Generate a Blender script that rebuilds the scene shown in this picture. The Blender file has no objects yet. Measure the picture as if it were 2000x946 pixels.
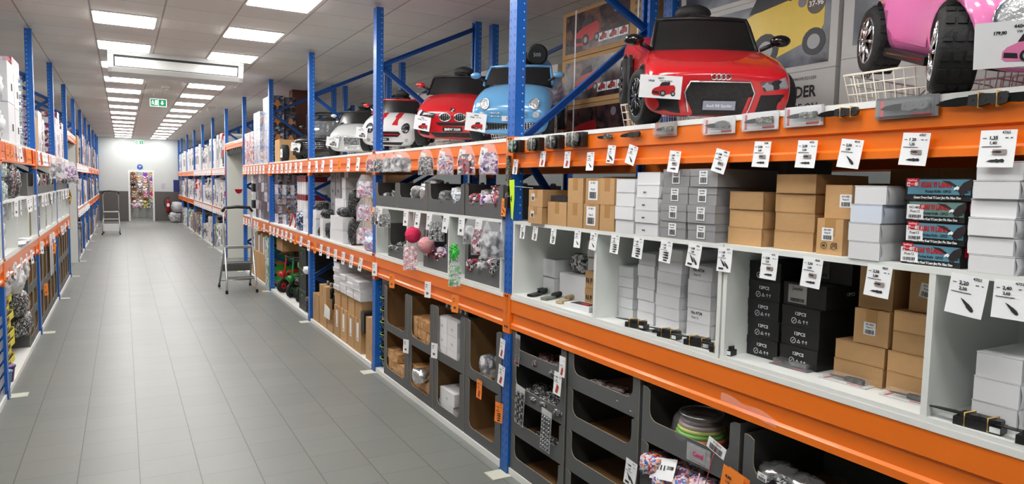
import bpy, bmesh, math, random
from math import sin, cos, pi, radians
from mathutils import Matrix, Vector
from mathutils.bvhtree import BVHTree
rnd = random.Random(7)
sc = bpy.context.scene
col = sc.collection

# ---------------------------------------------------------------- camera, light, exposure
FPX, YAW, PITCH, ROLL, EYE = 1356.276, .511, .081, -.021, 1.872
cam_d = bpy.data.cameras.new('camera')
cam = bpy.data.objects.new('camera', cam_d); col.objects.link(cam); sc.camera = cam
cam_d.sensor_fit = 'HORIZONTAL'; cam_d.sensor_width = 36; cam_d.lens = FPX * 36 / 2000
cam_d.clip_start = .05; cam_d.clip_end = 200
cam.matrix_world = (Matrix.Translation((0, 0, EYE)) @ Matrix.Rotation(-YAW, 4, 'Z') @ Matrix.Rotation(pi/2 - PITCH, 4, 'X')
                    @ Matrix.Rotation(-ROLL, 4, 'Z'))
w = bpy.data.worlds.new('world'); sc.world = w; w.use_nodes = True
w.node_tree.nodes['Background'].inputs[0].default_value = (.8, .87, 1, 1)
w.node_tree.nodes['Background'].inputs[1].default_value = .25
PANEL = 17.5          # strength of the ceiling panels
sc.view_settings.view_transform = 'Standard'; sc.view_settings.look = 'None'
sc.view_settings.exposure = 0.32; sc.view_settings.gamma = 1; sc.view_settings.use_curve_mapping = False
sc.cycles.max_bounces = 7; sc.cycles.diffuse_bounces = 5; sc.cycles.glossy_bounces = 3
sc.cycles.transparent_max_bounces = 10; sc.cycles.caustics_reflective = False; sc.cycles.caustics_refractive = False
sc.cycles.use_denoising = True; sc.cycles.sample_clamp_indirect = 6

# ---------------------------------------------------------------- materials
def lin(c): return tuple(((v/12.92) if v <= .04045 else ((v+.055)/1.055)**2.4) for v in c)
def rgb(r, g, b): return lin((r/255, g/255, b/255))
_M = {}
def mat(name, c=(.8, .8, .8), rough=.5, metal=0, var=.06, scale=20, bump=0, bscale=60, emit=0, alpha=1, coat=0, trans=0, objvar=0, spec=.5, stretch=None):
    if name in _M: return _M[name]
    m = bpy.data.materials.new(name); m.use_nodes = True; _M[name] = m
    nt = m.node_tree; N = nt.nodes; Lk = nt.links; b = N['Principled BSDF']
    b.inputs['Roughness'].default_value = rough; b.inputs['Metallic'].default_value = metal
    b.inputs['Alpha'].default_value = alpha; b.inputs['Coat Weight'].default_value = coat
    b.inputs['Transmission Weight'].default_value = trans; b.inputs['Specular IOR Level'].default_value = spec
    tc = N.new('ShaderNodeTexCoord'); nz = N.new('ShaderNodeTexNoise'); nz.inputs['Scale'].default_value = scale
    src = tc.outputs['Object']
    if stretch:
        mp = N.new('ShaderNodeMapping'); mp.inputs['Scale'].default_value = stretch; Lk.new(src, mp.inputs[0]); src = mp.outputs[0]
    Lk.new(src, nz.inputs['Vector']); nz.inputs['Detail'].default_value = 3
    mx = N.new('ShaderNodeMix'); mx.data_type = 'RGBA'
    mx.inputs[6].default_value = (*[v*(1-var) for v in c], 1); mx.inputs[7].default_value = (*[min(1, v*(1+var)) for v in c], 1)
    Lk.new(nz.outputs[0], mx.inputs[0]); out = mx.outputs[2]
    if objvar:
        oi = N.new('ShaderNodeObjectInfo'); mr = N.new('ShaderNodeMapRange'); mr.inputs[3].default_value = 1-objvar; mr.inputs[4].default_value = 1+objvar*.4
        Lk.new(oi.outputs['Random'], mr.inputs[0]); vm = N.new('ShaderNodeVectorMath'); vm.operation = 'SCALE'
        Lk.new(out, vm.inputs[0]); Lk.new(mr.outputs[0], vm.inputs['Scale']); out = vm.outputs[0]
    Lk.new(out, b.inputs['Base Color'])
    if emit:
        b.inputs['Emission Color'].default_value = (*c, 1); b.inputs['Emission Strength'].default_value = emit
    if bump:
        n2 = N.new('ShaderNodeTexNoise'); n2.inputs['Scale'].default_value = bscale; Lk.new(src, n2.inputs['Vector'])
        bp_ = N.new('ShaderNodeBump'); bp_.inputs['Strength'].default_value = bump; bp_.inputs['Distance'].default_value = .01
        Lk.new(n2.outputs[0], bp_.inputs['Height']); Lk.new(bp_.outputs[0], b.inputs['Normal'])
    return m
def patchmat(name, cols, scale=12, rough=.35, kind='voronoi', stretch=(1, 1, 1), bump=0, alpha=1):
    """printed box art or mixed wrapped goods: patches of the given colours"""
    if name in _M: return _M[name]
    m = bpy.data.materials.new(name); m.use_nodes = True; _M[name] = m
    nt = m.node_tree; N = nt.nodes; Lk = nt.links; b = N['Principled BSDF']; b.inputs['Roughness'].default_value = rough
    b.inputs['Alpha'].default_value = alpha
    tc = N.new('ShaderNodeTexCoord'); mp = N.new('ShaderNodeMapping'); mp.inputs['Scale'].default_value = stretch
    oi = N.new('ShaderNodeObjectInfo'); cb = N.new('ShaderNodeCombineXYZ')
    for i in range(3): Lk.new(oi.outputs['Random'], cb.inputs[i])
    Lk.new(cb.outputs[0], mp.inputs['Location']); Lk.new(tc.outputs['Object'], mp.inputs[0])
    nz = N.new('ShaderNodeTexNoise'); nz.inputs['Scale'].default_value = scale*.8; nz.inputs['Detail'].default_value = 4; Lk.new(mp.outputs[0], nz.inputs['Vector'])
    if bump: scale *= 1.5
    if kind == 'voronoi':
        vo = N.new('ShaderNodeTexVoronoi'); vo.inputs['Scale'].default_value = scale
        ad = N.new('ShaderNodeVectorMath'); ad.operation = 'MULTIPLY_ADD'; ad.inputs[1].default_value = (2.2/scale,)*3
        Lk.new(nz.outputs['Color'], ad.inputs[0]); Lk.new(mp.outputs[0], ad.inputs[2]); Lk.new(ad.outputs[0], vo.inputs['Vector'])
        sp = N.new('ShaderNodeSeparateColor'); Lk.new(vo.outputs['Color'], sp.inputs[0]); f = sp.outputs[0]
    else: f = nz.outputs[0]
    cr = N.new('ShaderNodeValToRGB'); e = cr.color_ramp; n = len(cols)
    while len(e.elements) < n: e.elements.new(.5)
    for i, c in enumerate(cols):
        e.elements[i].position = (i/n if kind == 'voronoi' else .3+.4*i/max(1, n-1)); e.elements[i].color = (*c, 1)
    if kind == 'voronoi': e.interpolation = 'CONSTANT'
    Lk.new(f, cr.inputs[0]); Lk.new(cr.outputs[0], b.inputs['Base Color'])
    if bump:
        bp_ = N.new('ShaderNodeBump'); bp_.inputs['Strength'].default_value = bump; bp_.inputs['Distance'].default_value = .02
        Lk.new(nz.outputs[0], bp_.inputs['Height']); Lk.new(bp_.outputs[0], b.inputs['Normal'])
    return m
def math_node(nt, op, a, b=None, c=None):
    n = nt.nodes.new('ShaderNodeMath'); n.operation = op
    for i, v in enumerate((a, b, c)):
        if v is None: continue
        if isinstance(v, (int, float)): n.inputs[i].default_value = v
        else: nt.links.new(v, n.inputs[i])
    return n.outputs[0]
def gridmat(name, base, line, px, py, ox, oy, wx, wy, rough, scale=3, var=.06, coat=0, bump=0, shift=0, bscale=3):
    """tiles of px by py with joints of half width wx, wy in world metres (object at the origin)"""
    m = mat(name, base, rough, var=var, scale=scale, coat=coat, bump=bump, bscale=bscale)
    nt = m.node_tree; b = nt.nodes['Principled BSDF']
    tc = nt.nodes.new('ShaderNodeTexCoord'); s = nt.nodes.new('ShaderNodeSeparateXYZ'); nt.links.new(tc.outputs['Object'], s.inputs[0])
    ux = math_node(nt, 'DIVIDE', math_node(nt, 'SUBTRACT', s.outputs[0], ox), px)
    row = math_node(nt, 'FLOOR', ux)
    oyv = math_node(nt, 'MULTIPLY', math_node(nt, 'FRACT', math_node(nt, 'MULTIPLY', row, .5)), shift*2) if shift else 0
    uy = math_node(nt, 'ADD', math_node(nt, 'DIVIDE', math_node(nt, 'SUBTRACT', s.outputs[1], oy), py), oyv)
    dx = math_node(nt, 'MULTIPLY', math_node(nt, 'PINGPONG', ux, .5), px)   # distance to the nearest joint
    dy = math_node(nt, 'MULTIPLY', math_node(nt, 'PINGPONG', uy, .5), py)
    f = math_node(nt, 'MAXIMUM', math_node(nt, 'LESS_THAN', dx, wx), math_node(nt, 'LESS_THAN', dy, wy))
    # tile to tile tone
    wn = nt.nodes.new('ShaderNodeTexWhiteNoise'); wn.noise_dimensions = '2D'; cb = nt.nodes.new('ShaderNodeCombineXYZ')
    nt.links.new(row, cb.inputs[0]); nt.links.new(math_node(nt, 'FLOOR', uy), cb.inputs[1]); nt.links.new(cb.outputs[0], wn.inputs['Vector'])
    tone = math_node(nt, 'MULTIPLY_ADD', wn.outputs[0], .08, .96)
    old = b.inputs['Base Color'].links[0].from_socket
    sc_ = nt.nodes.new('ShaderNodeVectorMath'); sc_.operation = 'SCALE'; nt.links.new(old, sc_.inputs[0]); nt.links.new(tone, sc_.inputs['Scale'])
    mx = nt.nodes.new('ShaderNodeMix'); mx.data_type = 'RGBA'; nt.links.new(f, mx.inputs[0]); nt.links.new(sc_.outputs[0], mx.inputs[6]); mx.inputs[7].default_value = (*line, 1)
    nt.links.new(mx.outputs[2], b.inputs['Base Color'])
    return m
BLUE = rgb(26, 98, 186)
def postmat():
    m = mat('post_blue', BLUE, .35, var=.05, scale=8)
    nt = m.node_tree; b = nt.nodes['Principled BSDF']
    tc = nt.nodes.new('ShaderNodeTexCoord'); s = nt.nodes.new('ShaderNodeSeparateXYZ'); nt.links.new(tc.outputs['Object'], s.inputs[0])
    # slots on the front (two columns), round side holes painted pale for light shining through; local x across, y depth
    zf = math_node(nt, 'PINGPONG', math_node(nt, 'DIVIDE', s.outputs[2], .05), .5)
    slot_z = math_node(nt, 'LESS_THAN', zf, .24)
    skew = math_node(nt, 'MULTIPLY', math_node(nt, 'SUBTRACT', math_node(nt, 'FRACT', math_node(nt, 'DIVIDE', s.outputs[2], .05)), .5), .004)
    ax = math_node(nt, 'ABSOLUTE', math_node(nt, 'SUBTRACT', math_node(nt, 'ABSOLUTE', s.outputs[0]), .026))
    slot_x = math_node(nt, 'LESS_THAN', math_node(nt, 'ADD', ax, skew), .0042)
    ge = nt.nodes.new('ShaderNodeNewGeometry')
    nx = nt.nodes.new('ShaderNodeVectorTransform'); nx.vector_type = 'NORMAL'; nx.convert_from = 'WORLD'; nx.convert_to = 'OBJECT'
    nt.links.new(ge.outputs['True Normal'], nx.inputs[0]); sn = nt.nodes.new('ShaderNodeSeparateXYZ'); nt.links.new(nx.outputs[0], sn.inputs[0])
    front = math_node(nt, 'GREATER_THAN', math_node(nt, 'ABSOLUTE', sn.outputs[1]), .7)
    side = math_node(nt, 'GREATER_THAN', math_node(nt, 'ABSOLUTE', sn.outputs[0]), .7)
    fs = math_node(nt, 'MULTIPLY', math_node(nt, 'MULTIPLY', slot_z, slot_x), front)
    hz = math_node(nt, 'MULTIPLY', zf, .05); hy = math_node(nt, 'SUBTRACT', s.outputs[1], .018)
    d2 = math_node(nt, 'ADD', math_node(nt, 'MULTIPLY', hz, hz), math_node(nt, 'MULTIPLY', hy, hy))
    hole = math_node(nt, 'MULTIPLY', math_node(nt, 'LESS_THAN', d2, .000026), side)
    old = b.inputs['Base Color'].links[0].from_socket
    m1 = nt.nodes.new('ShaderNodeMix'); m1.data_type = 'RGBA'; nt.links.new(fs, m1.inputs[0]); nt.links.new(old, m1.inputs[6]); m1.inputs[7].default_value = (.004, .008, .02, 1)
    m2 = nt.nodes.new('ShaderNodeMix'); m2.data_type = 'RGBA'; nt.links.new(hole, m2.inputs[0]); nt.links.new(m1.outputs[2], m2.inputs[6]); m2.inputs[7].default_value = (.55, .6, .62, 1)
    nt.links.new(m2.outputs[2], b.inputs['Base Color'])
    return m
post_m = postmat()
blue_m = mat('brace_blue', rgb(22, 82, 160), .4)
orange_m = mat('beam_orange', rgb(240, 118, 22), .32, var=.04, scale=6, coat=.2)
white_m = mat('white_board', rgb(232, 233, 230), .45, var=.02)
lam_m = mat('white_laminate', rgb(226, 229, 226), .4, var=.02)
kraft = mat('kraft_card', rgb(192, 152, 104), .75, var=.08, scale=30, objvar=.16, bump=.15, bscale=90)
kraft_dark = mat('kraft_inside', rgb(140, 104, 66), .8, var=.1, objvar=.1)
kraft_edge = mat('kraft_edge', rgb(170, 158, 130), .8)
bin_m = mat('grey_card', rgb(88, 90, 91), .6, var=.06, scale=14, objvar=.08)
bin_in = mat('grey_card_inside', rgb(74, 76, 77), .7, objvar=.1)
paper = mat('paper', rgb(240, 242, 244), .5, var=.01)
orange_paper = mat('orange_paper', rgb(250, 140, 50), .5, var=.03)
ink = mat('ink', (.02, .02, .022), .6)
red_ink = mat('red_ink', rgb(200, 25, 40), .5)
wbox = mat('white_card', rgb(226, 227, 230), .55, var=.03, scale=12, objvar=.1, bump=.1, bscale=15)
gbox = mat('grey_box_card', rgb(146, 146, 148), .5, var=.05, objvar=.06)
dgbox = mat('dark_grey_box_card', rgb(98, 96, 97), .55, objvar=.1)
bbox = mat('black_box_card', rgb(30, 31, 32), .42, objvar=.2)
tape_m = mat('parcel_tape', rgb(176, 134, 84), .25, var=.08)
black = mat('black_plastic', rgb(22, 23, 25), .4)
blackg = mat('black_gloss', rgb(14, 15, 17), .12, coat=.5)
rubber = mat('rubber', rgb(26, 27, 28), .75, bump=.3, bscale=80)
steel = mat('steel', (.6, .61, .62), .28, 1)
chrome = mat('chrome', (.8, .81, .83), .08, 1)
alu = mat('brushed_aluminium', (.72, .73, .74), .35, .9)
wire_m = mat('wire_white', rgb(232, 228, 214), .4)
def filmmat(name, tint=(.9, .92, .95), alpha=.22):
    m = mat(name, tint, .12, alpha=alpha, bump=.9, bscale=28, coat=.6, var=.02)
    return m
film = filmmat('clear_film')
clear = mat('clear_plastic', (.85, .88, .9), .1, alpha=.12, coat=.5, var=.02)
foilm = mat('silver_foil', (.75, .76, .78), .22, .85, bump=1, bscale=22)
rband = mat('rubber_band', rgb(214, 172, 84), .5)

# ---------------------------------------------------------------- mesh building
class MB:
    def __init__(s): s.V = []; s.F = []; s.M = []; s.S = []
    def add(s, vs, fs, m=0, sm=False):
        o = len(s.V); s.V += [tuple(v) for v in vs]
        for f in fs: s.F.append([o+i for i in f]); s.M.append(m); s.S.append(sm)
        return s
    def box(s, x0, x1, y0, y1, z0, z1, m=0, T=None):
        v = [(x0,y0,z0),(x1,y0,z0),(x1,y1,z0),(x0,y1,z0),(x0,y0,z1),(x1,y0,z1),(x1,y1,z1),(x0,y1,z1)]
        if T: v = [T @ Vector(q) for q in v]
        return s.add(v, [(0,3,2,1),(4,5,6,7),(0,1,5,4),(1,2,6,5),(2,3,7,6),(3,0,4,7)], m)
    def pr(s, pts, a, b, ax='y', m=0, me=None, sm=False, T=None):
        """extrude outline pts: ax y -> (x,z), ax x -> (y,z), ax z -> (x,y)"""
        n = len(pts)
        def g(p, t): return (p[0], t, p[1]) if ax == 'y' else (t, p[0], p[1]) if ax == 'x' else (p[0], p[1], t)
        v = [g(p, a) for p in pts] + [g(p, b) for p in pts]
        if T: v = [T @ Vector(q) for q in v]
        s.add(v, [tuple(range(n))[::-1], tuple(range(n, 2*n))], m)
        o = len(s.V) - 2*n; me = m if me is None else me
        for i in range(n):
            j = (i+1) % n; s.F.append([o+i, o+j, o+n+j, o+n+i]); s.M.append(me); s.S.append(sm)
        return s
    def cyl(s, p0, p1, r0, r1=None, n=12, m=0, cap=True):
        r1 = r0 if r1 is None else r1
        return s.tube([p0, p1], [r0, r1], n, m, cap)
    def tube(s, pts, r, n=8, m=0, cap=True, closed=False):
        P = [Vector(p) for p in pts]; k = len(P); R = r if isinstance(r, (list, tuple)) else [r]*k
        o = len(s.V); up = None
        for i, p in enumerate(P):
            d = (P[(i+1) % k]-P[i-1]) if closed else (P[min(i+1, k-1)]-P[max(i-1, 0)])
            if d.length < 1e-9: d = Vector((0, 0, 1))
            d.normalize()
            if up is None:
                up = Vector((0, 0, 1)) if abs(d.z) < .9 else Vector((1, 0, 0))
            a = d.cross(up)
            if a.length < 1e-6: a = d.cross(Vector((1, 0, 0)))
            a.normalize(); b = a.cross(d).normalized(); up = b
            for j in range(n):
                t = 2*pi*j/n; s.V.append(tuple(p + a*(R[i]*cos(t)) + b*(R[i]*sin(t))))
        for i in range(k if closed else k-1):
            for j in range(n):
                a0 = o+i*n; b0 = o+((i+1) % k)*n
                s.F.append([a0+j, b0+j, b0+(j+1) % n, a0+(j+1) % n]); s.M.append(m); s.S.append(True)
        if cap and not closed:
            s.F.append([o+j for j in range(n)]); s.M.append(m); s.S.append(False)
            s.F.append([o+(k-1)*n+j for j in range(n)][::-1]); s.M.append(m); s.S.append(False)
        return s
    def lathe(s, prof, c=(0, 0, 0), ax='z', n=20, m=0, sm=True):
        o = len(s.V)
        for (r, h) in prof:
            for j in range(n):
                t = 2*pi*j/n; a, b = r*cos(t), r*sin(t)
                v = (a, b, h) if ax == 'z' else (h, a, b) if ax == 'x' else (b, h, a)
                s.V.append((v[0]+c[0], v[1]+c[1], v[2]+c[2]))
        for i in range(len(prof)-1):
            for j in range(n):
                a0 = o+i*n; b0 = a0+n
                s.F.append([a0+j, a0+(j+1) % n, b0+(j+1) % n, b0+j]); s.M.append(m); s.S.append(sm)
        s.F.append([o+j for j in range(n)][::-1]); s.M.append(m); s.S.append(False)
        o2 = o+(len(prof)-1)*n; s.F.append([o2+j for j in range(n)]); s.M.append(m); s.S.append(False)
        return s
    def ell(s, c, r, nu=14, nv=8, m=0, f=None):
        o = len(s.V); prof = []
        for i in range(nv+1):
            t = -pi/2 + pi*i/nv
            for j in range(nu):
                a = 2*pi*j/nu; d = Vector((cos(t)*cos(a), cos(t)*sin(a), sin(t)))
                k = f(d) if f else 1
                s.V.append((c[0]+d.x*r[0]*k, c[1]+d.y*r[1]*k, c[2]+d.z*r[2]*k))
        for i in range(nv):
            for j in range(nu):
                a0 = o+i*nu; b0 = a0+nu
                s.F.append([a0+j, a0+(j+1) % nu, b0+(j+1) % nu, b0+j]); s.M.append(m); s.S.append(True)
        return s
    def mesh(s, name, mats, recalc=True):
        me = bpy.data.meshes.new(name); me.from_pydata(s.V, [], s.F)
        for m in (mats if isinstance(mats, (list, tuple)) else [mats]): me.materials.append(m)
        me.polygons.foreach_set('material_index', s.M); me.polygons.foreach_set('use_smooth', s.S)
        me.validate(); 
        if recalc:
            bm = bmesh.new(); bm.from_mesh(me); bmesh.ops.recalc_face_normals(bm, faces=bm.faces); bm.to_mesh(me); bm.free()
        me.update(); return me
    def build(s, name, mats, parent=None, M=None, recalc=True):
        return link(name, s.mesh(name, mats, recalc), parent, M)
def link(name, data, parent=None, M=None):
    o = bpy.data.objects.new(name, data); col.objects.link(o)
    if parent: o.parent = parent
    if M is not None: o.matrix_local = M
    return o
def tag(o, label=None, cat=None, group=None, kind=None):
    if label:
        o['label'] = label; n = len(label.split())
        if n < 4 or n > 16: print('LABELLEN', n, label)
    if cat: o['category'] = cat
    if group: o['group'] = group
    if kind: o['kind'] = kind
    return o
def thing(name, label, cat, M, group=None):
    o = bpy.data.objects.new(name, None); col.objects.link(o); o.matrix_world = M; o.empty_display_size = .1
    return tag(o, label, cat, group)
def dup(o, M, label, group=None, parent=None):
    c = o.copy(); col.objects.link(c)
    if parent: c.parent = parent
    else:
        c.matrix_world = M; c['label'] = label
        if group: c['group'] = group
    for ch in o.children:
        d = ch.copy(); col.objects.link(d); d.parent = c
        for g in ch.children:
            e = g.copy(); col.objects.link(e); e.parent = d
    return c
# text, as a mesh in the local frame: x right, z up, facing -y
_T = {}
def text_mesh(s, size, align='LEFT', bold=0, sx=1, m=None, thick=.0004):
    k = (s, size, align, bold, sx, m.name if m else '', thick)
    if k in _T: return _T[k]
    cu = bpy.data.curves.new('text', 'FONT'); cu.body = s; cu.size = size; cu.align_x = align; cu.offset = bold*size; cu.resolution_u = 2
    cu.extrude = thick/2; cu.space_line = 1.05
    ob = bpy.data.objects.new('text_tmp', cu); col.objects.link(ob)
    bpy.context.view_layer.update()
    me = bpy.data.meshes.new_from_object(ob.evaluated_get(bpy.context.evaluated_depsgraph_get()))
    bpy.data.objects.remove(ob); bpy.data.curves.remove(cu)
    me.transform(Matrix(((sx, 0, 0, 0), (0, 0, -1, 0), (0, 1, 0, 0), (0, 0, 0, 1))))
    me.materials.clear(); me.materials.append(m or ink); me.name = 'lettering'; _T[k] = me
    return me
def text(s, size, x, y, z, parent, align='LEFT', bold=0.01, sx=1, m=None, name='lettering', rot=0, thick=.0004, R=None):
    M = Matrix.Translation((x, y-.0008, z)) @ (R or Matrix.Rotation(rot, 4, 'Y'))
    return link(name, text_mesh(s, size, align, bold, sx, m, thick), parent, M)

# ---------------------------------------------------------------- placing: rack fronts
XR, XL, CEIL, YEND = 2.145, -.875, 3.578, 34.2
def P(side, s, d, z, yaw=0, tilt=0, roll=0):
    """local x = to the viewer's right, y = into the shelf, z = up; s = distance down the aisle"""
    if side == 'R': M = Matrix.Translation((XR+d, s, z)) @ Matrix.Rotation(-pi/2, 4, 'Z')
    else: M = Matrix.Translation((XL-d, s, z)) @ Matrix.Rotation(pi/2, 4, 'Z')
    return M @ Matrix.Rotation(yaw, 4, 'Z') @ Matrix.Rotation(roll, 4, 'Y') @ Matrix.Rotation(tilt, 4, 'X')
ORD = ['lowest', 'second', 'third', 'fourth', 'fifth', 'sixth', 'seventh', 'eighth', 'ninth', 'tenth', 'eleventh', 'twelfth', 'thirteenth', 'fourteenth', 'fifteenth', 'sixteenth', 'seventeenth', 'eighteenth', 'nineteenth', 'twentieth']
NTH = ['first'] + ORD[1:]

# ================================================================ the room
def struct(name, mb, m, M=None): 
    o = mb.build(name, m, None, M); o['kind'] = 'structure'; return o
floor_m = gridmat('floor_tiles', rgb(118, 121, 117), rgb(76, 78, 74), .338, .3, 1.407, 4.17, .003, .0016, .38, scale=2.2, var=.07, shift=.35)
ceil_m = gridmat('ceiling_tiles', rgb(228, 225, 220), rgb(172, 165, 160), .657, .5893, -.253, 8.45, .008, .004, .9, scale=60, var=.04)
X0, X1, Y0 = -6.5, 8.6, -3.2
struct('floor', MB().box(X0-.2, X1+.2, Y0-.2, 37.4, -.1, 0), floor_m)
struct('ceiling', MB().box(X0-.2, X1+.2, Y0-.2, YEND+.15, CEIL, CEIL+.1), ceil_m)
wall_m = mat('wall_paint', rgb(205, 211, 210), .8, var=.02, scale=3)
dado_m = mat('dark_grey_dado', rgb(92, 90, 88), .7, var=.04)
struct('wall_left', MB().box(X0-.15, X0, Y0, 37.3, 0, CEIL), wall_m)
struct('wall_right', MB().box(X1, X1+.15, Y0, 37.3, 0, CEIL), wall_m)
struct('wall_near', MB().box(X0, X1, Y0-.15, Y0, 0, CEIL), wall_m)
DX0, DX1, DZ = .27, 1.13, 2.12
mb = MB(); mb.box(X0, DX0, YEND, YEND+.15, 0, CEIL); mb.box(DX1, X1, YEND, YEND+.15, 0, CEIL); mb.box(DX0, DX1, YEND, YEND+.15, DZ, CEIL)
struct('wall_far', mb, wall_m)
mb = MB(); mb.box(X0, DX0-.06, YEND-.012, YEND, 0, 1.29); mb.box(DX1+.06, X1, YEND-.012, YEND, 0, 1.29)
struct('trim_1', mb, dado_m)
mb = MB(); mb.box(DX0-.07, DX0, YEND-.03, YEND+.17, 0, DZ); mb.box(DX1, DX1+.07, YEND-.03, YEND+.17, 0, DZ); mb.box(DX0-.07, DX1+.07, YEND-.03, YEND+.17, DZ, DZ+.07)
o = struct('door_1', mb, mat('door_frame_white', rgb(235, 235, 232), .4))
struct('wall_toy_room', MB().box(-1.5, 3, 37.2, 37.3, 0, CEIL), mat('toy_room_wall', rgb(205, 200, 192), .8))
struct('ceiling_toy_room', MB().box(-1.5, 3, YEND+.15, 37.3, 2.9, 3.0), wall_m)
# white partitions of the cross passage
pan_m = mat('white_partition', rgb(224, 225, 215), .5, var=.015)
struct('wall_passage_right', MB().box(2.16, 3.3, 17.76, 17.8, 0, 2.56), pan_m)
struct('wall_passage_left', MB().box(-2.1, -.88, 17.76, 17.8, 0, 2.56), pan_m)
struct('pillar_brown', MB().box(2.8, 3.1, 13.5, 13.8, 0, CEIL), mat('brown_pillar', rgb(100, 56, 42), .6))

# ceiling lights: square panels in two rows over the aisle, more rows over the next aisles
diff_m = mat('light_diffuser', (1, 1, 1), .5, emit=PANEL, var=0); 
diff_m.node_tree.nodes['Principled BSDF'].inputs['Emission Color'].default_value = (1, .985, .955, 1)
lframe = mat('light_frame', rgb(235, 235, 232), .4)
fm = MB(); a, b_ = .3, .285
fm.box(-a, a, -a, -b_, -.012, 0); fm.box(-a, a, b_, a, -.012, 0); fm.box(-a, -b_, -b_, b_, -.012, 0); fm.box(b_, a, -b_, b_, -.012, 0)
fme = fm.mesh('frame', lframe); dme = MB().box(-b_, b_, -b_, b_, -.02, -.001).mesh('diffuser', diff_m)
rows = [('left row over the aisle', .055), ('right row over the aisle', 1.37), ('row over the next aisle right', 5.3), ('row over the next aisle left', -3.9)]
for rn, lx in rows:
    for k in range(-5, 15):
        y = 8.745 + 1.768*k
        if abs(lx) > 3 and (k % 2 or k > 12): continue
        far = 14-k
        lab = f'glowing square ceiling panel, {(NTH+["twenty-first"])[far]} from the far wall, {rn}' if far < 20 else f'glowing square ceiling panel behind the camera, {rn}'
        t = thing('ceiling_light', lab, 'ceiling light', Matrix.Translation((lx, y, CEIL)), 'recessed ceiling panels')
        link('frame', fme, t); link('diffuser', dme, t)

# air conditioner under the ceiling
t = thing('air_conditioner', 'long white air conditioner hanging under the ceiling across the aisle', 'air conditioner', Matrix.Translation((.715, 10.9, CEIL-.001)))
acm = mat('ac_white', rgb(216, 218, 216), .4, var=.02)
mb = MB(); pf = [(0, 0), (0, -.03), (.02, -.045), (.1, -.21), (.17, -.265), (.3, -.3), (.6, -.29), (.66, -.25), (.66, 0)]
mb.pr(pf, -.85, .85, 'x', 0); mb.build('housing', acm, t)
mb = MB(); pe = [(-.006, -.0), (-.006, -.035), (.014, -.052), (.094, -.217), (.165, -.272), (.3, -.308), (.61, -.298), (.67, -.255), (.67, 0)]
capm = mat('ac_cap', rgb(200, 202, 200), .4); mb.pr(pe, -.86, -.815, 'x', 0); mb.build('end_cap', capm, t); MB().pr(pe, .815, .86, 'x', 0).build('end_cap', capm, t)
sl = Matrix.Translation((0, .02, -.045)) @ Matrix.Rotation(-math.atan2(.165, .08), 4, 'X')
mb = MB().box(-.79, .79, .008, .172, -.004, .004, 0, sl); mb.build('air_slot', mat('dark_slot', rgb(45, 46, 46), .6), t)
mb = MB().box(-.775, .775, .04, .162, -.012, -.004, 0, sl); mb.build('louver', acm, t)
# smoke detector, exit signs
t = thing('smoke_detector', 'small round white smoke detector on the ceiling', 'smoke detector', Matrix.Translation((.73, 14.6, CEIL)))
MB().lathe([(.075, -.001), (.075, -.03), (.05, -.035)], n=20).build('base', lframe, t)
MB().lathe([(.045, -.035), (.05, -.06), (.03, -.085), (.01, -.09)], n=20).build('sensor', mat('sensor_grey', rgb(190, 190, 186), .3), t)
green_m = mat('sign_green', rgb(20, 140, 95), .4, emit=.5); signw = mat('sign_white', (.9, .95, .92), .4, emit=.8)
def exit_sign(x, y, z, w, h, label, mount):
    t = thing('exit_sign', label, 'exit sign', Matrix.Translation((x, y, z)))
    MB().box(-w/2-.01, w/2+.01, 0, .03, -.01, h+.01).build('housing', signw, t)
    MB().box(-w/2, -.005, -.004, 0, 0, h).box(.005, w/2, -.004, 0, 0, h).build('panel', green_m, t)
    mb = MB(); c = w/4; q = h/2; u = h*.3   # arrow down
    mb.pr([(c-.012, q+u), (c+.012, q+u), (c+.012, q-u*.1), (c+u*.8, q-u*.1), (c, q-u), (c-u*.8, q-u*.1), (c-.012, q-u*.1)], -.007, -.004)
    mb.build('arrow', signw, t)
    mb = MB(); c = -w/4
    mb.box(c+.01, c+.05*w/.26, -.007, -.004, h*.15, h*.85)
    mb.ell((c-.03, -.006, h*.75), (.011, .002, .011), 8, 6)
    for a0, a1 in (((c-.03, .62), (c-.02, .4)), ((c-.03, .58), (c-.055, .5)), ((c-.03, .58), (c-.005, .55)), ((c-.02, .4), (c-.05, .22)), ((c-.02, .4), (c, .18))):
        mb.cyl((a0[0], -.006, a0[1]*h), (a1[0], -.006, a1[1]*h), .006, n=6)
    mb.build('running_figure', signw, t)
    if mount:
        mb = MB(); mb.cyl((-w*.3, .012, h), (-w*.3, .012, CEIL-z), .004, n=6); mb.cyl((w*.3, .012, h), (w*.3, .012, CEIL-z), .004, n=6); mb.build('hanger', steel, t)
exit_sign(.636, 15.3, 3.27, .27, .13, 'green exit sign hanging from the ceiling past the air conditioner', True)
exit_sign(.66, YEND-.035, 3.33, .3, .13, 'green exit sign fixed high on the far wall', False)
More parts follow.
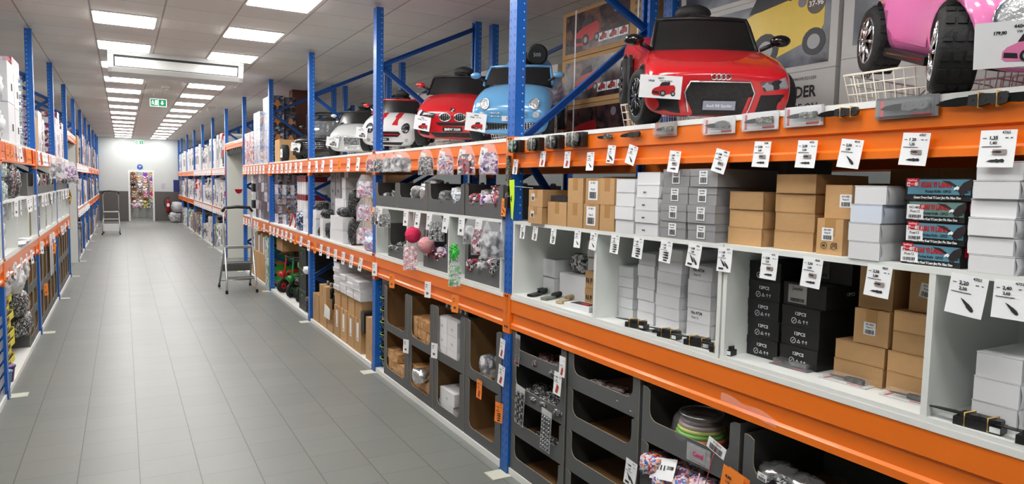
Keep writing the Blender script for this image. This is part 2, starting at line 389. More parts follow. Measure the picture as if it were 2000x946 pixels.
# far wall: round blue sign, notice, extinguisher
t = thing('round_sign', 'round blue sign on the wall above the doorway', 'sign', Matrix.Translation((.66, YEND-.01, 2.345)))
MB().lathe([(.11, 0), (.11, -.008)], ax='y', n=24).build('disc', mat('sign_blue', rgb(25, 85, 190), .4), t)
mb = MB(); mb.ell((0, -.01, .02), (.06, .002, .025), 12, 6); mb.box(-.05, .02, -.011, -.008, -.045, -.035); mb.build('symbol', paper, t)
t = thing('wall_notice', 'sheet of paper pinned on the far wall above the extinguisher', 'notice', Matrix.Translation((1.56, YEND-.004, 1.36)))
MB().box(-.11, .11, 0, .003, 0, .3).build('sheet', mat('notice_paper', rgb(205, 206, 214), .6), t)
mb = MB()
for k in range(6): mb.box(-.08, .08-.02*(k % 3), -.0015, 0, .26-.04*k, .272-.04*k)
mb.build('print', mat('grey_ink', rgb(140, 140, 150), .6), t)
t = thing('fire_extinguisher', 'red fire extinguisher hanging on the dark dado beside the doorway', 'fire extinguisher', Matrix.Translation((1.72, YEND-.11, .42)))
redm = mat('extinguisher_red', rgb(165, 22, 26), .3)
MB().lathe([(.07, 0), (.085, .02), (.085, .42), (.06, .5), (.03, .54), (.03, .57)], n=20).build('cylinder', redm, t)
mb = MB(); mb.box(-.03, .03, -.025, .025, .57, .61); mb.cyl((-.02, 0, .62), (.09, 0, .66), .01, n=6); mb.build('valve', black, t)
MB().tube([(-.02, 0, .59), (-.1, 0, .57), (-.15, 0, .46), (-.15, 0, .3), (-.11, -.02, .2)], .012, 8).build('hose', black, t)
MB().box(-.055, .055, -.09, -.07, .22, .36).build('label_plate', paper, t)

# plush toys hung on the wall of the next room
fur = {n: mat('fur_'+n, c, .95, bump=.6, bscale=120) for n, c in dict(pink=rgb(235, 150, 185), white=rgb(238, 232, 226), brown=rgb(128, 70, 45), purple=rgb(125, 60, 165), magenta=rgb(225, 45, 110),
       blue=rgb(45, 140, 200), yellow=rgb(200, 190, 90), tan=rgb(205, 165, 125), black=rgb(30, 28, 30), grey=rgb(165, 160, 160)).items()}
MB().box(-.25, 1.75, 36.93, 36.95, .3, 2.6).build('tmp', steel) if False else None
t = thing('toy_grid', 'wire mesh display grid behind the plush toys past the doorway', 'display grid', Matrix.Translation((.7, 36.9, 0)))
mb = MB()
for k in range(14): mb.cyl((-.9+k*.14, 0, 0), (-.9+k*.14, 0, 2.6), .004, n=5)
for k in range(15): mb.cyl((-.92, 0, .3+k*.16), (.94, 0, .3+k*.16), .004, n=5)
mb.build('mesh_wires', steel, t)
def plush(c1, c2):
    t = thing('plush_toy', 'x x x x', 'plush toy', Matrix()); mb = MB()
    mb.ell((0, 0, 0), (.075, .05, .08)); mb.build('body', fur[c1], t)
    MB().ell((0, -.02, .12), (.062, .055, .058)).build('head', fur[c1], t)
    for sx in (-1, 1):
        MB().ell((sx*.05, -.01, .175), (.022, .012, .028), 8, 6).build('ear', fur[c2], t)
        MB().ell((sx*.075, -.03, .03), (.025, .025, .05), 8, 6).build('arm', fur[c1], t)
        MB().ell((sx*.05, -.05, -.08), (.03, .04, .03), 8, 6).build('foot', fur[c2], t)
    MB().ell((0, -.07, .105), (.026, .018, .02), 8, 6).build('muzzle', fur[c2], t)
    return t
grid_c = ['black brown grey purple tan', 'brown brown tan pink purple', 'magenta black white tan pink', 'blue brown grey white tan', 'purple tan brown pink magenta', 'grey brown tan brown yellow', 'pink white white yellow grey']
protos = {}
for r, line in enumerate(grid_c):
    for c, cn in enumerate(line.split()):
        big = 1.3 if r == 6 else 1.0
        M = Matrix.Translation((.2+.245*c+rnd.uniform(-.03, .03), 36.845, 2.02-.235*r+rnd.uniform(-.02, .02))) @ Matrix.Rotation(rnd.uniform(-.3, .3), 4, 'Y') @ Matrix.Scale(big, 4)
        lab = f'{cn} plush toy, {NTH[r]} row down, {NTH[c]} from left beyond the doorway'
        if cn not in protos:
            q = plush(cn, {'brown': 'tan', 'white': 'pink', 'black': 'white'}.get(cn, 'white')); q.matrix_world = M; q['label'] = lab; q['group'] = 'plush toys beyond the doorway'; protos[cn] = q
        else: dup(protos[cn], M, lab, 'plush toys beyond the doorway')
la = bpy.data.lights.new('toy_room_lamp', 'AREA'); la.energy = 45; la.size = .6; lo = bpy.data.objects.new('toy_room_lamp', la); col.objects.link(lo); lo.location = (.7, 35.7, 2.88)

# ================================================================ racks
RY = [.42, 3.87, 6.6, 9.35, 12.2, 15.1, 17.9, 20.75, 23.55, 26.4, 29.4, 32.2, 34.05]
LY = [4.3, 7.05, 9.8, 12.5, 15.25, 17.95, 20.75, 23.5, 26.4, 29.4, 32.2, 34.05]
RN = ['at the camera end', 'beside the camouflage strap', 'between the film-wrapped bins and the brown cartons', 'past the carton bay', 'past the scooters', 'on the near side of the passage', 'on the far side of the passage'] 
PW, PD = .092, .07
def frame(side, y, d0, d1, lab, h=3.545, near=False):
    M = P(side, y, d0, 0); t = thing('rack_frame', lab, 'rack frame', M, 'blue upright rack frames')
    D = d1-d0
    for nm, yy in (('front_post', PD/2), ('rear_post', D-PD/2)):
        mb = MB(); o = PW/2; q = PD/2
        sg = 1 if nm == 'front_post' else -1
        prof = [(-o, -q*sg), (o, -q*sg), (o, q*sg), (o*.45, q*sg), (o*.45, (q-.008)*sg), (o-.006, (q-.008)*sg), (o-.006, (-q+.01)*sg), (-o+.006, (-q+.01)*sg), (-o+.006, (q-.008)*sg), (-o*.45, (q-.008)*sg), (-o*.45, q*sg), (-o, q*sg)]
        mb.pr(prof, .01, h, 'z', 0); mb.build(nm, post_m, t, Matrix.Translation((0, yy, 0)))
    # zigzag braces
    zs = [.15, .95, 1.75, 2.35, 3.3]; pts = []
    a, b = PD*.7, D-PD*.7
    seq = [(a, .2), (b, .85), (a, 1.5), (b, 2.05), (a, 2.62), (b, 3.42)]
    if not near: seq = [(b, .12), (a, .6), (b, 1.2), (a, 1.75), (b, 2.28), (a, 3.0), (b, 3.48)]
    else: seq = [(a, .3), (b, .85), (a, 1.5), (a, 2.14), (b, 2.97), (a, 3.48)]; seq.pop(2)
    for (ya, za), (yb, zb) in zip(seq, seq[1:]):
        mb = MB(); L = math.hypot(yb-ya, zb-za); ang = math.atan2(zb-za, yb-ya)
        T = Matrix.Translation((0, ya, za)) @ Matrix.Rotation(ang, 4, 'X')
        mb.box(-.016, -.012, 0, L, -.022, .022, 0, T); mb.box(-.016, .016, 0, L, -.022, -.018, 0, T); mb.box(-.016, .016, 0, L, .018, .022, 0, T)
        mb.build('brace', blue_m, t)
    for yy in (PD/2, D-PD/2):
        mb = MB(); mb.box(-.055, .055, yy-.045, yy+.06, 0, .008); mb.box(-.05, .05, yy-.04, yy+.04, .008, .075); mb.build('foot_plate', mat('foot_blue', rgb(26, 84, 150), .4) , t)
    return t
def pad(side, y, lab):
    o = MB().box(-.03, .1, -.13, -.0, 0, .006).build('floor_pad', mat('cream_pad', rgb(205, 204, 188), .6), None, P(side, y, 0, 0)); tag(o, lab, 'floor pad', 'cream pads at the rack feet')
def fname(side, i, n):
    s = {'R': 'right', 'L': 'left'}[side]
    return f'blue perforated rack frame, {NTH[i]} along the {s} rack'
for i, y in enumerate(RY): frame('R', y, 0, 1.12, fname('R', i, 0), near=i < 2); pad('R', y, f'cream floor pad at the {NTH[i]} blue post of the right rack')
for i, y in enumerate(LY): frame('L', y, 0, 1.1, fname('L', i, 0)); pad('L', y, f'cream floor pad at the {NTH[i]} blue post of the left rack')
for i, y in enumerate([3.87, 6.6, 9.35, 12.2, 15.1, 17.9, 20.75]):
    frame('R', y, 1.25, 2.3, f'blue rack frame, {NTH[i]} along the rack behind the right rack')
BEAM = [(0, 0), (.045, 0), (.045, .155), (.0, .155), (0, .085), (.012, .08), (.012, .03), (0, .022)]
def beam(side, y0, y1, d, ztop, lab, h=.165, conn=True, back=False):
    w = y1-y0-PW+.004; M = P(side, (y0+y1)/2, d, ztop-h); t = thing('rack_beam', lab, 'rack beam', M, 'orange shelf beams')
    k = h/.155; s_ = -1 if back else 1
    me_k = ('beam', round(w, 3), round(h, 3), back)
    if me_k not in _T:
        _T[me_k] = MB().pr([(yy*s_, zz*k) for yy, zz in BEAM], -w/2, w/2, 'x').mesh('channel', orange_m)
    link('channel', _T[me_k], t)
    for sg in (-1, 1):
        mb = MB(); x = sg*(w/2)
        xa, xb = (x-.002, x+.062) if sg > 0 else (x-.062, x+.002)
        mb.box(xa, xb, -.006*s_ if s_ > 0 else 0, 0 if s_ > 0 else .006, -.035, h+.03); mb.box(x-.003, x+.003, 0 if s_ > 0 else -.04, .04 if s_ > 0 else 0, -.035, h+.03)
        mb.box((xa+xb)/2-.006, (xa+xb)/2+.006, -.009, -.005, h+.01, h+.022, 1); mb.box((xa+xb)/2-.006, (xa+xb)/2+.006, -.009, -.005, .0, .012, 1)
        mb.build('end_connector', [orange_m, ink], t)
    return t
def board(side, y0, y1, z, lab, d0=0, d1=1.1, th=.022, m=None):
    w = y1-y0-PW-.006; o = MB().box(-w/2, w/2, d0-.004, d1, -th, 0).build('shelf_board', m or white_m, None, P(side, (y0+y1)/2, 0, z)); 
    return tag(o, lab, 'shelf board', 'white shelf boards')
ZT, ZM = 2.172, 1.172
BAYR = ['near bay', 'film-wrapped bin bay', 'carton bay', 'scooter bay', 'last bay before the passage', 'passage', 'first bay past the passage', 'second bay past the passage', 'third bay past the passage', 'fourth bay past the passage', 'fifth bay past the passage', 'last bay by the far wall']
BAYL = ['near bay', 'yellow box bay', 'hanging tag bay', 'last bay before the passage', 'passage', 'first bay past the passage', 'second bay past the passage', 'third bay past the passage', 'fourth bay past the passage', 'fifth bay past the passage', 'last bay by the far wall']
for side, YS, BN, pas in (('R', RY, BAYR, 5), ('L', LY, BAYL, 4)):
    sn = {'R': 'right', 'L': 'left'}[side]
    for i in range(len(YS)-1):
        y0, y1 = YS[i], YS[i+1]
        if i == pas:
            beam(side, y0, y1, 0, 2.7, f'orange beam high over the passage, {sn} rack', h=.13)
            board(side, y0, y1, 2.722, f'white board high over the passage, {sn} rack'); continue
        for z, zn in ((ZT, 'top'), (ZM, 'middle')):
            hh = .165 if z == ZT else (.19 if i < 2 and side == 'R' else .165)
            beam(side, y0, y1, 0, z-.022, f'orange front beam, {zn} shelf, {sn} rack, {BN[i]}', h=hh)
            if i < 6: beam(side, y0, y1, 1.1, z-.022, f'orange rear beam, {zn} shelf, {sn} rack, {BN[i]}', back=True)
            board(side, y0, y1, z, f'white {zn} shelf board, {sn} rack, {BN[i]}')
        board(side, y0, y1, .045, f'white floor-level board, {sn} rack, {BN[i]}', d0=.01, th=.045)
for i, (y0, y1) in enumerate([(.42, 3.87), (3.87, 6.6), (6.6, 9.35), (9.35, 12.2)]):
    beam('R', y0, y1, 1.25, ZT-.022, f'orange beam, rack behind the right rack, {BAYR[i]}') if i else beam('R', y0, y1, 1.25, ZT-.022, 'orange beam of the rack behind the near bay')
    board('R', y0, y1, ZT, f'white board of the rack behind, at the {BAYR[i]}', d0=1.26, d1=2.25)

# ================================================================ goods: builders (local: x right, y into shelf, z up; front at y = 0)
def cached(k, f):
    if k not in _T: _T[k] = f()
    return _T[k]
def box_mesh(w, h, dp, m, style):
    def f():
        mb = MB(); a = w/2; g = .0012
        if style == 'tuck':      # folded board box: lid plate over a body, side flaps bulging a little
            mb.box(-a+g, a-g, .0008, dp, 0, h-.004); mb.box(-a, a, 0, dp, h-.003, h-.0005)
            n = 7
            for sx in (-1, 1):
                vs = []; 
                for j in range(n):
                    q = j/(n-1); b = .005*sin(pi*q)
                    for yy in (.004, dp-.004): vs.append((sx*(a-g+b+.0003), yy+(.004*sin(pi*q) if yy < .1 else 0), .002+q*(h-.008)))
                mb.add(vs, [(2*j, 2*j+1, 2*j+3, 2*j+2) if sx > 0 else (2*j, 2*j+2, 2*j+3, 2*j+1) for j in range(n-1)], 0, True)
        elif style == 'carton':  # shipping carton: flaps meeting under tape
            mb.box(-a, a, 0, dp, 0, h-.002); mb.box(-a, a, 0, dp/2-.001, h-.0015, h); mb.box(-a, a, dp/2+.001, dp, h-.0015, h)
        else:                    # telescoping lid
            mb.box(-a+.0015, a-.0015, .0015, dp, 0, h*.7); mb.box(-a, a, 0, dp, h*.3 if style == 'deep' else h*.6, h-.0005)
        return mb.mesh('box', m)
    return cached(('bx', round(w, 3), round(h, 3), round(dp, 3), m.name, style), f)
def sticker(t, x, z, w, h, lines=(), bar=True, size=.011, y=0, R=None, M=None, m=None, name='sticker'):
    """paper label centred x, bottom z on the front (or in frame M)"""
    base = (M or Matrix()) @ Matrix.Translation((x, y, z)) @ (R or Matrix())
    s = MB().box(-w/2, w/2, -.0012, 0, 0, h).build(name, m or paper, t, base)
    zz = h - size*1.15
    for ln in lines:
        link('lettering', text_mesh(ln, size, 'CENTER', .012, .9), s, Matrix.Translation((0, -.0016, zz))); zz -= size*1.15
    if bar:
        def f():
            mb = MB(); r = random.Random(3); xx = -w*.36; hb = max(.004, zz+size*.6-h*.1)
            while xx < w*.36:
                q = r.uniform(.0006, .0022); mb.box(xx, xx+q, -.0018, -.0011, h*.08, h*.08+hb); xx += q+r.uniform(.0008, .002)
            return mb.mesh('barcode', ink)
        link('barcode', cached(('bar', round(w, 3), round(h, 3), len(lines)), f), s)
    return s
def goods(name, cat, side, s0, s1, d, z, h, dp, m, label, group=None, style='tuck', yaw=0, tape=False, stick=None, txt=None):
    w = abs(s1-s0)-.002; M = P(side, (s0+s1)/2, d, z, yaw)
    me = box_mesh(w, h, dp, m, style)
    kids = tape or stick or txt
    if kids:
        t = thing(name, label, cat, M, group); link('body', me, t)
        if tape:
            def f():
                mb = MB(); mb.pr([(-.0006, h*.5), (0, h*.5), (0, h), (dp, h), (dp, h+.0006), (-.0006, h+.0006)], -.021, .021, 'x'); return mb.mesh('tape', tape_m)
            link('tape', cached(('tp', round(h, 3), round(dp, 3)), f), t)
        if stick: sticker(t, **stick)
        if txt:
            for a in txt: text(a[0], a[1], a[2], 0, a[3], t, 'CENTER', *(a[4:] if len(a) > 4 else ()))
        return t
    o = link(name, me, None, M); return tag(o, label, cat, group)
# price tags ------------------------------------------------------
def knife_outline(kind=0, L=.03):
    b = [(-.5, 0), (-.3, .06), (-.05, .09), (.0, .11), (.3, .12), (.48, .07), (.5, -.03), (.4, -.09), (.1, -.1), (0, -.07), (-.2, -.05)] if kind % 2 == 0 else \
        [(-.5, -.02), (-.25, .07), (0, .08), (.03, .12), (.2, .08), (.4, .12), (.5, .04), (.46, -.08), (.25, -.05), (.1, -.1), (0, -.06), (-.2, -.07)]
    return [(x*L, z*L*1.1) for x, z in b]
def price_tag(side, s, z, w, h, label, d=-.004, roll=0, tilt=0, yaw=0, m=None, lines=('2,50', '3,00'), code='4757', art=0, group='price tags on the rack', detail=2):
    """card hanging with its top edge at z"""
    m = m or paper
    if detail == 1 and not yaw: yaw = (.38 if side == 'R' else -.5); d -= .012
    t = thing('price_tag', label, 'price tag', P(side, s, d, z, yaw, tilt, roll), group)
    def f():
        mb = MB(); n = 6; vs = []
        for j in range(n+1):
            q = j/n; b = -.004*q*q*(1 if w > .03 else .5)
            for x in (-w/2, w/2): vs.append((x, b, -h*q))
        for j in range(n+1):
            q = j/n; b = -.004*q*q*(1 if w > .03 else .5)+.0006
            for x in (-w/2, w/2): vs.append((x, b, -h*q))
        o = 2*(n+1); fs = [(2*j, 2*j+2, 2*j+3, 2*j+1) for j in range(n)] + [(o+2*j, o+2*j+1, o+2*j+3, o+2*j+2) for j in range(n)] + [(2*j, o+2*j, o+2*j+2, 2*j+2) for j in range(n)] + [(2*j+1, 2*j+3, o+2*j+3, o+2*j+1) for j in range(n)]
        mb.add(vs, fs); return mb.mesh('card', m)
    link('card', cached(('tag', round(w, 3), round(h, 3), m.name), f), t)
    def yb(z_): q = -z_/h; return -.004*q*q*(1 if w > .03 else .5)-.0014
    if detail >= 2:
        k = w/.085
        link('lettering', text_mesh(code, .010*k, 'CENTER', .01), t, Matrix.Translation((w*.22, yb(-h*.08), -h*.10)))
        if lines: link('lettering', text_mesh(lines[0], .0125*k, 'CENTER', .03), t, Matrix.Translation((-w*.12, yb(-h*.2), -h*.25)))
        if len(lines) > 1: link('lettering', text_mesh(lines[1], .0105*k, 'CENTER', .03), t, Matrix.Translation((-w*.12, yb(-h*.35), -h*.38)))
        def g():
            mb = MB(); mb.box(-w*.42, -w*.32, -.0004, .0004, -h*.22, -h*.205); mb.box(w*.2, w*.28, -.0004, .0004, -h*.22, -h*.2); mb.box(w*.35, w*.4, -.0004, .0004, -h*.22, -h*.2)
            mb.box(-w*.42, w*.12, -.0014, -.0006, -h*.45, -h*.435); return mb.mesh('fine_print', ink)
        link('fine_print', cached(('fp', round(w, 3), round(h, 3)), g), t, Matrix.Translation((0, -.0012, 0)))
        def a():
            mb = MB(); 
            if art == 0:
                mb.box(-w*.1, w*.28, -.0005, .0005, -h*.66, -h*.52, 1); mb.pr([(x, zz-h*.59) for x, zz in knife_outline(0, w*.3)], -.001, -.0005); mb.pr([(x, zz-h*.83) for x, zz in knife_outline(1, w*.5)], -.0006, .0003)
            elif art == 1:
                T = Matrix.Translation((w*.06, 0, -h*.72)) @ Matrix.Rotation(radians(42), 4, 'Y')
                mb.pr(knife_outline(0, w*.5), -.0006, .0003, T=T)
            elif art == 2:
                for q in (.55, .66, .78): mb.pr([(x+w*.05, zz-h*q) for x, zz in knife_outline(int(q*10), w*.5)], -.0006, .0003)
                mb.box(-w*.1, w*.2, -.0006, .0003, -h*.93, -h*.86)
            elif art == 3:
                for q in (-.1, .15): 
                    T = Matrix.Translation((w*q, 0, -h*(.66+q*.3))) @ Matrix.Rotation(radians(50), 4, 'Y'); mb.pr(knife_outline(0, w*.5), -.0006, .0003, T=T)
                mb.box(-w*.35, -w*.02, -.0006, .0003, -h*.92, -h*.84)
            else:
                mb.pr([(-w*.2, -h*.9), (w*.1, -h*.93), (w*.25, -h*.6), (w*.0, -h*.52)], -.0006, .0003, m=2)
            return mb.mesh('product_picture', [ink, mat('picture_grey', rgb(150, 140, 135), .5), mat('picture_red', rgb(175, 60, 45), .5)])
        link('product_picture', cached(('art', art, round(w, 3), round(h, 3)), a), t, Matrix.Translation((0, yb(-h*.7)-.0004, 0)))
    elif detail == 1:
        def g():
            mb = MB(); mb.box(-w*.3, w*.0, -.0006, .0003, -h*.23, -h*.18); mb.box(-w*.3, -w*.05, -.0006, .0003, -h*.36, -h*.32); mb.box(-w*.2, w*.15, -.0006, .0003, -h*.8, -h*.66)
            return mb.mesh('print', mat('ink_soft', rgb(90, 90, 95), .6))
        link('print', cached(('p1', round(w, 3), round(h, 3)), g), t, Matrix.Translation((0, -.0035, 0)))
    return t
# display trays ---------------------------------------------------
def bin_parts(w, h, dp, lip, end=.045, wavy=.03, tab=True, inner=None, top_open=True):
    def f():
        a = w/2; mb = MB(); T = .004
        # front panel: U outline with rounded corners
        pts = [(-a, 0), (a, 0), (a, h)]
        r = min(wavy*2, h-lip-.01, .05)
        pts += [(a-end*.55, h), (a-end, h-.012)]
        pts += [(a-end-r*(1-cos(t)), lip+r*(1-sin(t))) for t in [0, pi/8, pi/4, 3*pi/8, pi/2]]
        pts += [(-a+end+r*(1-cos(t)), lip+r*(1-sin(t))) for t in [pi/2, 3*pi/8, pi/4, pi/8, 0]]
        pts += [(-a+end, h-.012), (-a+end*.55, h), (-a, h)]
        # build as quads from the top outline down to z=0 to stay convex per cell
        n = len(pts)
        mb.pr(pts, 0, T, 'y', 0, 1)
        mb.box(-a, -a+T, T, dp, 0, h, 0); mb.box(a-T, a, T, dp, 0, h, 0); mb.box(-a+T, a-T, dp-T, dp, 0, h*.98, 0)
        if tab:
            for sx in (-1, 1): mb.pr([(sx*(a-.09)-.04, h), (sx*(a-.09)+.04, h), (sx*(a-.09)+.025, h+.016), (sx*(a-.09)-.025, h+.016)], dp-T*2, dp-T, 'y', 0, 1)
        return mb.mesh('tray', [bin_m, kraft_edge])
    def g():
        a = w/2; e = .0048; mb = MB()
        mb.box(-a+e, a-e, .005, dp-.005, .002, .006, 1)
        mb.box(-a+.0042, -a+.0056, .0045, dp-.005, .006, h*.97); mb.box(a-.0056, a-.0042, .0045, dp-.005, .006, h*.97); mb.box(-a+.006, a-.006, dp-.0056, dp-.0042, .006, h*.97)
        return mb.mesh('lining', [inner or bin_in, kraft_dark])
    k = (round(w, 3), round(h, 3), round(dp, 3), round(lip, 3), round(end, 3), inner.name if inner else '')
    return cached(('tray',)+k, f), cached(('lin',)+k, g)
def tray(side, s0, s1, d, z, h, dp, lip, label, group=None, end=.045, inner=None, yaw=0):
    w = abs(s1-s0)-.006; t = thing('display_tray', label, 'display tray', P(side, (s0+s1)/2, d, z, yaw), group)
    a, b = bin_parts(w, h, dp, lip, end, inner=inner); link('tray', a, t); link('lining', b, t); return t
# soft packs ------------------------------------------------------
def crumple(w, dp, h, seed, nu=20, nv=12, amp=.22):
    r = random.Random(seed); ph = [(r.uniform(2, 7), r.uniform(2, 7), r.uniform(2, 7), r.uniform(0, 6)) for _ in range(6)]
    def k(d):
        v = 0
        for a, b, c, p in ph: v += abs(sin(a*d.x+b*d.y*1.3+c*d.z+p))
        return 1 + amp*(v/6-.6)*2
    mb = MB()
    def f(d):
        q = k(d)
        m = max(abs(d.x), abs(d.y), abs(d.z)*.8)
        return q*(.55+.45/m*.8)
    mb.ell((0, 0, h/2), (w/2, dp/2, h/2), nu, nv, 0, f); return mb
def pack(name, cat, M, w, dp, h, m, label, group=None, inner=None, seed=1):
    me = cached(('pk', round(w, 2), round(dp, 2), round(h, 2), m.name, seed % 5), lambda: crumple(w, dp, h, seed).mesh('film', m))
    if inner:
        t = thing(name, label, cat, M, group); link('film_wrap', me, t)
        me2 = cached(('pki', round(w, 2), round(dp, 2), round(h, 2), inner.name, seed % 5), lambda: crumple(w*.86, dp*.86, h*.8, seed+3, amp=.35).mesh('contents', inner))
        link('contents', me2, t, Matrix.Translation((0, 0, h*.07))); return t
    return tag(link(name, me, None, M), label, cat, group)
hang_mats = {}
def hanging_bag(side, s, z, w, h, d, inner, label, group, seed=0, cat='hanging bag', roll=0):
    yw = (.85 if side == 'R' else -.9)
    """flat cellophane bag hung by its gathered top"""
    t = thing('cellophane_bag', label, cat, P(side, s, d-.03, z, yw, 0, roll), group)
    def sheet(ww, hh, th, z0, amp, sd):
        r = random.Random(sd); mb = MB(); nx, nz = 8, 10; vs = []; ph = [r.uniform(0, 6) for _ in range(4)]
        for side_ in (-1, 1):
            for j in range(nz+1):
                q = j/nz; wd = ww*(.5+.5*min(1, q*2.5)) if z0 == 0 else ww*(.75+.25*min(1, q*2.5))
                for i in range(nx+1):
                    p = i/nx-.5
                    fold = amp*(sin(p*17+ph[0])+.6*sin(p*31+q*4+ph[1])+.5*sin(q*13+p*7+ph[2]))
                    bul = th*(1-4*p*p)*(sin(pi*min(1, q*.9+.05))**.6)
                    vs.append((p*wd, side_*bul+fold*(.4 if side_ > 0 else 1), z0-hh*q))
        n1 = (nx+1)*(nz+1)
        fs = []
        for j in range(nz):
            for i in range(nx):
                a = j*(nx+1)+i; fs.append((a, a+1, a+nx+2, a+nx+1)); fs.append((n1+a, n1+a+nx+1, n1+a+nx+2, n1+a+1))
        mb.add(vs, fs, 0, True); return mb
    link('film_wrap', cached(('hb', round(w, 2), round(h, 2), seed % 4), lambda: sheet(w, h, .012, 0, .003, seed).mesh('film_wrap', film)), t)
    if inner:
        link('contents', cached(('hbi', round(w, 2), round(h, 2), inner.name, seed % 4), lambda: sheet(w*.92, h*.68, .009, -h*.28, .005, seed+9).mesh('contents', inner)), t)
    return t
# knives ----------------------------------------------------------
def knife_mesh(kind, L, m_blade, m_handle):
    def blade():
        mb = MB(); b = [(-.5, -.01), (-.38, .045), (-.2, .07), (0, .075), (.02, -.05), (-.2, -.06), (-.4, -.045)]
        if kind % 2: b = [(-.5, .03), (-.3, .07), (0, .07), (.02, -.05), (-.15, -.065), (-.35, -.04)]
        mb.pr([(x*L, z*L) for x, z in b], -.0012, .0012); return mb.mesh('blade', m_blade)
    def handle():
        mb = MB(); hs = {0: [(-.03, .085), (.15, .1), (.3, .085), (.46, .1), (.5, .03), (.48, -.05), (.38, -.08), (.25, -.05), (.12, -.085), (-.03, -.06)],
                         1: [(-.03, .09), (.12, .12), (.3, .13), (.44, .07), (.5, -.02), (.47, -.09), (.33, -.04), (.2, -.08), (.08, -.04), (-.03, -.07)],
                         2: [(-.03, .09), (.1, .075), (.2, .1), (.35, .085), (.5, .1), (.5, -.075), (.36, -.06), (.22, -.08), (.1, -.06), (-.03, -.075)]}[kind % 3]
        mb.pr([(x*L, z*L) for x, z in hs], -.007, .007)
        for x in (.03, .2, .38): mb.cyl((x*L, -.0085, .01*L), (x*L, -.007, .01*L), .004, n=8)
        return mb.mesh('handle', m_handle)
    return cached(('kb', kind, L, m_blade.name), blade), cached(('kh', kind, L, m_handle.name), handle)
blade_b = mat('blade_black', rgb(28, 28, 30), .3, .6); blade_s = mat('blade_steel', rgb(190, 192, 196), .2, .9)
camo = patchmat('camo_handle', [rgb(60, 64, 58), rgb(110, 110, 104), rgb(30, 30, 30), rgb(140, 140, 132)], 120, .5)
handle_b = mat('handle_black', rgb(34, 34, 36), .4); handle_g = mat('handle_grey', rgb(96, 98, 100), .4)
def knife(M, L, kind, label=None, parent=None, mb_=None, mh=None, name='folding_knife', group=None, bands=0, belt=False):
    if parent is None: t = thing(name, label, 'knife', M, group)
    else: t = link(name, None, parent, M); t.empty_display_size = .02
    a, b = knife_mesh(kind, L, mb_ or blade_b, mh or handle_b); link('blade', a, t); link('handle', b, t)
    if belt:
        MB().box(.02*L, .5*L, .008, .03, -.1*L, .1*L).build('pouch', black, t)
    for q in range(bands):
        x = (.12+.24*q)*L
        MB().tube([(x, -.011, -.1*L), (x, -.012, .11*L), (x, .032, .11*L), (x, .033, -.1*L)], .0022, 6, closed=True).build('rubber_band', rband, t)
    return t
def blister(side, s, z, w, h, label, kind, cardm, mh, flat=False, d=-.012, roll=0, L=None, M=None):
    t = thing('blister_pack', label, 'knife pack', M or P(side, s, d, z, 0, 0, roll), 'blister packed knives')
    MB().box(-w/2, w/2, 0, .0015, 0, h).build('backing_card', cardm, t)
    mb = MB(); mb.box(-w*.5, w*.5, -.002, 0, 0, h*.08); mb.box(-w*.5, w*.5, -.002, 0, h*.92, h); mb.box(-w*.5, -w*.44, -.002, 0, 0, h); mb.box(w*.44, w*.5, -.002, 0, 0, h)
    mb.pr([(-w*.43, h*.12), (w*.43, h*.12), (w*.43, h*.88), (-w*.43, h*.88)], -.022, -.002); mb.build('plastic_shell', clear, t)
    if cardm is not None and kind >= 0:
        knife(Matrix.Translation((0, -.011, h*.5)), L or w*.78, kind, parent=t, mh=mh)
        mb = MB(); mb.box(-w*.42, -w*.36, -.0012, 0, h*.1, h*.9); mb.box(w*.08, w*.4, -.0012, 0, h*.1, h*.2); mb.build('red_print', red_ink, t)
    return t

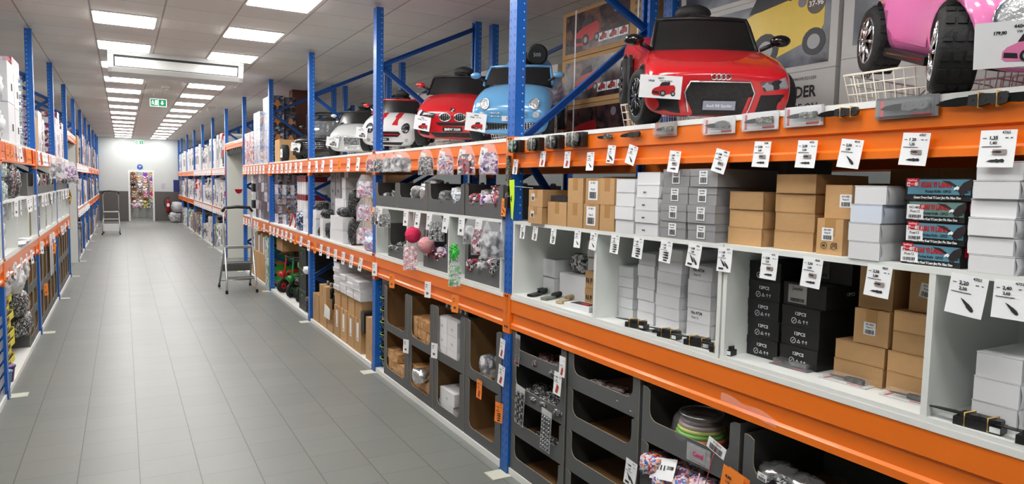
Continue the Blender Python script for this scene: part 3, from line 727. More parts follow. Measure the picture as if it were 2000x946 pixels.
# ================================================================ ride-on cars
def paint(name, c): return mat(name, c, .22, var=.02, coat=.8)
interior = mat('car_interior_black', rgb(30, 30, 31), .55)
glassb = mat('dark_windscreen', rgb(26, 27, 29), .25, coat=.3)
lampg = mat('headlamp_glass', rgb(205, 208, 210), .08, .35, var=.25, scale=60, bump=.5, bscale=70, coat=.5)
lampd = patchmat('headlamp_dark', [rgb(60, 62, 66), rgb(150, 154, 160), rgb(40, 42, 45), rgb(90, 92, 98)], 22, .08)
def body_mesh(name, st, paint_m, wheels, rw, W, sub=2, crown=.012):
    mb = MB(); V = []; 
    for (y, wd, zb, zs, zt) in st:
        hp = [(0, zb), (.7*wd, zb), (.93*wd, zb+.025), (wd, zb+.35*(zs-zb)), (wd*.985, zb+.8*(zs-zb)), (.88*wd, zs), (.55*wd, zt), (0, zt+crown)]
        lp = hp + [(-x, z) for x, z in hp[-2:0:-1]]
        V += [(x, y, z) for x, z in lp]
    n = 14; F = []
    for i in range(len(st)-1):
        for j in range(n): F.append((i*n+j, i*n+(j+1) % n, (i+1)*n+(j+1) % n, (i+1)*n+j))
    for base, rev in ((0, False), ((len(st)-1)*n, True)):   # quad caps
        ring = [base+j for j in range(n)]
        for k in range(6):
            a, b, c, d = ring[k], ring[k+1], ring[(n-k-1) % n], ring[(n-k) % n]
            if k == 0: f = (ring[0], ring[1], ring[13])
            else: f = (ring[k], ring[k+1], ring[n-k-1], ring[n-k])
            F.append(f if rev else f[::-1])
        F.append((ring[6], ring[7], ring[8]) if rev else (ring[8], ring[7], ring[6]))
    mb.add(V, F, 0, True); me = mb.mesh(name, [paint_m, interior])
    ob = bpy.data.objects.new('tmp_body', me); col.objects.link(ob)
    s = ob.modifiers.new('s', 'SUBSURF'); s.levels = sub; s.render_levels = sub
    cut = MB()
    for (wx, wy) in wheels:
        cut.lathe([(rw*1.16, wx-.105 if wx > 0 else wx-.3), (rw*1.16, wx+.3 if wx > 0 else wx+.105)], (0, wy, rw), 'x', 32, 0, True)
    cm = cut.mesh('cut', interior); co = bpy.data.objects.new('tmp_cut', cm); col.objects.link(co)
    b = ob.modifiers.new('b', 'BOOLEAN'); b.operation = 'DIFFERENCE'; b.object = co; b.solver = 'EXACT'
    try: b.material_mode = 'TRANSFER'
    except Exception: pass
    bpy.context.view_layer.update()
    out = bpy.data.meshes.new_from_object(ob.evaluated_get(bpy.context.evaluated_depsgraph_get()))
    bpy.data.objects.remove(ob); bpy.data.objects.remove(co); out.name = 'body'
    return out
class Wrap:
    def __init__(s, me):
        s.t = BVHTree.FromPolygons([v.co.copy() for v in me.vertices], [tuple(p.vertices) for p in me.polygons])
    def y(s, x, z, dflt=.02):
        h = s.t.ray_cast(Vector((x, -1, z)), Vector((0, 1, 0)))
        return h[0].y if h[0] is not None and h[0].y < .45 else dflt
    def zt(s, x, y, dflt=.3):
        h = s.t.ray_cast(Vector((x, y, 2)), Vector((0, 0, -1)))
        return h[0].z if h[0] is not None else dflt
    def decal(s, pts, m, name, parent, th=.004, top=False, off=0, ring=(0, .5, .85, 1)):
        n = len(pts); cx = sum(p[0] for p in pts)/n; cz = sum(p[1] for p in pts)/n; mb = MB(); vs = []
        def q(x, z, e):
            if top: return (x, z, s.zt(x, z)+e)
            return (x, s.y(x, z)-e, z)
        vs.append(q(cx, cz, th+off))
        for t in ring[1:]:
            for p in pts: vs.append(q(cx+(p[0]-cx)*t, cz+(p[1]-cz)*t, th+off))
        for p in pts: vs.append(q(p[0], p[1], -.004))
        fs = [(0, 1+i, 1+(i+1) % n) for i in range(n)]
        for r in range(len(ring)-1):
            for i in range(n):
                a = 1+r*n; fs.append((a+i, a+n+i, a+n+(i+1) % n, a+(i+1) % n))
        mb.add(vs, fs, 0, False); return mb.build(name, m, parent)
    def rim(s, pts, r, m, name, parent, off=0):
        P_ = []
        for i, p in enumerate(pts):
            q = pts[(i+1) % len(pts)]
            for t in (0, .34, .67): P_.append((p[0]+(q[0]-p[0])*t, p[1]+(q[1]-p[1])*t))
        return MB().tube([(x, s.y(x, z)-off, z) for x, z in P_], r, 6, closed=True).build(name, m, parent)
def ring_pts(cx, cz, rx, rz, n=20, rot=0): return [(cx+rx*cos(2*pi*i/n+rot), cz+rz*sin(2*pi*i/n+rot)) for i in range(n)]
def wheel_parts(r, wd, rimm, spokes, style, treaded=False):
    def tyre():
        mb = MB(); h = wd/2
        mb.lathe([(r*.68, -h*.8), (r*.72, -h), (r*.93, -h), (r, -h*.75), (r, h*.75), (r*.93, h), (r*.72, h), (r*.68, h*.8)], ax='x', n=36)
        if treaded:
            for i in range(30):
                T = Matrix.Rotation(2*pi*i/30, 4, 'X')
                for k in (-1, 0, 1): mb.box(k*h*.55-h*.2, k*h*.55+h*.2, -r*.055, r*.055, r*.985, r*1.03, 0, T @ Matrix.Rotation((i % 2)*.1, 4, 'X'))
        return mb.mesh('wheel', rubber)
    def rim_():
        mb = MB(); h = wd/2
        mb.lathe([(r*.7, -h*.9), (r*.7, h*.9)], ax='x', n=30, sm=True); 
        for sx in (-1, 1):
            mb.tube([(sx*h*.95, r*.68*cos(2*pi*i/28), r*.68*sin(2*pi*i/28)) for i in range(28)], r*.035, 6, 1, closed=True)
            for i in range(spokes):
                a = 2*pi*i/spokes
                if style == 'y':
                    for da in (-.16, .16):
                        mb.tube([(sx*(h*1.0), r*.1*cos(a), r*.1*sin(a)), (sx*(h*1.02), r*.35*cos(a), r*.35*sin(a)), (sx*(h*.98), r*.67*cos(a+da), r*.67*sin(a+da))], r*.032, 5, 1)
                else:
                    mb.tube([(sx*h*1.03, r*.1*cos(a), r*.1*sin(a)), (sx*h*1.0, r*.67*cos(a), r*.67*sin(a))], [r*.07, r*.045], 6, 1)
            mb.lathe([(r*.14, sx*h*.9), (r*.14, sx*h*1.06), (r*.09, sx*h*1.1)], ax='x', n=14, m=1)
        return mb.mesh('rim', [mat('rim_inner', rgb(40, 40, 42), .5), rimm])
    k = (round(r, 3), rimm.name, style, treaded)
    return cached(('ty',)+k, tyre), cached(('ri',)+k, rim_)
def car(label, front, ang, tilt, st, paint_m, W, L, rw, yf, yr, tw, rimm, spokes=5, style='s', ws=None, wsm=None, steer=0, wsframe=None, mirror=None, mirror_z=.42, treaded=False, seat=True):
    """front: world point where the front wheels stand; ang: heading off -Y towards -X"""
    M = Matrix.Translation((front[0], front[1], front[2]+.005)) @ Matrix.Rotation(-ang, 4, 'Z') @ Matrix.Rotation(tilt, 4, 'X') @ Matrix.Translation((0, -yf, 0))
    t = thing('ride_on_car', label, 'toy car', M, 'ride-on toy cars on the top shelf')
    xs = W/2-tw/2+.004
    wl = [(-xs, yf), (xs, yf), (-xs, yr), (xs, yr)]
    bm_ = body_mesh('body', st, paint_m, wl, rw, W); link('body', bm_, t); wr = Wrap(bm_)
    a, b = wheel_parts(rw, tw, rimm, spokes, style, treaded)
    for (x, y) in wl:
        w_ = link('wheel', a, t, Matrix.Translation((x, y, rw)) @ Matrix.Rotation(steer if y == yf else 0, 4, 'Z')); link('rim', b, w_)
    if ws:
        yb, zb, wb, yt, zt, wt = ws; mb = MB(); nx, nz = 10, 4; vs = []
        for e in (0, .008):
            for j in range(nz+1):
                q = j/nz
                for i in range(nx+1):
                    p = i/nx*2-1; wdt = wb+(wt-wb)*q
                    vs.append((p*wdt, yb+(yt-yb)*q+.07*p*p+e, zb+(zt-zb)*q-.012*p*p*(1-q) - (.01*p*p if q == 1 else 0)))
        n1 = (nx+1)*(nz+1); fs = []
        for j in range(nz):
            for i in range(nx):
                a0 = j*(nx+1)+i; fs += [(a0, a0+1, a0+nx+2, a0+nx+1), (n1+a0, n1+a0+nx+1, n1+a0+nx+2, n1+a0+1)]
        mb.add(vs, fs, 0, True); mb.build('windscreen', wsm or glassb, t)
        edge = [vs[j*(nx+1)] for j in range(nz+1)] + [vs[nz*(nx+1)+i] for i in range(1, nx+1)] + [vs[j*(nx+1)+nx] for j in range(nz-1, -1, -1)]
        MB().tube(edge, .011, 8).build('windscreen_frame', wsframe or black, t)
        # cockpit, steering wheel, seat
        MB().ell((0, (yb+L*.9)/2+.06, zb-.03), (W*.36, L*.27, .03), 16, 6).build('cockpit', interior, t)
        c = (0.06*0, yt+.09, zt-.06)
        ringp = [(.085*cos(2*pi*i/20), .04*sin(2*pi*i/20), .075*sin(2*pi*i/20)) for i in range(20)]
        mb = MB().tube([(c[0]+p[0], c[1]+p[1], c[2]+p[2]) for p in ringp], .011, 6, closed=True); mb.tube([(c[0]-.08, c[1], c[2]), c, (c[0]+.08, c[1], c[2])], .012, 6); mb.tube([c, (c[0], c[1]-.06, c[2]-.09)], .013, 6)
        mb.build('steering_wheel', black, t)
        if seat:
            mb = MB(); mb.ell((0, L*.68, zb+.03), (W*.2, .045, .15), 16, 10); mb.ell((0, L*.66, zb+.175), (W*.14, .035, .05), 14, 8); mb.build('seat', interior, t)
    if mirror:
        mm, mw = mirror
        for sx in (-1, 1):
            mb = MB(); mb.tube([(sx*W*.38, yb_(ws), mirror_z-.03), (sx*W*.47, yb_(ws)-.005, mirror_z)], .011, 6, 1); mb.ell((sx*(W*.46+mw*.45), yb_(ws)-.01, mirror_z+.015), (mw*.62, .03, mw*.36), 14, 8); mb.build('mirror', [mm, black], t)
    return t, wr
def yb_(ws): return ws[0]+.04
ANG = radians(40); WR = {}
def basket(x, y, lx, ly, h, label, z=ZT+.001):
    """white wire basket, world axes"""
    t = thing('wire_basket', label, 'wire basket', Matrix.Translation((x, y, z)), 'wire baskets under the toy cars'); mb = MB(); n = int(ly/.04); k = int(lx/.04); f = .9
    for q in range(5):
        s_ = f+(1-f)*q/4; zz = .004+h*q/4; mb.tube([(-lx/2*s_, -ly/2*s_, zz), (lx/2*s_, -ly/2*s_, zz), (lx/2*s_, ly/2*s_, zz), (-lx/2*s_, ly/2*s_, zz)], .0045 if q == 4 else .0025, 5, closed=True)
    for i in range(n+1):
        yy = -ly/2+ly*i/n
        for sx in (-1, 1): mb.cyl((sx*lx/2*f, yy*f, .004), (sx*lx/2, yy, h), .0022, n=5)
    for i in range(k+1):
        xx = -lx/2+lx*i/k
        for sy in (-1, 1): mb.cyl((xx*f, sy*ly/2*f, .004), (xx, sy*ly/2, h), .0022, n=5)
    mb.build('wires', wire_m, t); return t
def car_print(parent, M, w, c, name='car_picture', glass=(.02, .02, .025)):
    """flat printed picture of an open toy car seen from the front corner"""
    mb = MB(); h = w*.5
    body = [(-.5, .12), (-.49, .3), (-.4, .42), (-.2, .52), (-.1, .56), (.25, .6), (.42, .62), (.5, .5), (.5, .3), (.44, .2), (.1, .08), (-.1, .02), (-.42, .04)]
    mb.pr([(x*w, z*w*.8) for x, z in body], -.0008, 0, m=0)
    mb.pr([(x*w, z*w*.8) for x, z in [(-.2, .54), (-.1, .74), (.12, .78), (.22, .6), (-.08, .55)]], -.0014, -.0008, m=1)
    mb.pr([(x*w, z*w*.8) for x, z in [(-.47, .14), (-.46, .28), (-.2, .24), (-.18, .1)]], -.0014, -.0008, m=1)
    for cx, rr in ((-.02, .13), (.42, .1)): mb.lathe([(rr*w, -.0018), (rr*w, -.0008)], (cx*w, 0, .13*w), 'y', 16, 1, False); mb.lathe([(rr*w*.55, -.0022), (rr*w*.55, -.0018)], (cx*w, 0, .13*w), 'y', 14, 2, False)
    mb.ell((.2*w, -.001, .66*w*.8*1.05), (.06*w, .0008, .09*w), 10, 6, 1)
    return mb.build(name, [c, mat('print_black', (.02, .02, .022), .4), mat('print_grey', (.35, .36, .37), .4)], parent, M)
def sign_card(M, w, h, label, code, price, title, c):
    t = thing('price_card', label, 'price card', M, 'price cards on the toy cars')
    MB().box(-w/2, w/2, 0, .001, 0, h).build('card', paper, t)
    text(code, h*.11, 0, -.0005, h*.84, t, 'CENTER', .02); text(price, h*.1, -w*.3, -.0005, h*.72, t, 'LEFT', .04); text(title, h*.075, w*.12, -.0005, h*.74, t, 'CENTER')
    car_print(t, Matrix.Translation((w*.08, -.0004, h*.1)), w*.55, c); return t
def camR(M_car): return M_car

# --- red sports car ------------------------------------------------
red = paint('paint_red', rgb(205, 22, 32)); pink = paint('paint_pink', rgb(240, 130, 190)); skyb = paint('paint_sky_blue', rgb(100, 165, 215)); white_p = paint('paint_white', rgb(236, 237, 236)); black_p = paint('paint_black', rgb(20, 21, 23))
hexm = patchmat('grille_mesh', [rgb(16, 16, 17), rgb(30, 30, 31)], 110, .4)
st = [(0, .26, .085, .235, .25), (.015, .315, .07, .262, .275), (.05, .335, .06, .285, .292), (.14, .34, .06, .318, .308), (.26, .338, .06, .335, .33), (.4, .33, .06, .345, .355), (.6, .318, .065, .335, .29), (.78, .325, .075, .36, .3), (.95, .342, .085, .385, .37), (1.08, .335, .1, .38, .385), (1.15, .29, .14, .34, .35)]
audi, WR['audi'] = car('glossy red ride-on sports car with silver rings and black windscreen', (2.47, 2.51, ZT+.004), radians(32), radians(14), st, red, .69, 1.16, .132, .2, .9, .1, blackg, 10, 'y', steer=radians(12),
       ws=(.33, .335, .262, .47, .49, .222), mirror=(blackg, .08), mirror_z=.375)
wr = WR['audi']; bpy.context.view_layer.update()
hexo = [(-.132, .228), (.132, .228), (.155, .18), (.125, .068), (-.125, .068), (-.155, .18)]
wr.decal(hexo, hexm, 'grille', audi, .004); wr.rim(hexo, .004, chrome, 'grille_surround', audi, .006)
for sx in (-1, 1):
    wr.decal([(sx*.175, .225), (sx*.29, .248), (sx*.31, .2), (sx*.2, .188)], lampd, 'headlight', audi, .005)
    wr.decal([(sx*.185, .17), (sx*.29, .175), (sx*.28, .09), (sx*.165, .085)], black, 'air_intake', audi, .003)
for k in range(4):
    cx = (k-1.5)*.02; MB().tube([(x, wr.y(x, z)-.008, z) for x, z in ring_pts(cx, .25, .0135, .0125)], .0025, 6, closed=True).build('ring_emblem', chrome, audi)
pl = MB().box(-.072, .072, -.004, 0, -.02, .02).build('number_plate', mat('plate_silver', rgb(150, 156, 172), .3, .4), audi, Matrix.Translation((0, wr.y(0, .14)-.014, .125)))
text('Audi R8 Spyder', .018, 0, -.005, -.007, pl, 'CENTER', .01, 1, paper)
def dside(o, y0, z0, sx, pts, m, name, W):   # panel on the flank
    mb = MB(); mb.pr([(y, z) for y, z in pts], sx*W/2-.012, sx*W/2+.004, 'x'); return mb.build(name, m, o)
for sx in (-1, 1): dside(audi, 0, 0, sx, [(.62, .13), (.72, .16), (.74, .27), (.66, .3), (.6, .24)], black, 'side_intake', .65)

# --- pink car ------------------------------------------------------
st = [(0, .2, .09, .2, .23), (.03, .27, .075, .26, .3), (.1, .32, .07, .33, .37), (.2, .335, .065, .375, .43), (.32, .33, .065, .38, .47), (.45, .315, .07, .37, .5), (.65, .31, .07, .37, .5), (.85, .335, .07, .38, .47), (1.0, .325, .07, .34, .4), (1.12, .27, .09, .27, .3), (1.16, .2, .11, .2, .24)]
beetle, WR['beetle'] = car('pink ride-on car with round headlamp and chunky tyres, cut by the picture edge', (2.44, 1.05, ZT+.004), ANG, radians(14), st, pink, .69, 1.18, .128, .22, .94, .11, chrome, 8, 's', steer=radians(-16),
       ws=(.42, .48, .25, .55, .68, .22), wsframe=pink, mirror=(pink, .06), mirror_z=.5, treaded=True)
wr = WR['beetle']; bpy.context.view_layer.update()
for sx in (-1, 1):
    wr.decal(ring_pts(sx*.215, .222, .058, .062), lampg, 'headlight', beetle, .012); wr.rim(ring_pts(sx*.215, .222, .06, .064), .006, chrome, 'headlight_ring', beetle, .01)
    MB().pr([(.37, .072), (.79, .078), (.79, .108), (.37, .1)], sx*.27, sx*.322, 'x').box(min(sx*.31, sx*.325), max(sx*.31, sx*.325), .38, .78, .088, .093, 1).build('running_board', [black, chrome], beetle)
    MB().tube([(sx*.312, .4, .13), (sx*.3155, .4, .33), (sx*.312, .45, .36), (sx*.312, .76, .36), (sx*.3155, .78, .3), (sx*.312, .74, .14), (sx*.312, .4, .13)], .0025, 5).build('door_line', mat('pink_shadow_gap', rgb(190, 80, 140), .4), beetle)
MB().tube([(x, wr.y(x, .11)-.02, .105) for x in [-.26, -.2, -.1, 0, .1, .2, .26]], [.006, .014, .014, .014, .014, .014, .006], 8).build('front_bumper', chrome, beetle)
wr.decal([(-.2, .12), (.2, .12), (.2, .16), (-.2, .16)], black, 'air_intake', beetle, .004)
wr.decal([(-.06, .13), (.06, .13), (.06, .155), (-.06, .155)], mat('plate_rose', rgb(200, 160, 150), .4), 'number_plate', beetle, .008)

# --- light blue car ------------------------------------------------
st = [(0, .22, .08, .2, .22), (.02, .27, .07, .26, .28), (.06, .295, .065, .3, .32), (.14, .305, .06, .34, .365), (.26, .305, .06, .37, .4), (.38, .3, .065, .385, .42), (.6, .295, .07, .37, .33), (.8, .31, .07, .39, .36), (.96, .31, .08, .42, .44), (1.06, .28, .1, .42, .44), (1.1, .25, .13, .38, .4)]
fiat, WR['fiat'] = car('light blue ride-on car with round headlamps and chrome whiskers', (2.6, 4.64, ZT+.035), radians(40), radians(12), st, skyb, .63, 1.1, .12, .19, .86, .09, mat('rim_silver', (.5, .51, .52), .3, .9), 9, 'y',
       ws=(.33, .41, .27, .46, .54, .235), wsframe=skyb, mirror=(skyb, .07), mirror_z=.46)
wr = WR['fiat']; bpy.context.view_layer.update()
for sx in (-1, 1):
    wr.decal(ring_pts(sx*.185, .29, .032, .034), lampg, 'headlight', fiat, .01); wr.rim(ring_pts(sx*.185, .29, .034, .036), .004, chrome, 'headlight_ring', fiat, .009)
    wr.decal(ring_pts(sx*.2, .215, .024, .021), lampg, 'fog_lamp', fiat, .008)
    for z in (.205, .228): MB().tube([(sx*x, wr.y(sx*x, z)-.005, z) for x in (.05, .08, .11, .14)], .0035, 6).build('chrome_whisker', chrome, fiat)
wr.decal([(-.2, .16), (.2, .16), (.2, .105), (-.2, .105)], black, 'grille', fiat, .003)
mb = MB()
for i in range(18):
    for j in range(4): x = -.17+.02*i; z = .115+.012*j; mb.box(x, x+.009, wr.y(x, z)-.007, wr.y(x, z)-.003, z, z+.005)
mb.build('grille_studs', chrome, fiat)
for sx in (-1, 1): wr.decal(ring_pts(sx*.175, .13, .016, .016, 12), lampg, 'small_lamp', fiat, .008)
pl = MB().box(-.05, .05, -.003, 0, -.018, .018).build('number_plate', paper, fiat, Matrix.Translation((0, wr.y(0, .19)-.006, .19)))
text('500', .024, 0, -.003, -.008, pl, 'CENTER', .02)
hw = MB().lathe([(.07, -.02), (.082, -.012), (.082, .012), (.07, .02)], (0, 0, 0), 'y', 24).build('horn_wheel', black, fiat, Matrix.Translation((.12, .62, .62))); text('500', .04, 0, -.022, -.014, hw, 'CENTER', .03, 1, steel)
MB().ell((0, .9, .5), (.2, .12, .12), 18, 10).build('rear_hump', skyb, fiat)

# --- red car with two kidney grilles ------------------------------
st = [(0, .27, .11, .27, .29), (.02, .315, .09, .305, .325), (.07, .34, .08, .345, .365), (.17, .345, .075, .38, .405), (.3, .345, .07, .405, .435), (.43, .335, .07, .42, .445), (.62, .33, .07, .41, .37), (.8, .34, .08, .44, .4), (.95, .33, .09, .45, .45), (1.03, .29, .13, .42, .43)]
bmw, WR['bmw'] = car('red ride-on car with twin rounded grilles and black headrest', (2.62, 5.72, ZT+.04), radians(34), radians(13), st, red, .70, 1.05, .13, .2, .88, .1, blackg, 5, 's',
       ws=(.36, .435, .3, .47, .585, .25), mirror=(red, .065), mirror_z=.5)
wr = WR['bmw']; bpy.context.view_layer.update()
for sx in (-1, 1):
    g = [(sx*(.065+.05*cos(a)*(1 if abs(cos(a)) < .8 else 1)), .28+.034*sin(a)) for a in [2*pi*i/16 for i in range(16)]]
    wr.decal(g, black, 'kidney_grille', bmw, .004); wr.rim(g, .005, chrome, 'grille_ring', bmw, .006)
    mb = MB()
    for k in range(5): x = sx*(.03+.0175*k); mb.cyl((x, wr.y(x, .28)-.008, .256), (x, wr.y(x, .28)-.008, .304), .002, n=5)
    mb.build('grille_bars', steel, bmw)
    wr.decal([(sx*.14, .31), (sx*.28, .335), (sx*.31, .285), (sx*.17, .27)], lampd, 'headlight', bmw, .006)
    wr.decal([(sx*.19, .21), (sx*.3, .22), (sx*.29, .13), (sx*.21, .12)], black, 'air_intake', bmw, .003)
wr.decal([(-.15, .235), (.15, .235), (.12, .21), (-.12, .21)], black, 'upper_vent', bmw, .003)
wr.decal([(-.2, .15), (.2, .15), (.15, .105), (-.15, .105)], hexm, 'lower_grille', bmw, .003)
pl = MB().box(-.085, .085, -.003, 0, -.02, .02).build('number_plate', black, bmw, Matrix.Translation((0, wr.y(0, .18)-.01, .178))); text('BMW X6M', .03, 0, -.003, -.01, pl, 'CENTER', .03, 1, paper)
e = MB().lathe([(.02, 0), (.02, -.006)], ax='y', n=20).build('round_emblem', black, bmw, Matrix.Translation((0, wr.y(0, .338)-.003, .338)))
mb = MB(); 
for a in (0, pi): mb.pr([(0, 0)]+[(.014*cos(a+q*pi/8), .014*sin(a+q*pi/8)) for q in range(5)], -.008, -.006)
mb.build('emblem_quarters', paper, e)

# --- white car with red stripes ------------------------------------
st = [(0, .22, .1, .22, .24), (.02, .27, .085, .26, .28), (.07, .295, .075, .3, .32), (.16, .305, .07, .335, .355), (.3, .305, .065, .36, .385), (.42, .3, .07, .375, .395), (.65, .295, .07, .37, .33), (.85, .305, .08, .39, .35), (1.0, .3, .09, .4, .4), (1.08, .27, .12, .37, .38)]
mini, WR['mini'] = car('white ride-on car with red bonnet stripes and oval black lamps', (2.52, 7.14, ZT+.03), radians(34), radians(12), st, white_p, .62, 1.08, .125, .19, .86, .09, blackg, 5, 's',
       ws=(.36, .385, .27, .46, .52, .24), wsframe=red, mirror=(red, .06), mirror_z=.45)
wr = WR['mini']; bpy.context.view_layer.update()
for sx in (-1, 1):
    wr.decal(ring_pts(sx*.19, .27, .042, .048), black, 'headlight_ring', mini, .006); wr.decal(ring_pts(sx*.19, .27, .032, .036), lampd, 'headlight', mini, .011)
    wr.decal(ring_pts(sx*.2, .15, .018, .018, 12), lampg, 'fog_lamp', mini, .007)
    s_ = wr.decal([(sx*.045, .04), (sx*.105, .04), (sx*.11, .2), (sx*.11, .34), (sx*.055, .34), (sx*.05, .2)], red, 'bonnet_stripe', mini, .003, top=True)
    MB().pr([(yf_, zf_) for yf_, zf_ in [(.03, .08), (.36, .08), (.34, .2), (.28, .26), (.19, .28), (.1, .26), (.04, .2)]], sx*.3, sx*.3125, 'x').build('arch_trim', black, mini) if False else None
wr.decal([(-.12, .24), (.12, .24), (.14, .215), (.11, .185), (-.11, .185), (-.14, .215)], hexm, 'upper_grille', mini, .004)
wr.decal([(-.17, .13), (.17, .13), (.14, .1), (-.14, .1)], black, 'lower_grille', mini, .004)
MB().box(-.12, .12, wr.y(0, .21)-.012, wr.y(0, .21)-.004, .206, .216).build('red_bar', red, mini)
pl = MB().box(-.05, .05, -.003, 0, -.014, .014).build('number_plate', black, mini, Matrix.Translation((-.03, wr.y(0, .16)-.008, .16))); text('MINI', .022, 0, -.003, -.008, pl, 'CENTER', .03, 1, paper)

# --- white luxury car -----------------------------------------------
st = [(0, .24, .11, .26, .28), (.02, .28, .09, .29, .31), (.08, .3, .08, .32, .34), (.2, .305, .07, .345, .37), (.36, .3, .07, .37, .4), (.6, .295, .07, .36, .33), (.85, .3, .08, .39, .36), (1.05, .28, .1, .38, .39), (1.1, .25, .13, .35, .36)]
pearl = paint('paint_pearl', rgb(206, 209, 208))
bent, WR['bent'] = car('white ride-on car with large square silver grille', (2.52, 8.45, ZT+.004), radians(30), radians(12), st, pearl, .61, 1.1, .125, .19, .88, .09, rubber, 5, 's',
       ws=(.36, .39, .27, .47, .52, .23), mirror=(pearl, .06), mirror_z=.46)
wr = WR['bent']; bpy.context.view_layer.update()
wr.decal([(-.095, .27), (.095, .27), (.085, .18), (-.085, .18)], patchmat('grille_silver', [rgb(150, 152, 154), rgb(90, 92, 94)], 90, .3), 'grille', bent, .006); wr.rim([(-.1, .275), (.1, .275), (.09, .175), (-.09, .175)], .006, chrome, 'grille_surround', bent, .006)
for sx in (-1, 1): wr.decal(ring_pts(sx*.165, .255, .035, .035), lampg, 'headlight', bent, .01); wr.decal(ring_pts(sx*.235, .25, .022, .022, 14), lampg, 'small_headlight', bent, .01)
pl = MB().box(-.09, .09, -.003, 0, -.018, .018).build('number_plate', paper, bent, Matrix.Translation((0, wr.y(0, .145)-.008, .145))); text('BENTLEY', .028, 0, -.003, -.009, pl, 'CENTER', .01)

# --- black off-roader -------------------------------------------------
st = [(0, .27, .12, .29, .31), (.015, .3, .1, .31, .325), (.05, .31, .1, .33, .335), (.2, .315, .1, .345, .35), (.36, .315, .1, .355, .36), (.6, .315, .1, .37, .33), (.95, .315, .1, .38, .35), (1.08, .3, .12, .37, .37), (1.1, .28, .15, .34, .35)]
merc, WR['merc'] = car('black ride-on off-roader with a three-pointed star on the grille', (2.50, 10.2, ZT+.004), radians(34), radians(10), st, black_p, .63, 1.1, .14, .2, .88, .1, chrome, 5, 's',
       ws=(.38, .36, .27, .43, .56, .26), wsm=clear, mirror=(black_p, .06), mirror_z=.44)
wr = WR['merc']; bpy.context.view_layer.update()
wr.decal([(-.16, .28), (.16, .28), (.16, .19), (-.16, .19)], hexm, 'grille', merc, .004)
for z in (.2, .225, .25, .275): MB().tube([(x, wr.y(x, z)-.008, z) for x in (-.155, -.08, .08, .155)], .0035, 6).build('grille_bar', chrome, merc)
MB().tube([(x, wr.y(0, .235)-.014, z) for x, z in ring_pts(0, .235, .042, .042)], .005, 6, closed=True).build('star_ring', chrome, merc)
mb = MB()
for a in (pi/2, pi/2+2*pi/3, pi/2-2*pi/3): mb.tube([(0, wr.y(0, .235)-.014, .235), (.04*cos(a), wr.y(0, .235)-.014, .235+.04*sin(a))], [.007, .002], 6)
mb.build('star', chrome, merc)
for sx in (-1, 1): wr.decal(ring_pts(sx*.22, .235, .038, .038), lampg, 'headlight', merc, .012); wr.decal([(sx*.24, .16), (sx*.29, .16), (sx*.28, .13), (sx*.24, .13)], mat('amber_lamp', rgb(235, 160, 30), .3), 'indicator', merc, .006)
MB().box(-.3, .3, -.035, .02, .1, .16).build('front_bumper', black_p, merc)
MB().tube([(-.27, .46, .36), (-.26, .5, .62), (.26, .5, .62), (.27, .46, .36)], .012, 6).tube([(-.26, .5, .62), (-.26, .95, .62), (.26, .95, .62), (.26, .5, .62)], .01, 6).build('roof_bars', black, merc)

# baskets and price cards
basket(2.72, 2.95, .42, .56, .17, 'white wire basket under the red ring-badge car')
basket(2.72, 1.5, .5, .56, .15, 'white wire basket under the pink car')
basket(2.88, 5.0, .36, .42, .12, 'white wire basket under the light blue car')
basket(2.88, 6.2, .36, .42, .12, 'white wire basket under the twin-grille red car')
basket(2.86, 7.5, .36, .42, .12, 'white wire basket under the white striped car')
basket(2.78, 8.95, .36, .42, .12, 'white wire basket under the square-grille white car')
def card_at(x, y, z, ang, roll, w, h, *a): return sign_card(Matrix.Translation((x, y, z)) @ Matrix.Rotation(-ang, 4, 'Z') @ Matrix.Rotation(radians(roll), 4, 'Y'), w, h, *a)

# ================================================================ white cubby shelves on the middle shelf
def cubby(side, s0, s1, divs, z, h, dp, label, d=.0, back=lam_m):
    t = thing('cubby_shelf', label, 'cubby shelf', P(side, (s0+s1)/2, d, z), 'white cubby shelves'); w = abs(s1-s0); a = w/2; b = .02
    MB().box(-a, a, 0, dp, h-b, h).build('top_board', lam_m, t); MB().box(-a, a, 0, dp, 0, b*.8).build('bottom_board', lam_m, t)
    MB().box(-a, a, dp-.004, dp, b*.8, h-b).build('back_panel', back, t)
    for sd in [min(s0, s1)] + list(divs) + [max(s0, s1)]:
        x = ((s0+s1)/2-sd)*(1 if side == 'R' else -1); x = max(-a+b/2, min(a-b/2, x))
        MB().box(x-b/2, x+b/2, .001, dp-.004, b*.8, h-b).build('upright_board', lam_m, t)
    return t
cubby('R', 2.055, 3.815, [2.935], ZM+.001, .478, .52, 'white cubby shelf unit holding white boxes behind the blue post')
cubby('R', .48, 2.045, [1.205], ZM+.001, .478, .52, 'white cubby shelf unit holding the black boxes marked 12PCS')
ZB = ZM+.018; ZC = ZM+.4795
def stack(name, cat, side, s0, s1, d, z, h, n, dp, m, desc, style='tuck', jit=.006, label_fn=None, group=None, **kw):
    """n equal boxes on top of each other, each its own object"""
    for k in range(n):
        j = 0 if k == 0 else rnd.uniform(-jit, jit); jd = 0 if k == 0 else rnd.uniform(-jit, jit)
        word = 'single' if n == 1 else 'topmost' if k == n-1 else ORD[k] + (' up' if k else '')
        lab = f'{desc[0]}, {word} {desc[1]}'
        kk = {a: (b(k) if callable(b) else b) for a, b in kw.items()}
        goods(name, cat, side, s0+j, s1+j, d+jd, z+k*(h+.0005), h, dp, m, lab, group or desc[1], style, rnd.uniform(-.012, .012), **kk)
G1 = 'boxes on top of the near cubby shelves'
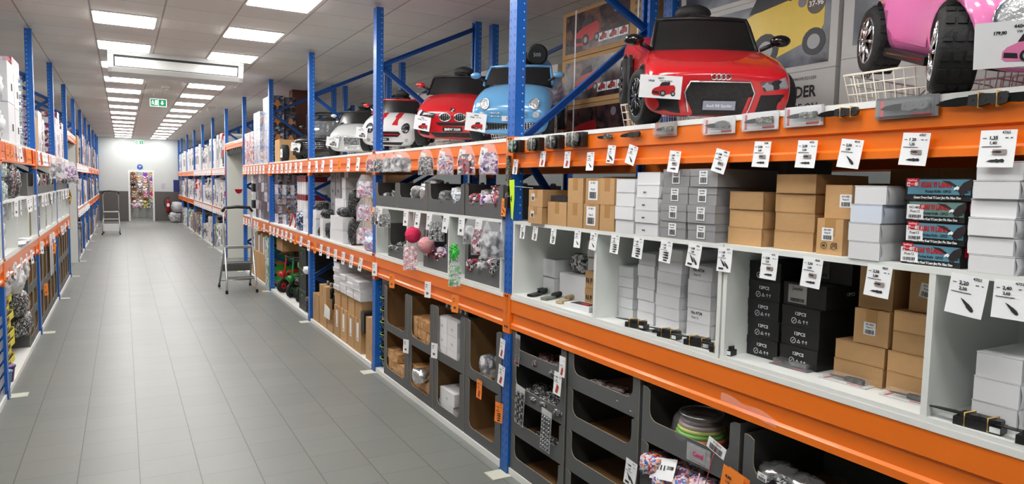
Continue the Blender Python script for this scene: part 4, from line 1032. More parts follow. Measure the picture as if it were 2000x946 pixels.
# brown cartons
tp = dict(tape=True)
stack('carton', 'box', 'R', 3.44, 3.6, -.02, ZC, .1, 2, .2, kraft, ('small brown carton with white label', 'of the pair beside the neon yellow card'), 'carton', tape=True, stick=dict(x=-.03, z=.035, w=.035, h=.04, lines=('4861',), size=.009))
stack('carton', 'box', 'R', 3.215, 3.41, .0, ZC, .134, 1, .2, kraft, ('low brown carton in front of a dark tray', 'next to the labelled pair'), 'carton', tape=True)
stack('carton', 'box', 'R', 3.06, 3.205, .0, ZC, .134, 2, .24, kraft, ('plain brown taped carton', 'of the stack before the sticker cartons'), 'carton', tape=True)
stack('carton', 'box', 'R', 2.915, 3.05, .0, ZC, .134, 2, .24, kraft, ('brown carton with large white sticker', 'of the pair'), 'carton', tape=True, stick=dict(x=0, z=.02, w=.08, h=.1, lines=('N° 4877', '', 'Pces:12'), size=.014))
stack('carton', 'box', 'R', 2.785, 2.905, .0, ZC, .134, 2, .24, kraft, ('plain brown taped carton', 'of the stack beside plain white boxes'), 'carton', tape=True)
goods('carton', 'box', 'R', 3.22, 3.44, .22, ZC, .17, .2, kraft, 'shaded brown carton standing behind the low brown carton', 'boxes behind the front row', 'carton')
goods('dark_tray', 'tray', 'R', 3.23, 3.4, .01, ZC+.136, .035, .15, bbox, 'small black tray lying on the low brown carton')
# white and grey stacks
stack('white_box', 'box', 'R', 2.63, 2.775, .0, ZC, .066, 4, .3, wbox, ('plain white box', 'of the stack beside brown cartons'))
stack('white_box', 'box', 'R', 2.455, 2.62, .0, ZC, .059, 5, .32, wbox, ('white box with small stamp', 'of the stack beside the grey boxes'), txt=lambda k: [('4869', .011, -.02, .02, .02)] if k < 4 else None)
st_g = dict(x=0, z=.012, w=.048, h=.056, lines=('NO.4842', 'Pces:12'), size=.0095)
stack('grey_box', 'box', 'R', 2.275, 2.445, .0, ZC, .077, 4, .3, gbox, ('grey box with barcode sticker', 'of the narrow grey stack'), 'lid', stick=st_g)
stack('grey_box', 'box', 'R', 2.1, 2.265, .0, ZC, .077, 4, .36, gbox, ('grey box with barcode sticker', 'of the grey stack beside low brown boxes'), 'lid', stick=st_g)
stack('dark_box', 'box', 'R', 2.05, 2.38, .36, ZC, .09, 4, .3, dgbox, ('dark grey box', 'of the row behind the grey stacks'), 'lid')
stack('brown_box', 'box', 'R', 1.895, 2.07, .04, ZC, .072, 3, .3, kraft, ('flat brown box', 'of the three-high brown stack'))
stack('brown_box', 'box', 'R', 1.67, 1.85, .055, ZC, .071, 4, .3, kraft, ('flat brown box', 'of the four-high brown stack'))
goods('carton', 'box', 'R', 1.535, 1.64, .03, ZC, .128, .2, kraft, 'brown carton with sticker and inked circles, under a taller one', 'sticker cartons', 'carton', tape=True, stick=dict(x=-.008, z=.05, w=.045, h=.045, lines=('NO.4781', 'Pces:12'), size=.009))
for q, x in enumerate((-.02, .02)):
    t = thing('ink_mark', f'hand-inked circle on the sticker carton, {["with the letter M", "scribbled over"][q]}', 'ink mark', P('R', 1.5875, .028, ZC+.032))
    MB().tube([(x+.012*cos(2*pi*i/16), 0, .012*sin(2*pi*i/16)) for i in range(16)], .0009, 5, closed=True).build('circle', ink, t)
    if q: MB().tube([(x-.014, 0, -.01), (x+.012, 0, .012), (x-.008, 0, .009), (x+.014, 0, -.008)], .0009, 5).build('scribble', ink, t)
    else: text('M', .014, x, .0, -.005, t, 'CENTER')
goods('carton', 'box', 'R', 1.52, 1.625, .045, ZC+.129, .118, .22, kraft, 'brown carton with sticker partly behind white boxes, upper of two', 'sticker cartons', 'carton', stick=dict(x=.03, z=.04, w=.045, h=.045, lines=('NO.4781', 'Pces:12'), size=.009))
for k in range(4):
    off = [.0, .004, .0, -.012][k]; m = [wbox, wbox, mat('bluish_white_card', rgb(214, 222, 236), .5), wbox][k]
    goods('white_box', 'box', 'R', 1.375+off, 1.49+off, -.005, ZC+k*.0615, .061, .3, m, f'cream white box, {ORD[k]} of the four beside the eagle boxes', 'white boxes beside the eagle boxes')
# eagle boxes
teal = mat('box_teal', rgb(86, 140, 160), .4, var=.08); teal2 = mat('box_green_teal', rgb(100, 135, 130), .4, var=.08)
maroon = mat('letter_red', rgb(190, 20, 30), .4); redl = mat('logo_red', rgb(215, 25, 45), .4); feather = mat('feather_brown', rgb(38, 28, 30), .5)
def eagle_box(k, s0, s1, d, z, h, dp, lab, tl, sticker_txt=None, logo=True):
    t = thing('knife_box', lab, 'box', P('R', (s0+s1)/2, d, z, [0, .02, -.015, .01][k]), 'black and teal eagle boxes'); w = s1-s0; a = w/2
    link('body', box_mesh(w, h, dp, bbox, 'lid'), t)
    MB().box(-a*.92, a*.96, -.0008, 0, h*.27, h*.95).build('teal_panel', tl, t)
    text('KUAI YI LANG', h*.34, -a*.05, -.001, h*.6, t, 'CENTER', .045, .62, maroon, 'title_lettering')
    text('Pocket Knife  12PCS', h*.17, a*.02, -.001, h*.36, t, 'CENTER', .02, .8, ink)
    text('Guang Dong Kuai Yi Lang Jing Pin Xiao Dao', h*.155, 0, -.001, h*.08, t, 'CENTER', .03, .76, paper, 'band_lettering')
    if logo:
        MB().box(-a*.96, -a*.58, -.0018, -.0008, h*.62, h*1.0).build('red_logo', redl, t); text('快一郎', h*.2, -a*.77, -.0018, h*.66, t, 'CENTER', .02, .9, paper); text('KuaiYiLang', h*.1, -a*.77, -.0018, h*.88, t, 'CENTER', .02, .9, paper)
    # eagle in flight
    mb = MB(); e = lambda pts: [(a*.72+x*h, h*.6+z*h) for x, z in pts]
    mb.pr(e([(-.9, .3), (-.55, .28), (-.3, .12), (-.1, .02), (.1, -.05), (.3, -.22), (.15, -.25), (0, -.3), (-.15, -.2), (-.2, -.05), (-.45, .1), (-.7, .2)]), -.0022, -.0008)
    mb.pr(e([(-.1, .0), (.05, .2), (.35, .36), (.42, .2), (.4, .0), (.3, -.15), (.1, -.1)]), -.0024, -.001)
    mb.build('eagle_body', feather, t)
    MB().pr(e([(-.32, -.02), (-.2, .06), (-.1, .0), (-.15, -.12), (-.24, -.08), (-.34, -.14)]), -.003, -.0015).build('eagle_head', paper, t)
    mb = MB(); 
    for x in (-.12, .02): mb.pr(e([(x, -.2), (x+.03, -.32), (x-.06, -.4), (x+.0, -.36), (x+.02, -.42), (x+.06, -.34), (x+.06, -.2)]), -.002, -.0008)
    mb.build('eagle_claws', feather, t)
    if sticker_txt: sticker(t, -a*.7, h*.1, w*.3, h*.72, sticker_txt, True, h*.17, R=Matrix.Rotation(radians(rnd.uniform(-2, 2)), 4, 'Y'))
    # side end print
    mb = MB(); mb.box(a, a+.0008, .02, .075, h*.5, h*.95); mb.build('side_logo', redl, t)
    return t
eagle_box(3, 1.143, 1.325, .03, ZC, .066, .28, 'eagle box with white NO.4857 sticker, lowest of four', teal, ('NO.4857', 'Pces:12'))
eagle_box(2, 1.135, 1.312, .028, ZC+.068, .066, .28, 'eagle box with thin lettered sticker, second up of four', teal, ('No.4857', 'Pces:12'))
eagle_box(1, 1.14, 1.315, .03, ZC+.136, .064, .28, 'greenish eagle box with sticker, third up of four', teal2, ('NO.4857', 'Pces:12'), False)
eagle_box(0, 1.125, 1.325, .03, ZC+.202, .068, .28, 'eagle box without a sticker, topmost of four', teal)
stack('white_box', 'box', 'R', .985, 1.108, .0, ZC, .0525, 6, .3, wbox, ('white folded box', 'of the tall stack beside the eagle boxes'), jit=.008)
stack('white_box', 'box', 'R', .82, .955, .0, ZC, .055, 5, .3, wbox, ('white box', 'of the last stack at the picture edge'), jit=.008)
# darker cartons behind, up to the beam
xx = .6
for k in range(8):
    w_ = .36; goods('carton', 'box', 'R', xx, xx+w_, .6, ZM+.001, .74+.03*(k % 3), .35, kraft, f'shaded brown carton at the back of the near bay, {NTH[k]} from the camera', 'cartons at the back of the near bay', 'carton', tape=(k % 2 == 0), stick=dict(x=0, z=.68, w=.07, h=.05, lines=('NO.48',), size=.01) if k in (1, 2, 5) else None); xx += w_+.03

# inside the cubbies
D1 = .17
goods('white_box', 'box', 'R', 3.66, 3.795, .22, ZB, .102, .25, wbox, 'white box under an open one, beside the sheathed knife', None)
t = thing('open_white_box', 'open-topped white box stacked in the first cubby', 'box', P('R', 3.727, .22, ZB+.104)); a = .0675
mb = MB(); mb.box(-a, a, 0, .003, 0, .115); mb.box(-a, a, .247, .25, 0, .115); mb.box(-a, -a+.003, .003, .247, 0, .115); mb.box(a-.003, a, .003, .247, 0, .115); mb.box(-a, a, 0, .25, 0, .003); mb.build('walls', wbox, t)
goods('white_box', 'box', 'R', 3.33, 3.65, .25, ZB, .145, .24, wbox, 'long white box at the bottom of the first cubby', None)
pack('foil_pack', 'pack', P('R', 3.56, .36, ZB+.147), .17, .14, .12, patchmat('grey_wrapped', [rgb(120, 120, 122), rgb(190, 190, 192), rgb(60, 60, 62), rgb(225, 226, 228)], 40, .25, bump=.6), 'crumpled grey wrapped goods on the long white box', seed=2)
goods('white_box', 'box', 'R', 3.28, 3.42, .3, ZB+.147, .11, .2, wbox, 'white box in the first cubby, resting on the long box', None)
goods('white_box', 'box', 'R', 3.29, 3.47, .33, ZB+.26, .1, .18, wbox, 'white box highest in the first cubby', None)
for k in range(2): goods('brown_box', 'box', 'R', 3.12, 3.3, .2, ZB+k*.1, .098, .2, kraft, f'brown box printed N F in the first cubby, {["lower", "upper"][k]}', 'brown boxes printed N F', 'lid', txt=[('N F', .04, -.05, .03, .03)])
goods('black_sheet', 'box', 'R', 2.965, 2.99, .03, ZB, .19, .25, bbox, 'thin dark box upright against the first white divider', None)
# sheathed and cord-wrapped knives
def sheath_knife(s, d, L, yaw, mS, mH, label, curl):
    t = thing('sheath_knife', label, 'knife', P('R', s, d, ZB, yaw), 'sheathed knives in the first cubby')
    mb = MB(); mb.pr([(-.02, 0), (.02, .0), (.024, L*.4), (.018, L*.58), (-.018, L*.58), (-.024, L*.4)], .002, .016, 'z'); mb.build('sheath', mS, t)
    mb = MB(); mb.tube([(0, L*.58, .014), (0, L*.75, .02), (0, L*.98, .018)], [.013, .015, .014], 8)
    for k in range(7): mb.tube([(.018*cos(q), L*(.6+.055*k)+.008*sin(q), .018+.015*sin(q)) for q in [2*pi*i/8 for i in range(8)]], .0035, 5, closed=True)
    mb.build('wrapped_handle', mH, t)
    if curl: MB().tube([(0, L*.98, .02), (-.03, L*1.05, .03), (-.07, L*1.02, .02), (-.1, L*.9, .006), (-.13, L*.95, .006), (-.12, L*1.1, .006), (-.09, L*1.05, .01)], .004, 6).build('cord', black, t)
    return t
sheath_knife(3.64, .03, .2, radians(28), black, black, 'black sheathed knife with looped cord at the front of the first cubby', True)
sheath_knife(3.5, .04, .19, radians(24), mat('sheath_olive', rgb(120, 124, 112), .5), black, 'olive sheathed knife with striped cord handle in the first cubby', False)
t = thing('white_box', 'flat white box with black and red picture on the first cubby ledge', 'box', P('R', 3.16, .045, ZB, .12)); link('body', box_mesh(.21, .03, .1, wbox, 'lid'), t)
mb = MB().box(-.07, .09, .015, .085, .0298, .031); mb.build('picture', bbox, t); mb = MB().box(.0, .06, .03, .06, .0305, .0316); mb.build('red_print', red_ink, t)
sheath_knife(3.36, .06, .18, radians(30), mat('sheath_tan', rgb(180, 165, 130), .5), mat('cord_tan', rgb(170, 150, 110), .7), 'tan cord-wrapped knife beside the flat picture box', False)
# second cubby
stack('white_box', 'box', 'R', 2.795, 2.92, .15, ZB, .054, 5, .25, wbox, ('white box', 'of the first stack in the second cubby'), jit=.005)
stack('white_box', 'box', 'R', 2.635, 2.765, .15, ZB, .059, 6, .25, wbox, ('white box', 'of the second stack in the second cubby'), jit=.006)
stack('white_box', 'box', 'R', 2.44, 2.61, .14, ZB, .056, 7, .25, wbox, ('white box', 'of the third stack in the second cubby'), jit=.005)
stack('white_box', 'box', 'R', 2.265, 2.415, .16, ZB, .066, 5, .25, wbox, ('white box', 'of the No.4734 stack in the second cubby'), jit=.004, txt=lambda k: [('No.4734', .02, -.012, .038, .01), ('Pces: 12', .013, -.02, .018)] if k in (1, 4) else None)
stack('white_box', 'box', 'R', 2.105, 2.25, .19, ZB, .062, 4, .25, wbox, ('white box', 'of the stack against the second divider'), jit=.004)
# third cubby
tx = [('12PCS', .018, 0, .045, .02, 1.1, paper), ('⊘ △ ↑↑', .017, 0, .016, .02, 1, paper)]
stack('black_box', 'box', 'R', 1.865, 2.025, .13, ZB, .0785, 5, .27, bbox, ('black box marked 12PCS', 'of the five-high stack'), 'lid', txt=lambda k: tx, jit=.002)
stack('black_box', 'box', 'R', 1.685, 1.86, .135, ZB, .0785, 3, .27, bbox, ('black box marked 12PCS', 'of the three-high stack'), 'lid', txt=lambda k: tx, jit=.003)
t = goods('black_box', 'box', 'R', 1.665, 1.86, .14, ZB+.238, .09, .26, bbox, 'black box with grey label facing out, on the three-high stack', None, 'lid', stick=dict(x=-.03, z=.01, w=.085, h=.072, lines=('Journal', ''), size=.018, m=mat('grey_label', rgb(150, 150, 146), .5)))
text('12PCS', .018, .0995, .14, .05, t, 'CENTER', .02, 1.1, paper, R=Matrix.Rotation(pi/2, 4, 'Z')); 
goods('black_box', 'box', 'R', 1.64, 1.83, .25, ZB+.33, .095, .22, bbox, 'black box with dim label, topmost behind the hanging tag', None, 'lid', stick=dict(x=-.04, z=.015, w=.075, h=.065, lines=('Journal', ''), size=.016, m=mat('dim_label', rgb(96, 96, 94), .5)))
for k in range(2):
    goods('brown_box', 'box', 'R', 1.437, 1.632, .155+.004*k, ZB+k*.071, .07, .28, kraft, f'wide flat brown box, {["lower", "upper"][k]} of the pair beside the black boxes', 'flat brown boxes in the third cubby')
    goods('brown_box', 'box', 'R', 1.262, 1.43, .16, ZB+k*.071, .07, .28, kraft, f'flat brown box, {["lower", "upper"][k]} of the pair against the third divider', 'flat brown boxes in the third cubby')
    goods('brown_box', 'box', 'R', 1.275, 1.42, .165, ZB+(k+2)*.071, .07, .27, kraft, f'flat brown box, {["third", "fourth"][k]} up against the third divider', 'flat brown boxes in the third cubby')
goods('carton', 'box', 'R', 1.432, 1.565, .165, ZB+.143, .125, .22, kraft, 'brown carton with NO.4820 sticker on the wide flat boxes', 'stickered cartons in the third cubby', 'carton', tape=True, stick=dict(x=-.005, z=.035, w=.045, h=.045, lines=('NO.4820', 'Pces:12'), size=.009))
goods('carton', 'box', 'R', 1.44, 1.57, .19, ZB+.27, .15, .2, kraft, 'brown carton with sticker, highest beside the black boxes', 'stickered cartons in the third cubby', 'carton', tape=True, stick=dict(x=-.01, z=.06, w=.045, h=.045, lines=('NO.4819', 'Pces:12'), size=.009))
goods('carton', 'box', 'R', 1.27, 1.385, .19, ZB+.286, .13, .2, kraft, 'brown carton with tilted NO.4819 sticker beside the third divider', 'stickered cartons in the third cubby', 'carton', stick=dict(x=0, z=.05, w=.05, h=.048, lines=('NO.4819', 'Pces:12'), size=.0095, R=Matrix.Rotation(.15, 4, 'Y')))
# fourth cubby
stack('white_box', 'box', 'R', .98, 1.105, .07, ZB, .073, 3, .28, wbox, ('white box', 'of the stack in the fourth cubby'), jit=.004)
stack('white_box', 'box', 'R', .8, .96, .1, ZB, .073, 3, .28, wbox, ('white box', 'of the far-right stack in the fourth cubby'), jit=.004)
# knives on the ledge: on small black boxes with rubber bands
def ledge_knife(s, d, L, yaw, kind, label, mh=None, base=True):
    t = thing('banded_knife', label, 'knife', P('R', s, d, ZB, yaw), 'knives rubber-banded to small boxes')
    if base: MB().box(-L*.1, L*.5, .0, .045, 0, .024).build('black_box_base', bbox, t)
    a, b = knife_mesh(kind, L, blade_b, mh or handle_b); z0 = .032 if base else .008
    R_ = Matrix.Translation((0, .02, z0)) @ Matrix.Rotation(-pi/2, 4, 'X'); link('blade', a, t, R_); link('handle', b, t, R_)
    if base:
        for x in (.05, .34): MB().tube([(x*L, -.003, -.0+.002), (x*L, -.003, .042), (x*L+.01, .048, .042), (x*L+.01, .048, .002)], .0022, 6, closed=True).build('rubber_band', rband, t)
        MB().box(L*.36, L*.49, -.001, 0, .004, .02).build('white_sticker', paper, t)
    return t
ledge_knife(2.66, .01, .19, .22, 0, 'black knife banded to a box before the first white stack', handle_b)
ledge_knife(2.5, .03, .2, .35, 1, 'dark knife lying loose between two banded knives', handle_b, False)
ledge_knife(2.42, .005, .18, .2, 2, 'black knife banded to a box, second along the ledge', handle_b)
ledge_knife(2.24, .005, .21, .25, 1, 'black knife banded to a box before the No.4734 stack', handle_b)
ledge_knife(2.09, .005, .17, .22, 0, 'black knife banded to a box beside the second divider', handle_b)
ledge_knife(1.1, .01, .21, .1, 0, 'black knife banded to a box before the fourth cubby stack', handle_b)
ledge_knife(.93, .0, .19, .1, 1, 'black knife banded to a box at the picture edge', handle_b)
flatM = lambda s, d, yaw: P('R', s, d, ZB+.002, yaw) @ Matrix.Rotation(-pi/2, 4, 'X')
cardg = mat('card_smoky', rgb(88, 92, 96), .4); cardw = mat('card_white', rgb(222, 222, 224), .4); cardbr = mat('card_brown_grey', rgb(150, 142, 130), .4)
blister('R', 0, 0, .17, .062, 'smoky blister pack lying before the black boxes', 0, cardg, handle_g, M=flatM(1.78, .088, .06))
blister('R', 0, 0, .18, .065, 'clear blister pack with red edge lying before the brown boxes', 1, cardw, handle_b, M=flatM(1.55, .09, .06))
blister('R', 0, 0, .17, .062, 'clear blister pack lying beside the third divider', 0, cardw, handle_b, M=flatM(1.32, .09, .06))

# ================================================================ top beam of the near bay: blister packs, pouched knives, tags
def px_s(s): return s
bl = [(1.0 , 0)]
ZF = 2.172
blister('R', 2.415, 2.108, .145, .062, 'blister pack with camouflage knife on brown card, by the red car wheel', 0, cardbr, camo, L=.11)
blister('R', 2.095, 2.100, .175, .068, 'blister pack with grey wavy-handled knife, second along the top beam', 1, cardw, handle_g)
blister('R', 1.885, 2.103, .175, .070, 'blister pack with camouflage knife, third along the top beam', 2, cardw, camo)
blister('R', 1.69, 2.106, .165, .072, 'blister pack with long tactical knife, fourth along the top beam', 0, cardw, camo)
blister('R', 1.315, 2.108, .2, .066, 'dark blister pack with silver-handled knife under the pink car', 0, cardg, handle_g)
for s, L, kd, lab in ((2.66, .15, 0, 'small black knife tied by film under the red car wheel'), (2.86, .13, 1, 'small camouflage knife tied to the top beam'), (1.55, .16, 0, 'black knife in rubber bands beside the dark blister pack'), (1.12, .2, 0, 'black knife in rubber bands below the pink wheel'), (.965, .2, 1, 'black knife in rubber bands at the picture edge')):
    knife(P('R', s, -.02, 2.125 if s > 2 else 2.14), L, kd, lab, mh=camo if 'camou' in lab else handle_b, bands=2 if s < 2 else 0, group='knives fastened to the top beam')
    if s > 2: pass
for k, (s, w_) in enumerate(((3.76, .1), (3.53, .1), (3.32, .1), (3.11, .13))):
    t = thing('pouched_knife', ['green folded knife on black pouch next to the blue post', 'camouflage knife strapped on a pouch, second from the post', 'camouflage knife strapped on a pouch, third from the post', 'big camouflage knife pouch, fourth from the post'][k], 'knife', P('R', s, -.05, 2.075+.004*k), 'pouched knives on the top beam')
    MB().box(-w_/2, w_/2+.02, .012, .045, 0, .075).build('pouch', black, t)
    me = crumple(w_, .03, .07, k).mesh('wrapped_knife', [patchmat('green_knife', [rgb(40, 110, 80), rgb(30, 32, 32), rgb(160, 165, 160)], 60, .3)] if k == 0 else [camo]); link('wrapped_knife', me, t, Matrix.Translation((0, .0, .002)))
    for x in (-.03, .03): MB().tube([(x, -.018, .0), (x, -.018, .075), (x, .046, .077), (x, .046, -.002)], .0016, 5, closed=True).build('string', paper, t)
tags_near = [  # s, ztop, w, h, roll, code, prices, art
 (3.775, 2.035, .062, .115, 4, '4886', ('2,40', '2,80'), 2), (3.455, 2.075, .062, .112, 3, '4874', ('2,75', '3,10'), 4), (3.2, 2.065, .062, .112, 1, '4871', ('2,95', '3,30'), 4), (2.985, 2.055, .07, .12, 0, '4850', ('3,25', '3,60'), 1),
 (2.805, 2.083, .068, .112, 5, '4748', ('1,95', '2,20'), 3), (2.635, 2.075, .075, .115, 16, '4746', ('1,90', '2,15'), 1), (2.345, 2.04, .078, .118, 6, '4715', ('2,50', '2,90'), 0), (2.065, 2.035, .08, .118, 14, '4787', ('3,00', '3,40'), 0),
 (1.865, 2.06, .085, .122, 3, '4798', ('3,00', '3,40'), 0), (1.665, 2.055, .088, .122, 3, '4793', ('3,00', '3,40'), 0), (1.49, 2.05, .088, .12, 7, '4818', ('2,50', '2,80'), 1), (1.275, 2.06, .092, .125, 4, '4757', ('1 20', '1,35'), 0), (1.045, 2.055, .1, .13, 1, '4765', ('1,35', '1,40'), 0)]
for k, (s, z, w_, h_, ro, code, pr_, art) in enumerate(tags_near):
    w_, h_ = w_*.93, h_*.8
    price_tag('R', s, z, w_, h_, f'white price tag coded {code}, {NTH[k]} from the blue post on the top beam', -.012, radians(ro), -.03, 0, None, pr_, code, art, 'price tags on the near top beam')
tags_mid = [(3.68, .062, .105, 2, '4870', ('2,60', '2,90'), 2), (3.53, .062, .105, 5, '4875', ('2,60', '2,90'), 2), (3.33, .062, .11, 3, '4833', ('3,30', '3,80'), 2), (3.09, .068, .118, 0, '4738', ('2,00', '2,20'), 1), (2.94, .07, .118, 5, '4739', ('1,80', '2,00'), 1),
 (2.76, .075, .118, 3, '4740', ('1,25', '1,40'), 2), (2.58, .08, .125, 4, '4741', ('1,20', '1,40'), 2), (2.385, .085, .125, 4, '4742', ('1,25', '1,40'), 2), (2.205, .09, .128, 6, '4734', ('2,50', '2,60'), 3), (2.035, .085, .125, 0, '4737', ('1,30', '1,50'), 3),
 (1.81, .085, .128, 1, '4771', ('3,00', '3,50'), 0), (1.62, .09, .135, 3, '4828', ('2,50', '2,80'), 0), (1.37, .095, .13, 3, '4833', ('2,50', '2,80'), 0), (1.125, .115, .148, 5, '4703', ('2,20', '2,30'), 1), (.985, .1, .135, 0, '4702', ('2,40', '2,60'), 1)]
for k, (s, w_, h_, ro, code, pr_, art) in enumerate(tags_mid):
    w_, h_ = w_*.9, h_*.8
    price_tag('R', s-(.03 if k == 13 else 0), ZC-.012-(.006 if k < 3 else .0), w_, h_, f'white price tag, {NTH[k]} from the blue post, hanging from the cubby shelf edge', -.006, radians(ro), -.03, 0, None, pr_, code, art, 'price tags on the cubby shelf edge')

# on the near blue post: strap, neon card, orange tag, wires
t = thing('camouflage_strap', 'black and camouflage strap holder hanging on the nearest blue post', 'strap', P('R', 3.855, -.03, 1.8)); MB().pr([(-.02, 0), (.018, 0), (.02, .12), (.012, .26), (-.012, .26), (-.018, .12)], 0, .02).build('strap', camo, t); MB().box(-.024, .022, -.004, .024, .03, .07).build('buckle', black, t); MB().box(-.02, .02, -.004, .024, -.07, .0).build('strap_end', black, t)
t = thing('neon_card', 'neon yellow card with a handwritten 4 beside the blue post', 'price card', P('R', 3.80, -.03, 1.79)); MB().pr([(-.025, .115), (.04, .12), (.045, .0), (.03, -.13), (.012, -.12)], 0, .001).build('card', mat('neon_yellow', rgb(200, 240, 40), .5), t); text('4', .06, .005, -.001, -.02, t, 'CENTER', .0)
t = thing('wire_hook', 'thin bare wire hook sticking out behind the neon yellow card', 'wire hook', P('R', 3.75, -.02, 1.87)); MB().tube([(-.12, 0, .0), (.05, .0, -.004), (.2, .0, -.01)], .0015, 5).build('wire', wire_m, t)
price_tag('R', 3.905, 1.79, .06, .115, 'orange price tag on the nearest blue post at eye level', -.02, radians(2), 0, 0, orange_paper, ('3,20', '3,60'), '4860', 3, 'tags on the blue post')
price_tag('R', 3.865, .885, .065, .125, 'white price tag on the blue post just under the middle beam', -.03, radians(6), 0, 0, None, ('1,20', '1,40'), '2280', 4, 'tags on the blue post')
price_tag('R', 3.87, .71, .085, .13, 'white price tag with hand picture on the blue post', -.03, radians(6), 0, 0, None, ('2,20', '2,50'), '2281', 4, 'tags on the blue post')
price_tag('R', 3.86, .47, .07, .13, 'orange barcode price tag low on the blue post', -.05, radians(2), 0, .3, orange_paper, ('1,30', '1,50'), '2290', 2, 'tags on the blue post')

# ================================================================ lower part of the near bay: grey trays
cols_n = [(3.195, 3.815), (2.555, 3.175), (1.93, 2.535), (1.3, 1.91), (.7, 1.28)]
cn = ['against the blue post', 'second column', 'third column', 'fourth column', 'last column']
for c, (a_, b_) in enumerate(cols_n):
    hh = .234 if c < 2 else .262
    for k in range(4 if c < 2 else 3):
        z0 = (.046 if c < 2 else .14) + k*(hh+.002)
        if c == 3: z0 -= .03
        if c >= 2 and k == 0: pass
        tray('R', a_, b_, .012, z0, hh, .5, .088 if c < 2 else .11, f'grey cardboard display tray, {"topmost" if k == (3 if c < 2 else 2) else ORD[k]} of the {cn[c]} in the near bay', 'grey display trays in the near bay', end=.05)
wrapm = patchmat('wrapped_bw', [rgb(38, 38, 40), rgb(150, 152, 154), rgb(80, 80, 82), rgb(205, 205, 205), rgb(50, 48, 50), rgb(60, 60, 62)], 70, .2, bump=.7)
wrapr = patchmat('wrapped_red', [rgb(150, 40, 35), rgb(40, 40, 42), rgb(160, 162, 165), rgb(90, 90, 95)], 70, .2, bump=.7)
wrapc = patchmat('wrapped_colourful', [rgb(215, 60, 90), rgb(240, 240, 242), rgb(235, 130, 50), rgb(120, 90, 170), rgb(70, 130, 190), rgb(225, 190, 205), rgb(200, 205, 210), rgb(215, 215, 220)], 55, .2, bump=.8)
wrapbr = patchmat('wrapped_rust', [rgb(120, 62, 38), rgb(190, 180, 172), rgb(70, 40, 28), rgb(215, 215, 214)], 40, .2, bump=.7)
zt3 = .046+3*.236; zt2 = .046+2*.236
for k in range(7): pack('film_pack', 'pack', P('R', 3.35+.055*k, .06+.05*(k % 3), zt3+.012+.012*(k % 2), yaw=.5*(k % 4)-.7), .15, .1, .045, wrapr if k % 2 else wrapm, f'small film-wrapped pack, {NTH[k]} in the top tray against the blue post', 'packs in the top tray against the post', seed=k)
for k in range(10): pack('film_pack', 'pack', P('R', 3.27+.048*k, .05+.05*(k % 3), zt2+.04+.015*(k % 3), yaw=.6*(k % 5)-1.2), .14, .1, .035, wrapm, f'black and white pack, {NTH[k]} in the second tray against the post', 'packs in the second tray', seed=k)
for k in range(5): pack('film_pack', 'pack', P('R', 3.35+.06*k, .1, .046+.236+.012, yaw=.6*k), .12, .1, .04, wrapm, f'dark pack, {NTH[k]} in the third tray against the post', 'packs in the third tray', seed=k+1)
for k in range(9): 
    pack('bubble_bag', 'pack', P('R', 2.62+.05*k, .09+.03*(k % 2), zt3+.01+.012*(k % 3), yaw=.2*(k % 3)), .12, .16, .025, patchmat('rose_grey_pack', [rgb(165, 140, 135), rgb(210, 205, 202), rgb(110, 92, 90)], 50, .25, bump=.5), f'flat rose-grey packet, {NTH[k]} in the top tray of the second column', 'packets in the top tray of the second column', seed=k)
# hanging strips of beads and combs in front of the trays
for q, (s, lab) in enumerate(((3.655, 'clear strip of thin white and black combs hanging before the trays'), (3.345, 'clear strip of metal bead chains hanging before the trays'))):
    t = thing('hanging_strip', lab, 'hanging strip', P('R', s, -.012, .63-.06*q, roll=radians(4)))
    MB().box(-.055, .055, 0, .001, -.25, 0).build('film_strip', film, t); MB().box(-.055, .055, -.002, 0, -.035, .0).build('header', filmmat('header_film', (.8, .8, .8), .6), t)
    mb = MB()
    for k in range(4):
        x = -.036+.024*k
        if q: 
            for i in range(16): mb.ell((x, -.005, -.045-.0125*i), (.0045+.003*(k % 2), .004, .005), 6, 4, m=i % 2)
        else:
            mb.box(x-.004, x+.004, -.004, -.001, -.24, -.045, m=k % 2)
            for i in range(8): mb.box(x-.008, x+.008, -.006, -.003, -.06-.022*i, -.05-.022*i, m=(k+i) % 2)
    mb.build('combs' if not q else 'bead_chains', [mat('bead_silver', rgb(185, 188, 192), .2, .7), black], t)
t = thing('bead_card', 'see-through card of dark beads hanging from the middle beam', 'hanging strip', P('R', 3.69, -.02, .95, roll=radians(3)))
MB().box(-.03, .03, 0, .001, -.2, 0).build('film_strip', film, t)
mb = MB()
for i in range(14):
    for k in range(4): mb.ell((-.021+.014*k, -.003, -.03-.0115*i), (.005, .003, .004), 6, 4, m=0)
mb.ell((0, -.005, -.18), (.014, .004, .012), 8, 6, m=1); mb.build('beads', [mat('bead_brown', rgb(70, 60, 58), .4), mat('bead_red', rgb(150, 40, 35), .4)], t)
price_tag('R', 3.17, .93, .06, .115, 'long white tag with jewellery picture under the middle beam', -.03, 0, 0, 0, None, ('', ''), '', 4, 'tags before the trays')
price_tag('R', 3.21, .83, .078, .13, 'white price tag with red box picture before the first two columns', -.03, radians(3), 0, 0, None, ('8,00', '9,00'), '3108', 4, 'tags before the trays')
price_tag('R', 2.545, .56, .085, .13, 'white price tag with earrings picture before the third column', -.03, radians(6), 0, 0, None, ('0,90', '1,10'), '3116', 3, 'tags before the trays')
t = thing('orange_tag_pair', 'folded orange price tag with bottle pictures before the third column', 'price tag', P('R', 1.895, -.05, .76, roll=radians(10)))
for q in (0, 1):
    a = MB().box(-.055, .055, 0, .001, -.15, 0).build('card', orange_paper, t, Matrix.Translation((.012*q, .02*q, -.008*q)))
